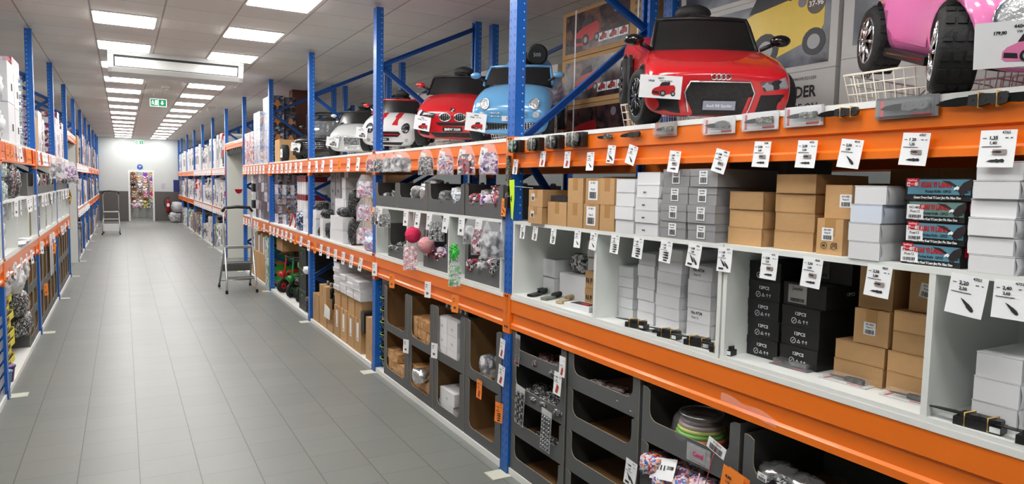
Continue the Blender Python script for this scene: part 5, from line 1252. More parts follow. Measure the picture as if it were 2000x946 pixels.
text('0,90', .017, -.02, -.001, -.045, t, 'CENTER', .04); text('1,10', .013, -.02, -.001, -.065, t, 'CENTER', .04)
mb = MB(); 
for i, (x, hh) in enumerate(((-.025, .045), (-.005, .05), (.015, .035), (.028, .03))): mb.box(x-.007, x+.007, -.002, -.001, -.135, -.135+hh); mb.box(x-.003, x+.003, -.002, -.001, -.135+hh, -.128+hh)
mb.build('bottle_picture', mat('dark_red_print', rgb(80, 20, 15), .5), t)
# third column: jar-like wrapped rolls, coloured bags, dream catcher
zc3 = .14+2*.264
t = thing('wrapped_ring_set', 'film-wrapped round stack of coloured rings in the third column tray', 'wrapped rings', P('R', 2.27, .14, zc3+.05))
mb = MB(); cc = ['ring_maroon', 'ring_green', 'ring_orange', 'ring_maroon', 'ring_olive', 'ring_pink']
for k in range(6): mb.tube([((.115-.006*k)*cos(2*pi*i/26), (.115-.006*k)*sin(2*pi*i/26), .014+.019*k) for i in range(26)], .0105, 6, k, closed=True)
mb.build('rings', [mat('ring_a', rgb(150, 50, 40), .3), mat('ring_b', rgb(225, 120, 60), .3), mat('ring_c', rgb(110, 190, 60), .3), mat('ring_d', rgb(190, 200, 90), .3), mat('ring_e', rgb(170, 150, 150), .3), mat('ring_f', rgb(90, 70, 70), .3)], t)
me = MB(); me.lathe([(.12, 0), (.135, .05), (.125, .11), (.1, .14), (.05, .135), (.01, .13)], n=26); me.build('film_wrap', filmmat('film_strong', (.85, .86, .88), .08), t)
MB().tube([(.098*cos(2*pi*i/26), .098*sin(2*pi*i/26), .139) for i in range(26)], .004, 6, closed=True).build('rim_ring', steel, t)
t = thing('tape_label', 'small clear-taped card reading Coral on the third column tray lip', 'label', P('R', 2.14, -.002, zc3+.02)); MB().box(-.07, .07, 0, .001, .0, .08).build('tape', film, t); c_ = MB().box(-.045, .045, -.0015, 0, .01, .07).build('card', mat('grey_paper', rgb(160, 162, 164), .5), t); text('Coral', .03, 0, -.002, .03, t, 'CENTER', .03, .9, mat('pink_ink', rgb(225, 30, 100), .4))
zc2 = .14+.264
pack('flat_film_bag', 'bag', P('R', 2.2, .17, zc3+.006), .28, .28, .045, foilm, 'flat film bag lying under the wrapped rings', seed=1)
for k in range(9): pack('coloured_bag', 'bag', P('R', 2.03+.055*k, .05+.06*(k % 2), zc2+.05+.03*(k % 3), yaw=.7*(k % 4)-1), .18, .15, .1, [wrapc, film][k == 99], f'crumpled coloured trinket bag, {NTH[k]} in the middle tray of the third column', 'trinket bags in the third column', seed=k)
t = thing('white_label_sheet', 'white printed bag label lying on the coloured trinket bags', 'label', P('R', 2.36, .0, zc2+.17, roll=-.25, tilt=-.5)); MB().box(-.08, .08, 0, .001, -.04, .06).build('sheet', paper, t); text('▮▮▮▮ 3108', .022, 0, -.001, .01, t, 'CENTER', .03)
t = thing('barcode_tag', 'white barcode tag on a pink cord beside the orange tag', 'tag', P('R', 1.985, -.05, .845, roll=radians(16))); sticker(t, 0, -.05, .1, .05, ('3112 0410',), True, .012, name='card'); MB().tube([(.0, 0, 0), (-.005, 0, -.08), (.0, 0, -.26)], .002, 5).build('cord', mat('coral_cord', rgb(225, 90, 90), .5), t)
t = thing('dream_catcher', 'rainbow hoop dream catcher hanging from the pink cord', 'dream catcher', P('R', 1.96, -.055, .555))
rb = [rgb(230, 50, 90), rgb(245, 130, 40), rgb(240, 220, 60), rgb(70, 190, 90), rgb(50, 150, 210), rgb(110, 70, 190)]; mbs = MB(); R0 = .082
for i in range(36):
    a0, a1 = 2*pi*i/36, 2*pi*(i+1)/36; mbs.tube([(R0*cos(a0), 0, R0*sin(a0)), (R0*cos(a1), 0, R0*sin(a1))], .0065, 7, (i//2) % 6, False)
mbs.build('hoop', [mat(f'rainbow_{i}', c, .4) for i, c in enumerate(rb)], t)
mb = MB(); 
for i in range(8):
    a0, a1 = 2*pi*i/8, 2*pi*(i+3)/8; mb.cyl((R0*cos(a0), 0, R0*sin(a0)), (R0*cos(a1), 0, R0*sin(a1)), .0008, n=4)
mb.build('web', rband, t)
t = thing('pink_pendant', 'pink feather pendant on a beaded cord below the tape label', 'pendant', P('R', 2.1, -.03, zc3+.0)); MB().tube([(0, 0, 0), (-.005, 0, -.05), (.0, 0, -.12)], .003, 5).build('cord', mat('pink_white_cord', rgb(240, 180, 200), .5), t); MB().pr([(-.03, -.25), (.03, -.25), (.02, -.14), (0, -.11), (-.02, -.15)], -.004, .004).build('feather', mat('pink_feather', rgb(225, 150, 190), .7), t)
zc4 = .11+2*.264
for k in range(8): pack('bracelet_bag', 'bag', P('R', 1.34+.068*k, .06+.05*(k % 2), zc4+.02+.03*(k % 2), yaw=.7*(k % 4)-1), .17, .14, .1, [wrapbr, foilm, wrapm, foilm][k % 4], f'crumpled film bag of bracelets, {NTH[k]} in the fourth column tray', 'bracelet bags in the fourth column', seed=k)
t = thing('black_pouch', 'small black cloth pouch with tied ribbon in the fourth column', 'pouch', P('R', 1.735, -.02, zc4+.07, roll=radians(35))); MB().box(-.045, .045, 0, .02, -.03, .05).build('cloth', black, t); MB().tube([(0, 0, -.03), (-.03, -.004, -.06), (-.045, 0, -.09)], .004, 5).tube([(0, 0, -.03), (.03, -.004, -.04), (.06, 0, -.05)], .004, 5).build('ribbon', mat('grey_ribbon', rgb(170, 168, 160), .5), t)
for q, (s, zz) in enumerate(((1.47, .19), (1.8, .14), (1.2, .2))):
    t = thing('barcode_sticker', f'tiny white barcode sticker on a film bag, {NTH[q]} in the fourth column', 'label', P('R', s, .0, zc4+zz-.03, roll=.1)); sticker(t, 0, 0, .045, .03, ('3120',), True, .009, name='card')

t = thing('crumpled_tape', 'crumpled clear tape stuck on the near middle orange beam', 'tape', P('R', 1.88, -.004, 1.04))
mb = MB(); r = random.Random(4); n = 16; vs = []
for j in range(4):
    for i in range(n+1): vs.append((-.14+.28*i/n, -.001-r.uniform(0, .006), -.012*j+.004*sin(i*.7)-.0016*i))
mb.add(vs, [(j*(n+1)+i, j*(n+1)+i+1, (j+1)*(n+1)+i+1, (j+1)*(n+1)+i) for j in range(3) for i in range(n)], 0, True); mb.build('film', film, t)

# ================================================================ second bay: film-wrapped goods in grey trays
Z2 = ZC
t2 = [(5.95, 6.55, 'beside the middle blue post'), (5.24, 5.94, 'second from the middle post'), (4.55, 5.23, 'third from the middle post'), (3.96, 4.53, 'beside the nearest blue post')]
for a_, b_, wd in t2: tray('R', a_, b_, .0, Z2, .225, .45, .1, f'grey tray on top of the second cubby shelf, {wd}', 'grey trays on the second cubby shelf', end=.05)
cubby('R', 3.965, 6.55, [4.81, 5.69], ZM+.001, .478, .5, 'white cubby shelf unit with grey trays and pompoms')
for a_, b_, wd in ((5.72, 6.24, 'first'), (4.84, 5.36, 'second'), (3.985, 4.56, 'third')):
    tray('R', a_, b_, .02, ZB, .31, .42, .11, f'grey tray inside the {wd} cubby of the film-wrapped bin bay', 'grey trays inside the cubbies', end=.045)
silv = patchmat('wrapped_silver', [rgb(190, 192, 196), rgb(225, 226, 228), rgb(130, 132, 135), rgb(90, 90, 94), rgb(205, 206, 210)], 14, .15, kind='noise', bump=1)
redw = patchmat('wrapped_red_pink', [rgb(190, 40, 60), rgb(235, 230, 232), rgb(90, 50, 60), rgb(150, 90, 110), rgb(60, 55, 58)], 36, .2, bump=.7)
vio = patchmat('wrapped_violet', [rgb(130, 90, 160), rgb(225, 200, 220), rgb(90, 60, 110), rgb(230, 225, 235)], 36, .2, bump=.7)
def heap(side, s0, s1, d, z, n, m_list, desc, grp, w=.16, h=.07, lift=.05, name='film_pack', cat='pack'):
    for k in range(n):
        q = (k+.5)/n; pack(name, cat, P(side, s1+(s0-s1)*q, d+.05*(k % 3), z+.01+lift*(k % 3)*.6, yaw=.8*(k % 5)-1.6), w, w*.75, h, m_list[k % len(m_list)], f'{desc[0]}, {NTH[k]} from {desc[1]}', grp, seed=k)
heap('R', 6.05, 6.45, .1, Z2+.05, 5, [silv, wrapm], ('silver film pack in the first upper tray', 'the middle post'), 'packs in the first upper tray')
heap('R', 5.32, 5.6, .06, Z2+.07, 4, [silv, foilm], ('silver foil pack in the second upper tray', 'the middle post'), 'packs in the second upper tray', h=.12)
heap('R', 4.65, 5.0, .06, Z2+.06, 4, [silv, patchmat('wrapped_pale_blue', [rgb(200, 215, 225), rgb(240, 242, 245), rgb(150, 160, 170)], 36, .2, bump=.6)], ('pale wrapped pack in the third upper tray', 'the middle post'), 'packs in the third upper tray', h=.1)
heap('R', 4.05, 4.45, .06, Z2+.06, 7, [redw, silv, redw, vio], ('red and white wrapped pack in the fourth upper tray', 'the middle post'), 'packs in the fourth upper tray', h=.09)
heap('R', 5.8, 6.2, .07, ZB+.05, 6, [wrapm], ('black and white pack in the first cubby tray', 'the middle post'), 'packs in the first cubby tray', h=.05)
heap('R', 4.9, 5.3, .07, ZB+.06, 6, [redw, vio, wrapm], ('violet and red pack in the second cubby tray', 'the middle post'), 'packs in the second cubby tray', h=.07)
heap('R', 4.05, 4.5, .07, ZB+.05, 8, [redw, wrapm, wrapm, silv], ('red and black pack in the third cubby tray', 'the middle post'), 'packs in the third cubby tray', h=.09)
for q, (s, z, c) in enumerate(((5.5, 1.46, 'deep pink'), (5.2, 1.4, 'pale pink'))):
    t = thing('pompom', f'{c} fluffy pompom hanging in front of the second cubby', 'pompom', P('R', s, -.02, z-.02)); r = random.Random(q)
    mb = MB(); mb.ell((0, 0, 0), (.066, .066, .066), 32, 20, f=lambda d: 1+.07*r.uniform(-1, 1)); mb.build('fluff', mat('pompom_'+c.replace(' ', '_'), rgb(*[(225, 50, 95), (225, 160, 165)][q]), .95, bump=.8, bscale=120), t)
    MB().tube([(0, 0, .06), (.01, 0, .12), (0, .01, .19)], .002, 5).build('string', paper, t)
for k in range(3): hanging_bag('R', 5.5, 1.38-.06*k, .13, .12, -.01, patchmat('wrapped_rosy', [rgb(230, 170, 180), rgb(245, 235, 235), rgb(200, 110, 130)], 40, .2, bump=.6), f'rosy film bag under the deep pink pompom, {["upper", "middle", "lower"][k]}', 'rosy bags beside the second cubby tray', k)
t = thing('green_scrunchie', 'bright green stringy bundle hanging before the third cubby', 'bundle', P('R', 4.66, -.02, 1.38)); mb = MB(); r = random.Random(5)
for k in range(40): a = r.uniform(0, 6.3); q = r.uniform(.04, .09); mb.tube([(0, 0, .02), (q*.6*cos(a), r.uniform(-.02, .02), q*.5*sin(a)+.01), (q*cos(a), r.uniform(-.02, .02), q*sin(a)*.8-.02)], .004, 4)
mb.build('strings', mat('bright_green', rgb(60, 200, 70), .5), t)
for k in range(2): hanging_bag('R', 4.62, 1.31-.07*k, .1, .12, .0, patchmat('wrapped_green', [rgb(80, 170, 90), rgb(225, 235, 225), rgb(190, 200, 190)], 40, .2, bump=.6), f'green film bag under the green bundle, {["upper", "lower"][k]}', 'green bags', k)
# hanging bags along the top beam and the cubby edge
top_bags = [(6.52, 'pink and grey', redw), (6.3, 'black and yellow', wrapm), (6.02, 'grey', silv), (5.72, 'large clear crumpled', silv), (5.16, 'grey stringy', wrapm), (4.78, 'colourful beaded', wrapc), (4.42, 'pink beaded', redw), (4.08, 'pink and violet beaded', vio)]
for k, (s, c, m_) in enumerate(top_bags):
    hanging_bag('R', s-.03, 2.14, .13 if k != 3 else .2, .2 if k > 3 else .17, -.03, m_, f'{c} film bag hanging from the top beam, {NTH[k]} from the middle post', 'film bags hanging from the top beam', k)
    price_tag('R', s+.09, 2.12, .06, .115, f'{"orange" if k in (0, 1, 2) else "white"} price tag beside the {c} hanging bag', -.02, radians(12), 0, 0, orange_paper if k in (0, 1, 2) else None, ('1,20', '1,40'), '3301', 2, 'price tags on the second top beam', 1)
for k, (s, c, w_, h_) in enumerate(((6.44, 'black stringy', .12, .17), (6.2, 'black stringy', .12, .18), (4.98, 'black combs', .13, .21), (4.35, 'clear stringy', .13, .18), (4.2, 'clear red badge', .15, .24), (4.05, 'clear crumpled', .16, .25))):
    hanging_bag('R', s-.05, ZC-.01, w_, h_, -.02, wrapm if k < 3 else [silv, redw, silv][k-3], f'{c} film bag at the second cubby edge, {NTH[k]} from the middle post', 'film bags hanging from the second cubby shelf', k)
for k, (s, o_) in enumerate(((6.53, 1), (6.3, 0), (5.62, 0), (5.34, 0), (5.1, 0), (4.77, 0), (4.5, 0), (4.22, 0))):
    price_tag('R', s, ZC-.012, .06, .13, f'{"orange" if o_ else "white"} price tag, {NTH[k]} along the second cubby shelf edge', -.025, radians(8 if k % 2 else 3), 0, 0, orange_paper if o_ else None, ('1,00', '1,20'), '33', 2, 'price tags on the second cubby edge', 1)
for k, (s, z, o_) in enumerate(((6.5, 1.1, 0), (6.0, 1.05, 1), (5.15, 1.09, 0), (4.62, 1.06, 1))):
    price_tag('R', s, z, .07, .13, f'{"orange" if o_ else "white"} price tag, {NTH[k]} on the middle beam of the film-wrapped bin bay', -.012, 0, 0, 0, orange_paper if o_ else None, ('1,00', '1,20'), '33', 2, 'price tags on the second middle beam', 1)
# lower grey bins with kraft inside
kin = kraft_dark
lowc = [(5.69, 6.33, 'first'), (5.11, 5.68, 'second'), (4.53, 5.1, 'third'), (3.96, 4.52, 'fourth')]
for c, (a_, b_, wd) in enumerate(lowc):
    for k in range(2):
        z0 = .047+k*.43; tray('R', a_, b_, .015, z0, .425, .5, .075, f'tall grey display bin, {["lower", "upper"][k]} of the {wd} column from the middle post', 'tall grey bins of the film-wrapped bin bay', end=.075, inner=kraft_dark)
parcel = patchmat('kraft_parcel', [rgb(196, 150, 100), rgb(176, 128, 80), rgb(205, 165, 118)], 18, .5, bump=.5)
for c, k, n, m_, nm in ((1, 1, 9, parcel, 'brown paper parcel'), (1, 0, 7, parcel, 'brown paper parcel'), (0, 0, 8, parcel, 'brown paper parcel')):
    a_, b_, wd = lowc[c]
    for i in range(n):
        goods('paper_parcel', 'parcel', 'R', b_-.03-.17*(i % 3)-.165, b_-.03-.17*(i % 3), .03, .055+k*.43+.082*(i//3), .078, .2, parcel, f'{nm}, {ORD[i//3]} layer, {NTH[i % 3]} across, {["lower", "upper"][k]} bin, {wd} column', f'parcels in the bins', yaw=rnd.uniform(-.12, .12))
pack('foil_pack', 'pack', P('R', 5.36, -.0, .2), .2, .12, .12, foilm, 'silver foil pack among the brown parcels in a lower bin', seed=3)
for i in range(6): goods('white_box', 'box', 'R', 5.07-.19*(i % 2)-.185, 5.07-.19*(i % 2), .03, .485+.115*(i//2), .113, .2, wbox, f'white box, {ORD[i//2]} layer, {["far", "near"][i % 2]} side, in the upper bin, third column', 'white boxes in the tall bins', txt=[('U ||', .022, 0, .04, .0)])
for i in range(3): goods('white_box', 'box', 'R', [5.05, 5.03, 4.9][i]-.28, [5.05, 5.03, 4.9][i], .04+.03*(i == 2), .055+[0, .105, 0][i], .1 if i < 2 else .08, .2, wbox, f'white box, {["bottom", "upper", "rear"][i]} one in the lower bin, third column', 'white boxes in the tall bins', txt=[('U ||', .022, 0, .03, .0)]) if i < 2 else None
pack('clear_bag', 'bag', P('R', 4.32, .12, .49), .2, .15, .17, silv, 'clear bag of sticks in the upper bin beside the nearest post', seed=4)
price_tag('R', 4.23, .52, .08, .13, 'orange price tag on the fourth tall bin', -.01, 0, 0, 0, orange_paper, ('1,90', '2,20'), '33', 4, 'tags on the tall bins')
price_tag('R', 5.63, .52, .07, .12, 'white price tag between the first two columns of tall bins', -.012, 0, 0, 0, None, ('1,90', '2,20'), '33', 1, 'tags on the tall bins', 1)
price_tag('R', 5.0, .62, .07, .12, 'white price tag on the lip between the second and third columns', -.012, 0, 0, 0, None, ('1,90', '2,20'), '33', 1, 'tags on the tall bins', 1)
for k in range(6):
    t = thing('black_bowl', f'black plastic bowl, {ORD[k]} of the nested pile beside the middle post', 'bowl', P('R', 6.44, .12, .055+.12*k), 'black bowls beside the middle post')
    MB().lathe([(.05, 0), (.085, .05), (.1, .1), (.1, .108), (.094, .1), (.045, .012)], n=18).build('bowl', blackg, t); MB().tube([(.1*cos(2*pi*i/18), .1*sin(2*pi*i/18), .105) for i in range(18)], .004, 5, closed=True).build('lime_rim', mat('lime', rgb(150, 190, 70), .4), t)
for k in range(5):
    t = thing('skull_pack', f'small skull-decorated tray pack on the third column, {NTH[k]} from its far edge', 'pack', P('R', 4.93-.085*k, .05, .9), 'skull packs on the bins'); MB().box(-.04, .04, 0, .12, 0, .06).build('tray', black, t)
    mb = MB(); mb.ell((0, -.003, .036), (.018, .004, .018), 10, 8); mb.box(-.009, .009, -.005, 0, .012, .024); mb.build('skull', paper, t); mb = MB(); mb.ell((-.007, -.007, .034), (.005, .002, .005), 8, 4); mb.ell((.007, -.007, .034), (.005, .002, .005), 8, 4); mb.build('eye_holes', black, t)

# ================================================================ third bay: small boxes, black bags and cartons
ZS = ZM+.001
def st2(*a, **k): return stack(*a, **k)
for c in range(2): st2('grey_box', 'box', 'R', 8.85-.24*c-.22, 8.85-.24*c, .16, ZS+.02, .17, 5, .3, gbox, ('grey box with black marks', f'of the {["far", "near"][c]} stack in the carton bay'), 'lid', txt=lambda k: [('IIII', .05, 0, .04, .02)])
st2('white_box', 'box', 'R', 8.2, 8.38, .2, ZS, .12, 7, .25, wbox, ('small white box', 'of the far stack behind, in the carton bay'))
st2('white_box', 'box', 'R', 8.02, 8.18, .12, ZS, .125, 6, .25, wbox, ('small white box', 'of the near stack behind, in the carton bay'))
st2('white_box', 'box', 'R', 9.06, 9.24, .02, ZS, .11, 3, .2, wbox, ('little white box', 'of the stack beside the third blue post'))
st2('white_box', 'box', 'R', 8.72, 8.88, .03, ZS, .12, 2, .2, wbox, ('little white box', 'of the pair under black bags'))
st2('white_box', 'box', 'R', 7.78, 8.35, .02, ZS, .15, 2, .3, wbox, ('long white box', 'of the broad pair at the shelf front'))
st2('white_box', 'box', 'R', 8.1, 8.5, .12, ZS+.302, .1, 2, .25, wbox, ('long white box', 'of the upper pair in the carton bay'))
bagk = patchmat('black_bag_film', [rgb(25, 26, 28), rgb(50, 52, 55), rgb(95, 97, 100), rgb(18, 18, 20), rgb(32, 33, 35)], 60, .2, bump=.9)
for k, (s, z, w_, h_) in enumerate(((9.15, .332, .16, .1), (8.98, .0, .16, .12), (8.8, .243, .2, .11), (8.6, .0, .16, .2), (7.9, .31, .2, .1), (7.6, .0, .16, .3), (7.6, .31, .14, .3), (8.05, .302, .2, .1))):
    pack('black_bag', 'bag', P('R', s, .12, ZS+z), w_, .2, h_, bagk, f'black film-wrapped bag, {NTH[k]} in the carton bay', 'black film bags in the carton bay', seed=k)
for c, (a_, b_) in enumerate(((7.35, 7.62), (7.08, 7.33), (6.8, 7.06))):
    st2('carton', 'box', 'R', a_, b_, .18, ZS, .3-.02*c, 3, .3, kraft, ('brown carton', f'of the {NTH[c]} stack behind, beside the middle post'), 'carton', tape=True)
st2('brown_jar_box', 'box', 'R', 7.5, 7.72, .28, ZS+.3, .13, 3, .2, kraft, ('small brown box', 'of the narrow stack between black bags and cartons'))
for k in range(3): hanging_bag('R', 6.98, ZS+.78-.24*k, .2, .24, .06, patchmat('wrapped_pale_pink', [rgb(225, 195, 205), rgb(240, 240, 245), rgb(170, 180, 200), rgb(200, 90, 130)], 34, .2, bump=.6), f'pale pink film bag, {["upper", "middle", "lower"][k]} in front of the cartons', 'film bags before the cartons', k)
pack('blue_tissue_pack', 'pack', P('R', 6.92, .1, ZS), .3, .2, .16, patchmat('tissue_pack', [rgb(170, 195, 225), rgb(235, 238, 245), rgb(210, 150, 170), rgb(110, 140, 200)], 22, .3), 'pale blue printed pack lying beside the middle post', seed=1)
goods('grey_box', 'box', 'R', 8.9, 9.2, .5, ZS, .9, .3, gbox, 'tall grey box at the back beside the third post', None, 'lid')
pack('black_slat_pack', 'pack', P('R', 7.7, .5, ZS+.1), .3, .3, .9, bagk, 'tall dark column of wrapped goods at the back', seed=0)
# lower: cartons and flat white boxes
low3 = [(8.95, 9.25, .36, 1, 'tall carton beside the third post'), (8.55, 8.9, .26, 2, 'carton'), (7.95, 8.2, .37, 1, 'carton'), (7.66, 7.92, .37, 1, 'carton'), (7.38, 7.63, .36, 1, 'carton'), (7.12, 7.36, .36, 1, 'carton'), (6.68, 6.95, .22, 2, 'carton')]
for c, (a_, b_, h_, n, nm) in enumerate(low3):
    st2('carton', 'box', 'R', a_, b_, .03, .046, h_, n, .35, kraft, ('brown carton' + (' with white sticker' if 2 <= c <= 5 else ''), f'of the {NTH[c]} floor column in the carton bay'), 'carton', tape=True, **({'stick': dict(x=0, z=.12, w=.07, h=.2, lines=('', '', '', '', '', '43'), size=.026)} if 2 <= c <= 5 else {}))
for c, (a_, b_) in enumerate(((7.97, 8.2), (7.68, 7.9), (7.4, 7.63), (7.12, 7.36))):
    goods('carton', 'box', 'R', a_, b_, .04, .408, .2, .3, kraft, f'upper brown carton, {NTH[c]} under the flat white boxes', 'upper cartons under flat white boxes', 'carton')
    st2('flat_white_box', 'box', 'R', a_-.01, b_, .02, .61, .052, [6, 4, 4, 4][c], .35, wbox, ('flat white box', f'of the {NTH[c]} pile under the middle beam'), 'lid', jit=.012)
t = thing('open_carton', 'open white-lined carton of dark bottles low in the carton bay', 'box', P('R', 8.38, .03, .046)); 
mb = MB(); mb.box(-.14, .14, 0, .003, 0, .16); mb.box(-.14, .14, .28, .283, 0, .3); mb.box(-.14, -.137, 0, .28, 0, .25); mb.box(.137, .14, 0, .28, 0, .25); mb.box(-.14, .14, 0, .28, 0, .004); mb.pr([(-.14, .16), (.14, .16), (.15, .3), (-.1, .34)], -.04, -.037); mb.build('walls', kraft, t); MB().pr([(-.13, .17), (.13, .17), (.14, .3), (-.1, .33)], -.042, -.04).build('white_flap', paper, t)
for k in range(8):
    t = thing('black_bottle', f'black bottle, {NTH[k]} in the cluster above the open carton', 'bottle', P('R', 8.75-.085*k, .1+.09*(k % 2), .42 if k < 4 else .31), 'black bottles above the open carton'); MB().lathe([(.035, 0), (.038, .01), (.038, .12), (.02, .15), (.015, .18)], n=14).build('bottle', blackg, t); MB().lathe([(.016, .18), (.016, .2)], n=10).build('cap', steel, t)
goods('carton', 'box', 'R', 8.45, 8.95, .42, .046, .85, .35, kraft, 'tall brown carton at the back behind the black bottles', None, 'carton', tape=True)
goods('carton', 'box', 'R', 7.4, 8.3, .45, .046, .77, .4, kraft, 'large shaded carton behind the flat white boxes', None, 'carton')
goods('black_box', 'box', 'R', 6.98, 7.1, .02, .3, .22, .3, bbox, 'black box with red print beside the stickered cartons', None, 'lid')
for k in range(7): price_tag('R', 9.2-.36*k, 2.13, .05, .14, f'white price tag, {NTH[k]} on the top beam, carton bay', -.012, radians([3, -6, 12, 0, 2, 4, 9][k]), 0, 0, orange_paper if k == 4 else None, (), '', 0, 'price tags on the third top beam', 1)
for k in range(8): price_tag('R', 9.25-.33*k, 1.1, .055, .14, f'white price tag, {NTH[k]} on the middle beam, carton bay', -.012, radians([3, 0, 6, 0, 2, 4, 9, 12][k]), 0, 0, orange_paper if k == 1 else None, (), '', 0, 'price tags on the third middle beam', 1)

# ================================================================ fourth and fifth bays: boxed toy vehicles, scooters, crates
toyA = patchmat('toy_vehicle_print', [rgb(58, 70, 100), rgb(150, 156, 168), rgb(130, 98, 70), rgb(36, 40, 52), rgb(96, 112, 142), rgb(176, 178, 184)], 26, .3)
toyB = patchmat('toy_light_print', [rgb(205, 210, 222), rgb(165, 180, 208), rgb(222, 222, 228), rgb(205, 175, 168), rgb(140, 152, 180)], 20, .3)
toyR = patchmat('toy_red_print', [rgb(200, 35, 45), rgb(225, 225, 225), rgb(150, 25, 30), rgb(190, 190, 195)], 20, .3)
toyD = patchmat('toy_dark_print', [rgb(38, 46, 66), rgb(70, 78, 100), rgb(110, 76, 52), rgb(25, 28, 40), rgb(95, 102, 118)], 26, .3)
def toybox(s0, s1, d, z, h, dp, lab, grp, front=toyB, side_=toyA):
    w = s1-s0-.004; t = thing('toy_vehicle_box', lab, 'toy box', P('R', (s0+s1)/2, d, z), grp)
    me = cached(('toyb', round(w, 2), round(h, 2), round(dp, 2), front.name, side_.name), lambda: MB().box(-w/2, w/2, 0, .002, 0, h, 0).box(-w/2, w/2, .002, dp, 0, h, 1).mesh('box', [front, side_])); link('body', me, t)
    def pic():
        mb = MB(); x = w/2; c = [(.06, .3), (.1, .42), (.3, .5), (.4, .72), (.62, .72), (.72, .5), (.9, .45), (.94, .3)]; mb.pr([(q*dp, r*h) for q, r in c], x, x+.002, 'x', 1)
        for q in (.25, .76): mb.lathe([(h*.16, x), (h*.16, x+.004)], (0, q*dp, h*.26), 'x', 14, 0)
        return mb.mesh('vehicle_picture', [mat('print_black', (.02, .02, .022), .4), mat('print_orange', rgb(200, 130, 70), .4)])
    link('vehicle_picture', cached(('toyp', round(w, 2), round(h, 2), round(dp, 2)), pic), t)
    return t
for k in range(4):
    for c in range(2): toybox(12.3+.37*c, 12.3+.37*c+.355, .05, ZT+.001+k*.285, .28, .22, f'toy vehicle box, {ORD[k]} up, {["near", "far"][c]} column behind the fourth post, top shelf', 'boxed toy vehicles on the top shelf', toyB, toyA)
for k in range(4): toybox(12.3, 12.66, .29, ZT+.001+k*.28, .275, .18, f'dark toy vehicle box, {ORD[k]} up, behind at the brown pillar', 'dark boxed toy vehicles', toyD, toyD)
for k in range(2):
    for c in range(3): toybox(14.5-.36*c+.02, 14.5-.36*c+.35, .0, ZT+.001+k*.31, .305, .5, f'red and white toy box, {["lower", "upper"][k]}, {NTH[c]} from the passage, top shelf', 'red toy boxes', toyR, toyR)
for k in range(3):
    for c in range(2): toybox(13.05+.35*c, 13.05+.35*c+.33, .0, ZT+.001+k*.31, .305, .5, f'silver toy vehicle box, {ORD[k]} up, {["near", "far"][c]} column before the red boxes', 'silver toy vehicle boxes', toyB, toyB)
goods('carton', 'box', 'R', 11.55, 11.95, .05, ZT+.001, .36, .4, kraft, 'brown carton on the top shelf beside the black toy off-roader', None, 'carton')
t = thing('toy_wheel_display', 'black ride-on wheel with white price card beside the off-roader', 'toy wheel', P('R', 11.2, .06, ZT+.13)); MB().lathe([(.05, -.04), (.13, -.045), (.13, .045), (.05, .04)], ax='y', n=26).build('tyre', rubber, t); MB().box(-.08, .08, -.055, -.05, -.07, .06).build('card', paper, t); text('A', .08, 0, -.056, -.03, t, 'CENTER', .02)
# middle shelves
for c in range(4):
    for k in range(5): toybox(11.75-.33*c, 11.75-.33*c+.31, .06+.06*c, ZS+k*.16, .158, .35, f'small boxed toy, {ORD[k]} up, {NTH[c]} column beside the fourth post, middle shelf', 'small boxed toys on the middle shelf', [toyB, toyD, toyA][k % 3], toyA)
wine = patchmat('red_white_bands', [rgb(120, 20, 30), rgb(225, 222, 220)], 4, .4, stretch=(.01, .01, 1))
for c in range(4):
    for k in range(2): goods('tall_white_box', 'box', 'R', 10.3-.14*c, 10.3-.14*c+.13, .08, ZS+.26+k*.26, .255, .3, wbox, f'white box with dark red top, {["lower", "upper"][k]}, {NTH[c]} of the row in the scooter bay', 'red-topped boxes', 'lid')
    for k in range(2): MBt = tag(MB().box(-.066, .066, -.002, .302, 0, .08).build('box_band', mat('wine_red', rgb(125, 20, 32), .4), None, P('R', 10.3-.14*c+.065, .08, ZS+.26+k*.26+.17)), f'dark red lid of the {["lower", "upper"][k]} box, {NTH[c]} of the red-topped row', 'box lid', 'red lids')
pack('blue_pack', 'pack', P('R', 10.15, .12, ZS), .35, .25, .27, patchmat('blue_goods', [rgb(40, 70, 130), rgb(80, 110, 160), rgb(200, 205, 210), rgb(30, 40, 70)], 24, .3, bump=.5), 'blue wrapped goods under the red-topped boxes', seed=1)
for k in range(3): goods('white_box', 'box', 'R', 9.75, 9.92, .05, ZS+.1*k, .098, .2, wbox, f'little white box, {ORD[k]} up, in front of the blue wrapped goods', 'little boxes in the scooter bay')
for k in range(2): goods('white_box', 'box', 'R', 9.55, 9.72, .05, ZS+.1*k, .098, .2, wbox, f'little white box, {["lower", "upper"][k]} beside the third post, scooter bay', 'little boxes in the scooter bay')
t = thing('helmet_strap_toy', 'red and white looped toy harness lying on the middle shelf', 'toy harness', P('R', 10.85, .1, ZS)); MB().tube([(.16*cos(pi*i/10), .02*sin(i), .2*sin(pi*i/10)) for i in range(11)], .012, 6).build('red_loop', redm, t); MB().tube([(.1*cos(pi*i/10), .05, .12*sin(pi*i/10)) for i in range(11)], .01, 6).build('white_loop', paper, t)
for c in range(5):
    for k in range(5): toybox(13.6-.3*c, 13.6-.3*c+.28, .05, ZS+k*.165, .162, .3, f'clear-fronted boxed toy, {ORD[k]} up, {NTH[c]} column in the last bay before the passage', 'boxed toys before the passage', [toyD, toyB, toyA, toyD][(k+c) % 4], toyD)
for k in range(5): goods('speaker_box', 'box', 'R', 14.2, 14.4, .05, ZS+.16*k, .155, .2, [wbox, bbox][k % 2], f'little {["white", "black"][k % 2]} box, {ORD[k]} up, nearest the passage', 'little boxes by the passage', txt=[('O', .09, 0, .04, .04)])
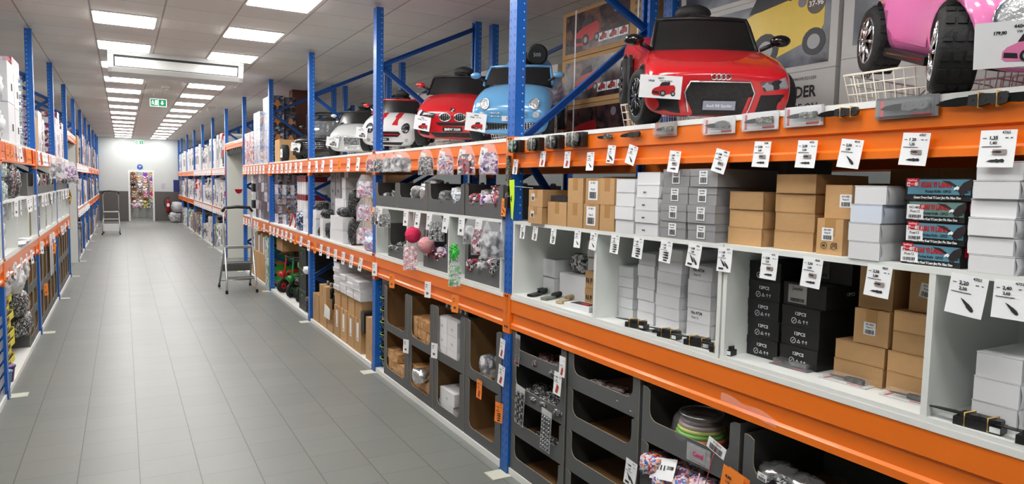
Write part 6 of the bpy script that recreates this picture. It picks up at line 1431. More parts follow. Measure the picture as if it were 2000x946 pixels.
# lower shelf of the fourth and fifth bays
for c in range(3):
    goods('carton', 'box', 'R', 12.75+.52*c, 13.25+.52*c, .03, .046, .5, .4, kraft, f'large pale brown carton on the floor board, {NTH[c]} from the fourth post', 'pale cartons before the passage', 'carton')
    for k in range(3): goods('poster_box', 'box', 'R', 12.72+.5*c+.15*k, 12.85+.5*c+.15*k, .05, .55, .36-.03*k, .3, [kraft, gbox, wbox][k], f'upright thin box, {NTH[3*c+k]} in the row above the pale cartons', 'thin upright boxes')
greenb = mat('green_board', rgb(50, 165, 60), .5, var=.08); toyG = patchmat('green_white_print', [rgb(225, 228, 225), rgb(70, 150, 70), rgb(180, 185, 185), rgb(240, 240, 240)], 14, .4)
for k in range(5): toybox(12.3, 12.62, .0, .046+k*.17, .168, .42, f'green and white toy box, {ORD[k]} of the column beside the fourth post', 'green toy boxes', toyG, greenb)
t = thing('tall_kraft_panel', 'tall brown board standing behind the scooters', 'board', P('R', 11.6, .62, .046)); MB().box(-.5, .5, 0, .03, 0, .95).build('board', kraft, t)
t = thing('roller_box', 'long brown carton high on the floor board behind the fourth post', 'box', P('R', 11.88, .1, .72)); link('body', box_mesh(.5, .2, .5, kraft, 'carton'), t)
def scooter(s, c, label, seed):
    t = thing('toy_trike', label, 'toy trike', P('R', s, .2, .046, yaw=.5+seed*.3), 'toy trikes and scooters'); m = mat('trike_'+c, {'red': rgb(190, 30, 30), 'green': rgb(40, 140, 60), 'black': rgb(28, 28, 30)}[c], .35)
    for (x, y, r) in ((0, -.1, .11), (-.14, .25, .08), (.14, .25, .08)):
        w_ = MB().lathe([(r*.6, -.02), (r, -.022), (r, .022), (r*.6, .02)], (0, 0, 0), 'x', 22).build('wheel', rubber, t, Matrix.Translation((x, y, r))); MB().lathe([(r*.6, -.018), (r*.2, -.024), (r*.2, .024), (r*.6, .018)], (0, 0, 0), 'x', 14).build('hub', m, w_)
    MB().tube([(0, -.1, .12), (0, -.06, .35), (0, -.02, .62)], .014, 8).tube([(0, -.06, .3), (0, .1, .22), (0, .25, .12)], .016, 8).tube([(-.14, .25, .08), (.14, .25, .08)], .01, 6).build('frame', m, t)
    MB().tube([(-.17, -.0, .64), (-.08, -.02, .62), (.08, -.02, .62), (.17, -.0, .64)], .013, 8).build('handlebar', black, t); MB().ell((0, .12, .33), (.08, .12, .03)).build('seat', m, t); MB().ell((0, -.12, .3), (.06, .05, .05)).build('lamp_housing', m, t)
scooter(11.72, 'red', 'red toy trike furthest into the scooter bay', 0); scooter(11.2, 'green', 'green toy trike in the middle of the scooter bay', 1); scooter(10.78, 'black', 'black and red toy trike beside the crates', 2)
t = thing('toy_crane', 'tall green and black telescopic toy standing among the trikes', 'toy', P('R', 11.45, .36, .046)); MB().lathe([(.08, 0), (.12, .04), (.03, .06), (.03, .5), (.045, .52), (.045, .6), (.025, .62), (.025, .86)], n=16).build('column', blackg, t); MB().tube([(-.16, 0, .86), (0, 0, .9), (.16, 0, .84)], .025, 8).build('arms', mat('dark_olive', rgb(70, 80, 50), .4), t); MB().lathe([(.05, .42), (.06, .44), (.06, .5), (.05, .52)], n=14).build('lime_joint', mat('lime2', rgb(140, 190, 60), .4), t)
crm = mat('crate_dark', rgb(34, 36, 34), .5); crg = mat('crate_green', rgb(60, 95, 55), .5)
for k in range(3):
    t = thing('black_crate', f'black and green crate, {["lowest", "middle", "topmost"][k]} of the stack by the third post', 'crate', P('R', 9.95, .05, .046+.3*k), 'black crates'); MB().box(-.2, .2, 0, .4, 0, .29).build('body', crm, t); MB().box(-.21, -.2, -.005, .4, .0, .295).box(-.21, .21, -.006, 0, .27, .295).build('green_edge', crg, t); MB().box(-.07, .07, -.012, 0, .2, .22).build('handle', crg, t)
pack('white_bag', 'bag', P('R', 9.65, .05, .6), .2, .12, .1, paper, 'small white bag hanging at the crates beside the third post', seed=2)
pack('dark_pack', 'pack', P('R', 9.6, .1, .05), .2, .2, .25, bagk, 'dark wrapped goods on the floor board by the third post', seed=3)
for bay, (a_, b_) in (('scooter bay', (9.5, 12.1)), ('last bay before the passage', (12.35, 15.0))):
    for zz, zn in ((2.13, 'top'), (1.12, 'middle')):
        for k in range(8): price_tag('R', b_-.1-.33*k, zz, .055, .14, f'white price tag, {NTH[k]} on the {zn} beam, right rack, {bay}', -.012, radians(rnd.uniform(-5, 12)), 0, 0, orange_paper if (k == 6 and zn == 'middle') else None, (), '', 0, f'price tags, {bay}, {zn}', 1)

# ================================================================ back rack above: picture cartons
XB = 1.3
nightp = patchmat('night_picture', [rgb(50, 38, 48), rgb(80, 56, 54), rgb(36, 30, 40), rgb(120, 84, 66), rgb(60, 44, 50)], 5, .25, kind='noise')
def picture_carton(s0, s1, z, h, lab):
    s0, s1, h = s0*1.042, s1*1.042, h*1.042; w = s1-s0; t = thing('picture_carton', lab, 'box', P('R', (s0+s1)/2, XB, z), 'brown picture cartons'); link('body', box_mesh(w, h, .6, kraft, 'carton'), t)
    pn = MB().box(-w*.46, w*.28, -.002, 0, h*.1, h*.92).build('picture', nightp, t)
    cp = car_print(t, Matrix.Translation((-w*.2, -.0025, h*.2)), w*.3, mat('print_red', rgb(190, 40, 45), .3)); 
    for k in range(3): q = MB().box(-w*.052, w*.052, -.003, -.002, 0, h*.17).build('inset_picture', paper, t, Matrix.Translation((w*(.03+.11*k-.03), 0, h*.2))); car_print(q, Matrix.Translation((0, -.003, h*.02)), w*.08, mat('print_red', rgb(190, 40, 45), .3))
    MB().lathe([(.035, -.003), (.035, -.002)], (w*.14, 0, h*.78), 'y', 18, 0, False).build('round_badge', mat('badge_grey', rgb(120, 120, 130), .4), t)
    MB().box(-w*.34, -w*.325, -.004, 0, 0, h).box(w*.36, w*.375, -.004, 0, 0, h).build('strapping', paper, t)
    for q, ln in enumerate(('RIDE ON CAR', 'FOR CHILDREN', '12V')): text(ln, .04, w*.33, -.001, h*(.7-.15*q), t, 'LEFT', .01, 1, mat('brown_ink', rgb(110, 76, 44), .6))
for k in range(3): picture_carton(3.93, 5.08, ZT+.004+.406*k, .385, f'brown carton with red car picture, {["lowest", "middle", "topmost"][k]} of the pile behind the toy cars')
for k in range(3): goods('carton', 'box', 'R', 3.93, 4.08, XB+.12, ZT+.004+.4*k, .395, .5, kraft, f'brown carton end, {ORD[k]} up, between the two rear blue posts', 'carton ends between the rear posts', 'carton')
greyc = mat('white_grey_carton', rgb(196, 197, 194), .6, var=.03); darkp = patchmat('dark_sky_picture', [rgb(40, 44, 54), rgb(70, 76, 90), rgb(120, 125, 135), rgb(54, 56, 64)], 3, .25, kind='noise')
yel = mat('print_yellow', rgb(222, 190, 50), .3)
def car_carton(s0, s1, z, h, lab, kind):
    s0, s1 = s0*1.042, s1*1.042; w = s1-s0-.01; t = thing('picture_carton', lab, 'box', P('R', (s0+s1)/2, XB, z), 'pale picture cartons'); link('body', box_mesh(w, h, .6, greyc, 'carton'), t)
    if kind == 'yellow':
        MB().box(-w*.46, w*.46, -.002, 0, h*.07, h*.93).build('picture', darkp, t); car_print(t, Matrix.Translation((w*.12, -.0022, h*.12)), w*.62, yel)
        b = MB().lathe([(.06, -.004), (.06, -.002)], (0, 0, 0), 'y', 24, 0, False).build('age_badge', mat('badge_bronze', rgb(90, 76, 60), .4), t, Matrix.Translation((w*.385, 0, h*.78))); text('37-96', .042, 0, -.004, -.014, b, 'CENTER', .02, 1, paper)
        MB().lathe([(.03, -.004), (.03, -.002)], (0, 0, 0), 'y', 20, 0, False).build('small_badge', mat('badge_grey', rgb(120, 120, 130), .4), t, Matrix.Translation((w*.31, 0, h*.83)))
    elif kind == 'spyder':
        text('SPYDER', .09, w*.3, -.001, h*.62, t, 'CENTER', .03, .85); text('RIDE ON', .07, w*.33, -.001, h*.4, t, 'CENTER', .01, .8); text('Manufactured by Zhejiang', .032, w*.3, -.001, h*.2, t, 'CENTER', .0, 1); text('330700402441MUS21320', .025, w*.3, -.001, h*.87, t, 'CENTER', 0)
    elif kind == 'warning':
        MB().box(-w*.45, w*.46, -.002, 0, h*.12, h*1.0).build('picture', darkp, t)
        for q in (.8, .62): text('⚠ WARNING:', .035, -w*.34, -.0025, h*q, t, 'LEFT', .02, 1, mat('print_pale', rgb(170, 175, 185), .5))
        for q in (.74, .7, .56, .52, .48): text('small parts choking hazard', .018, -w*.37, -.0025, h*q, t, 'LEFT', 0, 1, mat('print_pale', rgb(170, 175, 185), .5))
        s_ = MB().box(-.045, .045, -.003, -.002, 0, .11).build('badge_sticker', paper, t, Matrix.Translation((-w*.35, 0, h*.2))); MB().tube([(.026*cos(2*pi*i/20), -.004, .07+.026*sin(2*pi*i/20)) for i in range(20)], .003, 5, closed=True).tube([(-.018, -.004, .085), (-.007, -.004, .05), (0, -.004, .068), (.007, -.004, .05), (.018, -.004, .085)], .0025, 5).build('round_logo', mat('logo_blue', rgb(60, 70, 95), .4), s_)
    else:
        s_ = MB().box(-.045, .045, -.002, -.001, 0, .12).build('badge_sticker', mat('sticker_grey', rgb(186, 187, 184), .6), t, Matrix.Translation((-w*.38, 0, h*.58))); MB().tube([(.024*cos(2*pi*i/20), -.003, .08+.024*sin(2*pi*i/20)) for i in range(20)], .003, 5, closed=True).tube([(-.016, -.003, .094), (-.006, -.003, .062), (0, -.003, .078), (.006, -.003, .062), (.016, -.003, .094)], .0025, 5).build('round_logo', ink, s_)
        mb = MB(); o_ = lambda L_: [(x*w*.5-w*.08, -.003, z*h*.62+.01) for x, z in L_]   # outline drawing of a rounded car
        for L_ in ([(-.5, .1), (-.48, .3), (-.36, .48), (-.2, .55), (-.08, .8), (.15, .85), (.35, .7), (.5, .4), (.52, .15), (.3, .05), (-.4, .02), (-.5, .1)], [(-.2, .55), (.1, .52), (.3, .6)], [(-.12, .58), (-.05, .76), (.12, .8), (.1, .56)], [(-.45, .3), (-.3, .35), (-.1, .3), (.02, .12)]): mb.tube(o_(L_), .0025, 4)
        for cx in (-.1, .38): mb.tube([(q[0], -.003, q[2]) for q in o_([(cx+.09*cos(2*pi*i/16), .12+.16*sin(2*pi*i/16)) for i in range(16)])], .0025, 4, closed=True)
        mb.build('line_drawing', mat('print_dark_grey', rgb(80, 80, 80), .5), t)
        for q, ln in enumerate(('MERCEDES' if False else 'Manufactured by', 'Zhejiang toys and', 'ride on car')): text(ln, .05, w*.2, -.001, h*(.7-.17*q), t, 'LEFT', .01)
ca = [(2.43, 3.64), (1.16, 2.41), (-.1, 1.14)]
car_carton(*ca[0], ZT+.004, .39, 'pale carton lettered SPYDER RIDE ON behind the red sports car', 'spyder')
car_carton(*ca[0], ZT+.396, .475, 'pale carton with yellow car picture behind the red sports car', 'yellow')
car_carton(*ca[0], ZT+.873, .42, 'pale carton with yellow car picture touching the picture top', 'yellow')
car_carton(*ca[1], ZT+.004, .42, 'pale carton with a line-drawn rounded car behind the pink car', 'outline')
car_carton(*ca[1], ZT+.426, .54, 'pale carton with WARNING text panel behind the pink car', 'warning')
car_carton(*ca[2], ZT+.004, .42, 'pale carton behind the pink car at the picture edge, lower', 'outline'); car_carton(*ca[2], ZT+.426, .54, 'pale carton behind the pink car at the picture edge, upper', 'warning')
lg = mat('light_grey_carton', rgb(190, 188, 184), .6)
for k, (a_, b_, h_) in enumerate(((5.36, 6.45, .8), (6.75, 7.7, .93), (7.75, 8.7, .86), (8.75, 9.25, .9), (9.45, 10.6, .7))):
    t = thing('pale_carton', f'large pale carton on the rack behind the toy cars, {NTH[k]} from the picture cartons', 'box', P('R', (a_+b_)/2, XB, ZT+.004), 'large pale cartons behind the toy cars'); w = b_-a_-.02; link('body', box_mesh(w, h_, .6, lg, 'carton'), t)
    MB().box(-w*.3, w*.0, -.002, 0, h_*.35, h_*.7).build('picture', patchmat('pale_picture', [rgb(200, 170, 185), rgb(190, 195, 205), rgb(160, 165, 170), rgb(215, 215, 215)], 6, .4), t); MB().box(w*.1, w*.4, -.002, 0, h_*.75, h_*.85).build('print', mat('print_dark_grey', rgb(80, 80, 80), .5), t)

# price cards on the cars
pr_m = mat('print_red', rgb(190, 40, 45), .3)
def card_on(car_, wr_, x, z, w, h, yaw, roll, lab, code, price, title, c):
    M = car_.matrix_world @ Matrix.Translation((x, min(wr_.y(x, z+h*.4, .03), wr_.y(x+w*.4, z+h*.8, .03), wr_.y(x+w*.4, z, .03))-.034, z)) @ Matrix.Rotation(yaw, 4, 'Z') @ Matrix.Rotation(radians(-8), 4, 'X') @ Matrix.Rotation(radians(roll), 4, 'Y')
    return sign_card(M, w, h, lab, code, price, title, c)
g2 = mat('print_grey2', rgb(150, 150, 155), .4)
card_on(audi, WR['audi'], -.27, .155, .185, .1, -.1, 2, 'white price card on the red ring-badge car bonnet corner', '44071', '199,00', 'AUDI R8 SPYDER', pr_m)
card_on(beetle, WR['beetle'], -.225, .1, .22, .12, .0, -4, 'white price card on the pink car bumper, coded 44044', '44044', '179,90', 'VW BEETLE ROSA', mat('print_pink', rgb(235, 130, 180), .4))
card_on(fiat, WR['fiat'], -.25, .1, .16, .13, -.1, 6, 'white price card on the corner of the light blue car', '44056', '179,00', 'FIAT 500', pr_m)
card_on(bmw, WR['bmw'], -.27, .17, .15, .12, -.2, 8, 'white price card on the twin-grille red car corner', '44061', '199,00', 'BMW X6M', pr_m)
card_on(mini, WR['mini'], -.27, .17, .13, .11, -.2, 6, 'white price card on the striped white car corner', '44050', '179,00', 'MINI', g2)
card_on(bent, WR['bent'], -.24, .16, .16, .11, -.2, 8, 'white price card on the square-grille white car corner', '44053', '199,00', 'BENTLEY', g2)
card_on(merc, WR['merc'], -.27, .15, .15, .12, -.2, 8, 'white price card on the black off-roader corner', '44058', '199,00', 'G 63', mat('print_dark', rgb(50, 50, 52), .4))

# ================================================================ left rack, nearest bays
ZL = 2.172
def gl(name, cat, s0, s1, d, z, h, dp, m, lab, grp=None, **k): return goods(name, cat, 'L', s0, s1, d, z, h, dp, m, lab, grp, **k)
foilb = patchmat('silver_bag', [rgb(205, 208, 210), rgb(232, 233, 233), rgb(180, 184, 186), rgb(150, 154, 156)], 12, .15, kind='noise', bump=1)
for k, (s, z, w_, h_) in enumerate(((7.32, .0, .36, .34), (7.33, .35, .36, .36), (7.68, .0, .34, .3), (7.68, .31, .34, .34))): pack('silver_bag', 'bag', P('L', s, .2, ZL+z), w_, .35, h_, foilb, f'big silver film bag, {NTH[k]} on the left top shelf', 'silver bags on the left top shelf', seed=k)
for k, (a_, b_, z, h_) in enumerate(((8.0, 8.45, 0, .38), (8.0, 8.45, .385, .38), (8.47, 8.8, 0, .36), (8.47, 8.8, .365, .33))): gl('white_box', 'box', a_, b_, .04, ZL+z, h_, .4, wbox, f'white box with barcode, {NTH[k]} on the left top shelf', 'white boxes on the left top shelf', stick=dict(x=.05, z=h_*.3, w=.12, h=.09, lines=(), size=.02, m=paper))
for k in range(3):
    t = thing('green_toy_pack', f'clear film pack with green toy, {["lower", "middle", "upper"][k]} of the pile on the left top shelf', 'pack', P('L', 9.15, .06, ZL+.25*k), 'green toy packs'); MB().box(-.2, .2, 0, .25, 0, .24).build('film_box', film, t); MB().ell((0, .1, .11), (.12, .09, .08)).build('green_toy', mat('toy_green', rgb(40, 190, 80), .4), t)
gl('pink_box', 'box', 8.45, 9.0, .05, ZL+.7, .16, .35, patchmat('pink_pack', [rgb(220, 110, 130), rgb(240, 200, 205), rgb(200, 60, 80), rgb(235, 235, 235)], 16, .3), 'pink printed film pack on top of the white boxes')
for k, (a_, b_, h_, c) in enumerate(((9.95, 10.25, .6, 'violet'), (10.3, 10.6, .42, 'brown'), (10.65, 11.1, .52, 'silver'), (11.15, 11.45, .45, 'pink'))):
    m_ = {'violet': vio, 'brown': kraft, 'silver': foilb, 'pink': redw}[c]
    gl('boxed_item', 'box', a_, b_, .04, ZL, h_, .3, m_, f'{c} boxed item, {NTH[k]} on the second left top shelf', 'mixed boxes on the second left top shelf')
for k in range(5): gl('boxed_item', 'box', 12.7+.42*k, 13.08+.42*k, .03, ZL, .5+.12*(k % 3), .3, [patchmat('violet_white', [rgb(150, 70, 110), rgb(240, 235, 235), rgb(110, 60, 90), rgb(190, 150, 120)], 24, .3), wbox][k % 2], f'tall colourful boxed item, {NTH[k]} on the third left top shelf', 'tall boxes on the third left top shelf')
# cubbies and trays on the left middle shelf
for i, (a_, b_) in enumerate(((7.1, 9.74), (9.86, 12.44), (12.56, 15.19))):
    n = 3; dv = [a_+(b_-a_)*q/n for q in range(1, n)]
    cubby('L', a_, b_, dv, ZM+.001, .478, .45, f'white cubby shelf unit on the left rack, {NTH[i]} along')
    for k in range(4):
        w_ = (b_-a_)/4; 
        if i == 0 and k < 3: continue
        tray('L', a_+w_*k+.01, a_+w_*(k+1)-.01, .02, ZC, .25, .4, .1, f'grey tray on the left cubby shelf, {NTH[k]} of the {NTH[i]} bay', 'grey trays on the left cubbies')
    for k in range(n):
        if i == 0: continue
        w_ = (b_-a_)/n; tray('L', a_+w_*k+.05, a_+w_*(k+1)-.25, .04, ZB, .3, .36, .1, f'grey tray inside left cubby {["one", "two", "three"][k]} of the {NTH[i]} bay', 'grey trays in the left cubbies')
        for q in range(3): pack('film_pack', 'pack', P('L', a_+w_*k+.2+.13*q, .1, ZB+.1), .18, .14, .12, [silv, wrapm, redw][q], f'film pack, {NTH[q]} in left cubby {["one", "two", "three"][k]} of the {NTH[i]} bay', 'film packs in the left cubbies', seed=q)
    for q in range(5): pack('film_pack', 'pack', P('L', a_+.4+.45*q, .1, ZC+.06), .24, .18, .2, [silv, wrapm, redw, bagk, silv][q], f'film pack, {NTH[q]} in the trays on the {NTH[i]} left cubby shelf', 'film packs on the left cubby shelves', seed=q) if i else None
glassy = patchmat('green_glass_goods', [rgb(140, 165, 156), rgb(190, 204, 200), rgb(110, 130, 124), rgb(215, 222, 220)], 50, .12, bump=.4)
for k in range(6):
    t = thing('glass_jar', f'greenish glass jar, {NTH[k]} in the pile by the left post', 'jar', P('L', 7.2+.16*(k % 3), .08, ZC+.2*(k//3)), 'glass jars on the left'); MB().lathe([(.06, 0), (.07, .02), (.07, .13), (.045, .16), (.045, .18)], n=16).build('jar', glassy, t); MB().lathe([(.048, .175), (.048, .195)], n=14).build('lid', steel, t)
for k in range(5): pack('dark_goods', 'pack', P('L', 7.75+.17*k, .1, ZC+.0), .2, .2, [.3, .42, .34, .2, .3][k], [bagk, wrapm, wrapr, bagk, wrapm][k], f'dark mixed goods, {NTH[k]} on the left cubby shelf', 'dark goods on the left', seed=k)
for k in range(4): gl('white_box', 'box', 8.55, 9.0, .1, ZC+.08*k, .078, .3, wbox, f'flat white tray, {ORD[k]} up on the left cubby shelf', 'flat white trays on the left')
for k in range(6): pack('silver_cup_pack', 'pack', P('L', 7.3+.22*(k % 2), .12, ZB+.14*(k//2)), .2, .18, .13, foilb, f'silver wrapped cup pack, {ORD[k//2]} row {["far", "near"][k % 2]} in the left cubby', 'silver packs in the left cubby', seed=k)
for k in range(3): pack('cable_bundle', 'bundle', P('L', 8.2+.25*k, .03, ZB), .25, .15, .04, [paper, silv, wbox][k], f'white cable bundle, {NTH[k]} on the left cubby ledge', 'cable bundles', seed=k)
gl('yellow_folder', 'box', 9.0, 9.25, .03, ZB, .42, .3, mat('straw_card', rgb(205, 190, 120), .6), 'straw yellow folder standing in the left cubby')
gl('dark_tray', 'box', 9.3, 9.6, .05, ZB, .3, .3, bin_m, 'dark box beside the yellow folder in the left cubby')
# tags on the left
cnt = 0
for i, (a_, b_) in enumerate(((7.1, 9.74), (9.86, 12.44), (12.56, 15.19))):
    for zz, zn, n in ((2.15, 'top beam', 12), (ZC-.01, 'cubby edge', 8), (1.09, 'middle beam', 6)):
        for k in range(n):
            s = a_+.12+(b_-a_-.2)*k/n; om = zn == 'top beam' and i == 0 and k in (0, 1, 2, 8, 9, 10)
            price_tag('L', s, zz, .065, .15, f'{"orange" if om else "white"} price tag, {NTH[k]} on the left {zn}, {["yellow box", "hanging tag", "last"][i]} bay', -.015, radians(rnd.uniform(-14, 14)), 0, rnd.uniform(-.4, .4), orange_paper if om else None, (), '', 0, f'left price tags, {zn}, {NTH[i]} bay', 1)
# lower left: yellow cartons, plastic bags, grey trays
ymat = mat('yellow_tray', rgb(235, 222, 60), .45, var=.05)
for k in range(9):
    t = thing('yellow_tray_box', f'yellow tray box lettered BANG, {ORD[k]} of the pile under the left rack', 'box', P('L', 7.62, .06, .046+.082*k, yaw=rnd.uniform(-.08, .08)), 'yellow tray boxes')
    mb = MB(); mb.box(-.3, .3, 0, .004, 0, .06); mb.box(-.3, -.296, 0, .3, 0, .078); mb.box(.296, .3, 0, .3, 0, .078); mb.box(-.3, .3, .296, .3, 0, .078); mb.box(-.3, .3, 0, .3, 0, .004)
    mb.build('tray', ymat, t); text('BANG', .055, .0, -.001, .01, t, 'CENTER', .04, 1.1, mat('brown_letter', rgb(110, 40, 20), .5))
    MB().box(-.29, .29, .01, .29, .01, .07).build('contents', bagk, t)
for k, (s, z) in enumerate(((7.3, .8), (7.75, .82), (8.2, .72), (8.6, .78), (8.5, .45), (8.75, .2))): pack('clear_plastic_bag', 'bag', P('L', s, .12, z if k < 4 else z), .4, .3, .26, foilb if k < 4 else wrapm, f'crumpled clear plastic bag, {NTH[k]} over the yellow boxes', 'clear bags over the yellow boxes', seed=k)
for k, (s, c) in enumerate(((7.05+.2, rgb(110, 160, 205)), (7.45, rgb(90, 60, 130)), (7.65, rgb(140, 190, 215)))):
    t = thing('plastic_tub', f'small {["blue", "violet", "pale blue"][k]} plastic tub on the left floor board', 'tub', P('L', s-.02, .06 if k < 2 else .2, .046)); MB().lathe([(.05, 0), (.065, .12), (.07, .13)], n=18).build('tub', mat(f'tub_{k}', c, .4), t); MB().lathe([(.072, .13), (.072, .145), (.02, .15)], n=18).build('lid', mat(f'tublid_{k}', [v*.7 for v in c], .4), t)
for c in range(2):
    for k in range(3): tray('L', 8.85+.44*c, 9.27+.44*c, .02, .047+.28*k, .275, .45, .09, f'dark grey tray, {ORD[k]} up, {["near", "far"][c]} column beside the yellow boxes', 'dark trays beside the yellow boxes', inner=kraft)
for i, (a_, b_) in enumerate(((9.88, 12.42), (12.6, 15.1))):
    for c in range(5):
        for k in range(2):
            w_ = (b_-a_)/5; tray('L', a_+w_*c, a_+w_*(c+1)-.01, .02, .047+.43*k, .425, .45, .09, f'tall grey bin, {["lower", "upper"][k]}, {NTH[c]} column of the {["hanging tag", "last"][i]} left bay', 'tall grey bins on the left', end=.06, inner=kraft)
            if (c+k) % 2 == 0: gl('white_box', 'box', a_+w_*c+.06, a_+w_*c+.34, .1, .057+.43*k, .2, .25, [wbox, kraft][c % 2], f'{["white", "brown"][c % 2]} box in the {["lower", "upper"][k]} bin, {NTH[c]} column, {["hanging tag", "last"][i]} left bay', 'boxes in the left bins')
# leaning white planks and orange tags
for k, s in enumerate((11.0, 11.25)): gl('white_plank', 'board', s, s+.09, -.02, .55, .55, .01, wbox, f'narrow white board leaning in the left bins, {NTH[k]}', 'white boards on the left')
price_tag('L', 10.2, .55, .07, .15, 'orange price tag low on the left bins', -.01, 0, 0, 0, orange_paper, (), '', 0, 'left orange tags', 1); price_tag('L', 11.6, .93, .09, .14, 'orange price tag beside the leaning white boards', -.01, .3, 0, 0, orange_paper, (), '', 0, 'left orange tags', 1)
# bottom left corner: white wire trays before the post
for k in range(7):
    t = thing('wire_tray', f'grey wire tray, {ORD[k]} of the pile before the nearest left post', 'tray', P('L', 6.7, .02, .046+.1*k), 'grey wire trays'); MB().box(-.32, .32, 0, .35, 0, .01).box(-.32, .32, 0, .008, .01, .06).box(.312, .32, 0, .35, .01, .06).build('tray', mat('tray_grey', rgb(150, 155, 165), .35, .3), t)
    gl('boxed_item', 'box', 6.45, 6.95, .04, .058+.1*k, .07, .25, patchmat('tin_goods', [rgb(170, 175, 190), rgb(110, 110, 120), rgb(225, 225, 228), rgb(80, 60, 60)], 24, .3), f'tin goods in the {ORD[k]} wire tray on the left', 'goods in wire trays')
t = thing('gold_star_ornament', 'small gold star ornament sticking out of the left cubby edge', 'ornament', P('L', 14.95, -.03, 1.5)); mb = MB()
for k in range(8): a = k*pi/4; mb.tube([(0, 0, 0), (.14*cos(a), 0, .14*sin(a))], [.03, .004], 6)
mb.build('star', mat('gold', rgb(200, 150, 60), .3, .7), t)
for k, (s, z, c) in enumerate(((14.6, 1.98, redw), (14.9, 1.9, silv), (14.3, 2.0, vio), (11.9, 2.02, vio), (11.4, 2.0, silv))): hanging_bag('L', s, z+.13, .22, .3, -.06, c, f'film bag hanging from the left top beam, {NTH[k]} before the passage', 'bags on the left top beam', k)
# electronics strip over the passage
t = thing('hook_strip', 'black strip of hooks under the high passage beam on the right', 'hook strip', P('R', 16.5, .05, 2.44)); MB().box(-1.3, 1.3, 0, .03, 0, .05).build('rail', black, t); 
for k in range(24): MB().box(-1.25+.108*k, -1.2+.108*k, -.02, 0, .01, .09 if k % 3 else .13).build('hook', black, t)
t = thing('red_sticker', 'small red sticker on the white passage partition', 'sticker', Matrix.Translation((2.42, 17.759, 1.6))); MB().pr([(-.09, .05), (.09, .05), (.06, -.03), (0, -.06), (-.06, -.03)], -.003, 0).build('sticker', redm, t)

# ================================================================ far bays, both racks
app = patchmat('appliance_print', [rgb(226, 226, 228), rgb(238, 238, 238), rgb(205, 206, 210), rgb(70, 70, 76), rgb(222, 214, 208), rgb(236, 236, 238)], 7, .45)
app2 = patchmat('appliance_print_red', [rgb(226, 226, 228), rgb(200, 45, 50), rgb(238, 238, 238), rgb(60, 60, 64), rgb(225, 225, 225)], 6, .45)
app3 = patchmat('appliance_print_dark', [rgb(60, 62, 70), rgb(120, 124, 130), rgb(200, 200, 204), rgb(40, 42, 46), rgb(150, 120, 90)], 7, .45)
kpr = patchmat('kraft_print', [rgb(192, 152, 104), rgb(170, 132, 90), rgb(205, 168, 120), rgb(140, 110, 80)], 5, .6)
rf = random.Random(21)
def fill(side, y0, y1, z0, zmax, hmin, hmax, wmin, wmax, mats, bay, lvl, name, cat, adj):
    s = y0+.09; c = 0
    while s < y1-.1-wmin*.6:
        w_ = min(rf.uniform(wmin, wmax), y1-.07-s); h_ = rf.uniform(hmin, hmax); n = max(1, int((zmax*rf.uniform(.72, 1))/h_)); m = rf.choice(mats)
        for k in range(n):
            kind = ['upright', 'printed', 'plain', 'tall', 'glossy'][0]
            w2 = min(w_, 1.2)
            pos = 'sole' if n == 1 else ORD[k]
            lab = f'{adj} {cat}, {pos} in {NTH[c]} stack, {lvl}, {bay}'
            t = thing(name, lab, cat, P(side, s+w_/2, rf.uniform(0, .04), z0+k*(h_+.002)), f'{adj} boxes, {lvl}, {bay}')
            link('body', box_mesh(math.floor((w2-.01)*20)/20, round(h_, 2), .5, m, 'lid'), t)
            ww = math.floor((w2-.01)*20)/20; hh = round(h_, 2)
            def pic():
                mb = MB(); mb.box(-ww*.35, ww*.3, -.002, 0, hh*.25, hh*.6); mb.box(-ww*.35, ww*.1, -.002, 0, hh*.72, hh*.8); mb.box(ww*.5-.001, ww*.5+.001, .1, .35, hh*.25, hh*.6); mb.box(ww*.5-.001, ww*.5+.001, .1, .28, hh*.7, hh*.8); return mb.mesh('print', mat('print_mid', rgb(120, 120, 128), .5))
            if rf.random() < .6: link('print', cached(('fpic', ww, hh), pic), t)
        s += w_; c += 1
for i in range(6, len(RY)-1):
    y0, y1 = RY[i], RY[i+1]; bn = 'right ' + BAYR[i].replace('the ', '')
    fill('R', y0+(.1 if i == 6 else 0), y1, ZT, .95, .55, .85, .35, .6, [app, app, wbox, greyc, app2], bn, 'top shelf', 'appliance_box', 'box', 'tall pale')
    fill('R', y0+(.1 if i == 6 else 0), y1, ZM, .82, .35, .7, .3, .5, [app, app2, wbox, app3, kpr] if i > 9 else [app, app2, wbox, app], bn, 'middle shelf', 'household_box', 'box', 'upright pale')
    fill('R', y0+(.1 if i == 6 else 0), y1, .046, .82, .3, .75, .3, .55, [app, app3, kpr, toyG, wbox], bn, 'floor board', 'floor_box', 'box', 'mixed printed')
    for zz, zn in ((2.13, 'top'), (1.12, 'middle')):
        if i < 9:
            for k in range(8): price_tag('R', y0+.15+.33*k, zz, .07, .14, f'white price tag, {NTH[k]} on the {zn} beam, {bn}', -.012, radians(rnd.uniform(-8, 12)), 0, 0, None, (), '', 0, f'price tags, {zn} beam, {bn}', 1)
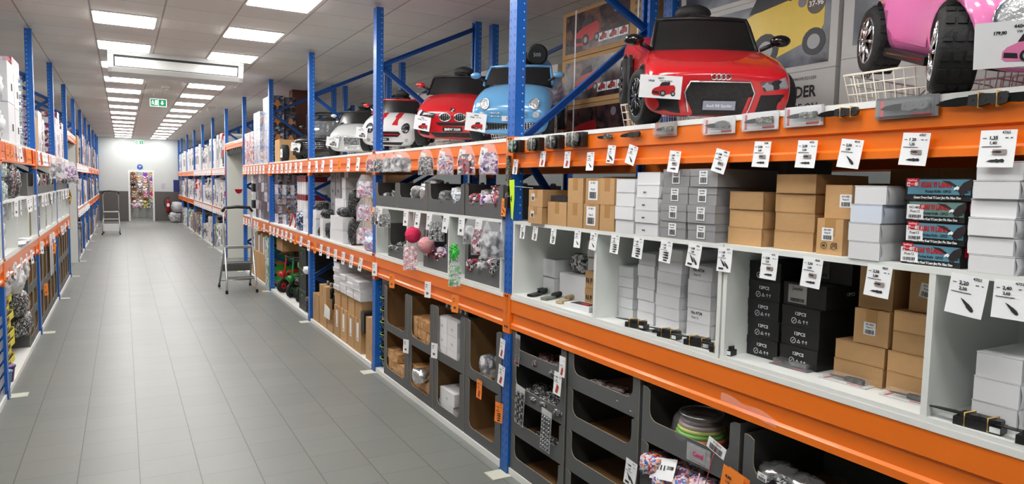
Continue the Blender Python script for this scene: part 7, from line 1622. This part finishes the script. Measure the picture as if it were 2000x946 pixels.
for i in range(5, len(LY)-1):
    y0, y1 = LY[i], LY[i+1]; bn = 'left ' + BAYL[i].replace('the ', '')
    fill('L', y0, y1, ZT, .9, .5, .8, .3, .55, [app, toyD, app3, redw if False else kpr, toyR], bn, 'top shelf', 'stored_box', 'box', 'tall printed')
    fill('L', y0, y1, ZM, .82, .35, .7, .3, .5, [app, app2, toyD, app3], bn, 'middle shelf', 'shelf_box', 'box', 'upright printed')
    fill('L', y0, y1, .046, .82, .35, .75, .35, .6, [app3, toyD, kpr, app], bn, 'floor board', 'stock_box', 'box', 'dark printed')
    for zz, zn in ((2.13, 'top'), (1.12, 'middle')):
        if i < 7:
            for k in range(7): price_tag('L', y0+.15+.36*k, zz, .07, .14, f'white price tag, {NTH[k]} on the {zn} beam, {bn}', -.012, radians(rnd.uniform(-8, 12)), 0, 0, None, (), '', 0, f'price tags, {zn} beam, {bn}', 1)
# blue crate and grey sacks at the far end of the right rack
t = thing('blue_notice_board', 'dark blue board on the right rack end near the far wall', 'board', Matrix.Translation((1.98, 33.4, 1.3))); MB().box(-.07, .16, 0, .06, 0, .5).build('panel', mat('navy', rgb(24, 40, 110), .4), t); MB().box(-.08, .17, -.01, .0, .48, .52).build('rim', blue_m, t)
for k in range(4): pack('grey_sack', 'sack', P('R', 33.55-.62*(k % 2), -.2+.1*(k//2), .0+.44*(k//2)), .55, .5, .42, patchmat('sack_film', [rgb(165, 165, 170), rgb(205, 205, 210), rgb(120, 120, 126)], 8, .3, kind='noise', bump=1), f'grey plastic sack, {["near lower", "far lower", "near upper", "far upper"][k]} at the right rack end', 'grey sacks by the extinguisher', seed=k)

# ================================================================ step ladders
def ladder(x, y, yaw, label, sc_=1, pz=(.3, .42), pm=None):
    t = thing('step_ladder', label, 'step ladder', Matrix.Translation((x, y, 0)) @ Matrix.Rotation(yaw, 4, 'Z') @ Matrix.Scale(sc_, 4))
    W_ = .225
    for sx in (-1, 1):   # front rail rising into the handle hoop
        MB().tube([(sx*(W_+.01), 0, .03), (sx*W_, .1, .25), (sx*(W_-.005), .3, .74)], .016, 10).build('front_rail', alu, t)
        MB().tube([(sx*(W_+.03), .86, .03), (sx*(W_-.01), .36, .74)], .016, 10).build('rear_rail', mat('rail_grey', (.42, .43, .42), .4, .7), t)
        for yy, xx in ((0, W_+.01), (.86, W_+.03)): MB().lathe([(.021, 0), (.021, .05), (.018, .055)], (sx*xx, yy, 0), 'z', 12).build('rubber_foot', black, t)
        MB().lathe([(.02, -.012), (.02, .012)], (0, 0, 0), 'x', 12).build('hinge', black, t, Matrix.Translation((sx*W_, .31, .72)))
    MB().tube([(-W_+.005, .3, .7), (-W_, .42, 1.2), (-W_+.01, .45, 1.33), (-W_+.06, .46, 1.39), (0, .46, 1.4), (W_-.06, .46, 1.39), (W_-.01, .45, 1.33), (W_, .42, 1.2), (W_-.005, .3, .7)], .0155, 10).build('handle_hoop', alu, t)
    MB().tube([(-W_-.015, .45, 1.33), (-W_+.03, .46, 1.4), (0, .46, 1.415), (W_-.03, .46, 1.4), (W_+.015, .45, 1.33)], .028, 10).build('handle_grip', black, t)
    for k, (z, yy) in enumerate(((.235, .1), (.485, .2), (.735, .3))):
        s_ = MB().box(-W_+.012, W_-.012, yy-.02, yy+(.14 if k < 2 else .22), z-.014, z+.014); s_.build('step', alu, t)
        mb = MB(); 
        for q in range(4): mb.box(-W_+.02, W_-.02, yy-.012+.03*q, yy+.002+.03*q, z+.014, z+.018)
        mb.box(-W_+.02, W_-.02, yy-.024, yy-.02, z-.012, z+.0)
        mb.build('tread_ribs', mat('tread_dark', rgb(70, 72, 72), .6), t)
    MB().box(-W_-.0, W_+.0, .62 if not pm else .8, .635 if not pm else .815, pz[0], pz[1]).build('rear_brace_panel', pm or mat('panel_grey', rgb(100, 104, 100), .5, .3), t)
    MB().tube([(-W_-.02, .78, .12), (W_+.02, .78, .12)], .009, 8).build('rear_bar', steel, t)
    return t
ladder(1.69, 12.13, 0, 'aluminium step ladder with black grip near the right rack passage')
ladder(-.36, 26.95, pi, 'aluminium step ladder standing further down by the left rack', 1, (.12, .36), mat('panel_white', rgb(225, 228, 230), .4))

# left bay nearest the camera (only its far edge shows in the photo)
for i, (a_, b_) in enumerate(((4.35, 6.99),)):
    cubby('L', a_, b_, [5.2, 6.1], ZM+.001, .478, .45, 'white cubby shelf unit on the left rack, nearest the camera')
    for k in range(5): tray('L', a_+.52*k+.01, a_+.52*(k+1)-.01, .02, ZC, .25, .4, .1, f'grey tray on the left cubby shelf, {NTH[k]} from the camera in the camera-side bay', 'grey trays on the camera-side left cubby')
    for k in range(5): gl('white_box', 'box', a_+.52*k+.02, a_+.52*k+.45, .04, ZL+.001, .4+.1*(k % 2), .4, wbox, f'white box, {NTH[k]} from the camera on the camera-side left top shelf', 'white boxes on the camera-side left top shelf')
    for k in range(3): gl('carton', 'box', a_+.55*k+.02, a_+.55*k+.5, .06, .046, .5+.1*(k % 2), .4, kraft, f'brown carton, {NTH[k]} from the camera on the camera-side left floor board', 'cartons on the camera-side left floor board', style='carton', tape=True)
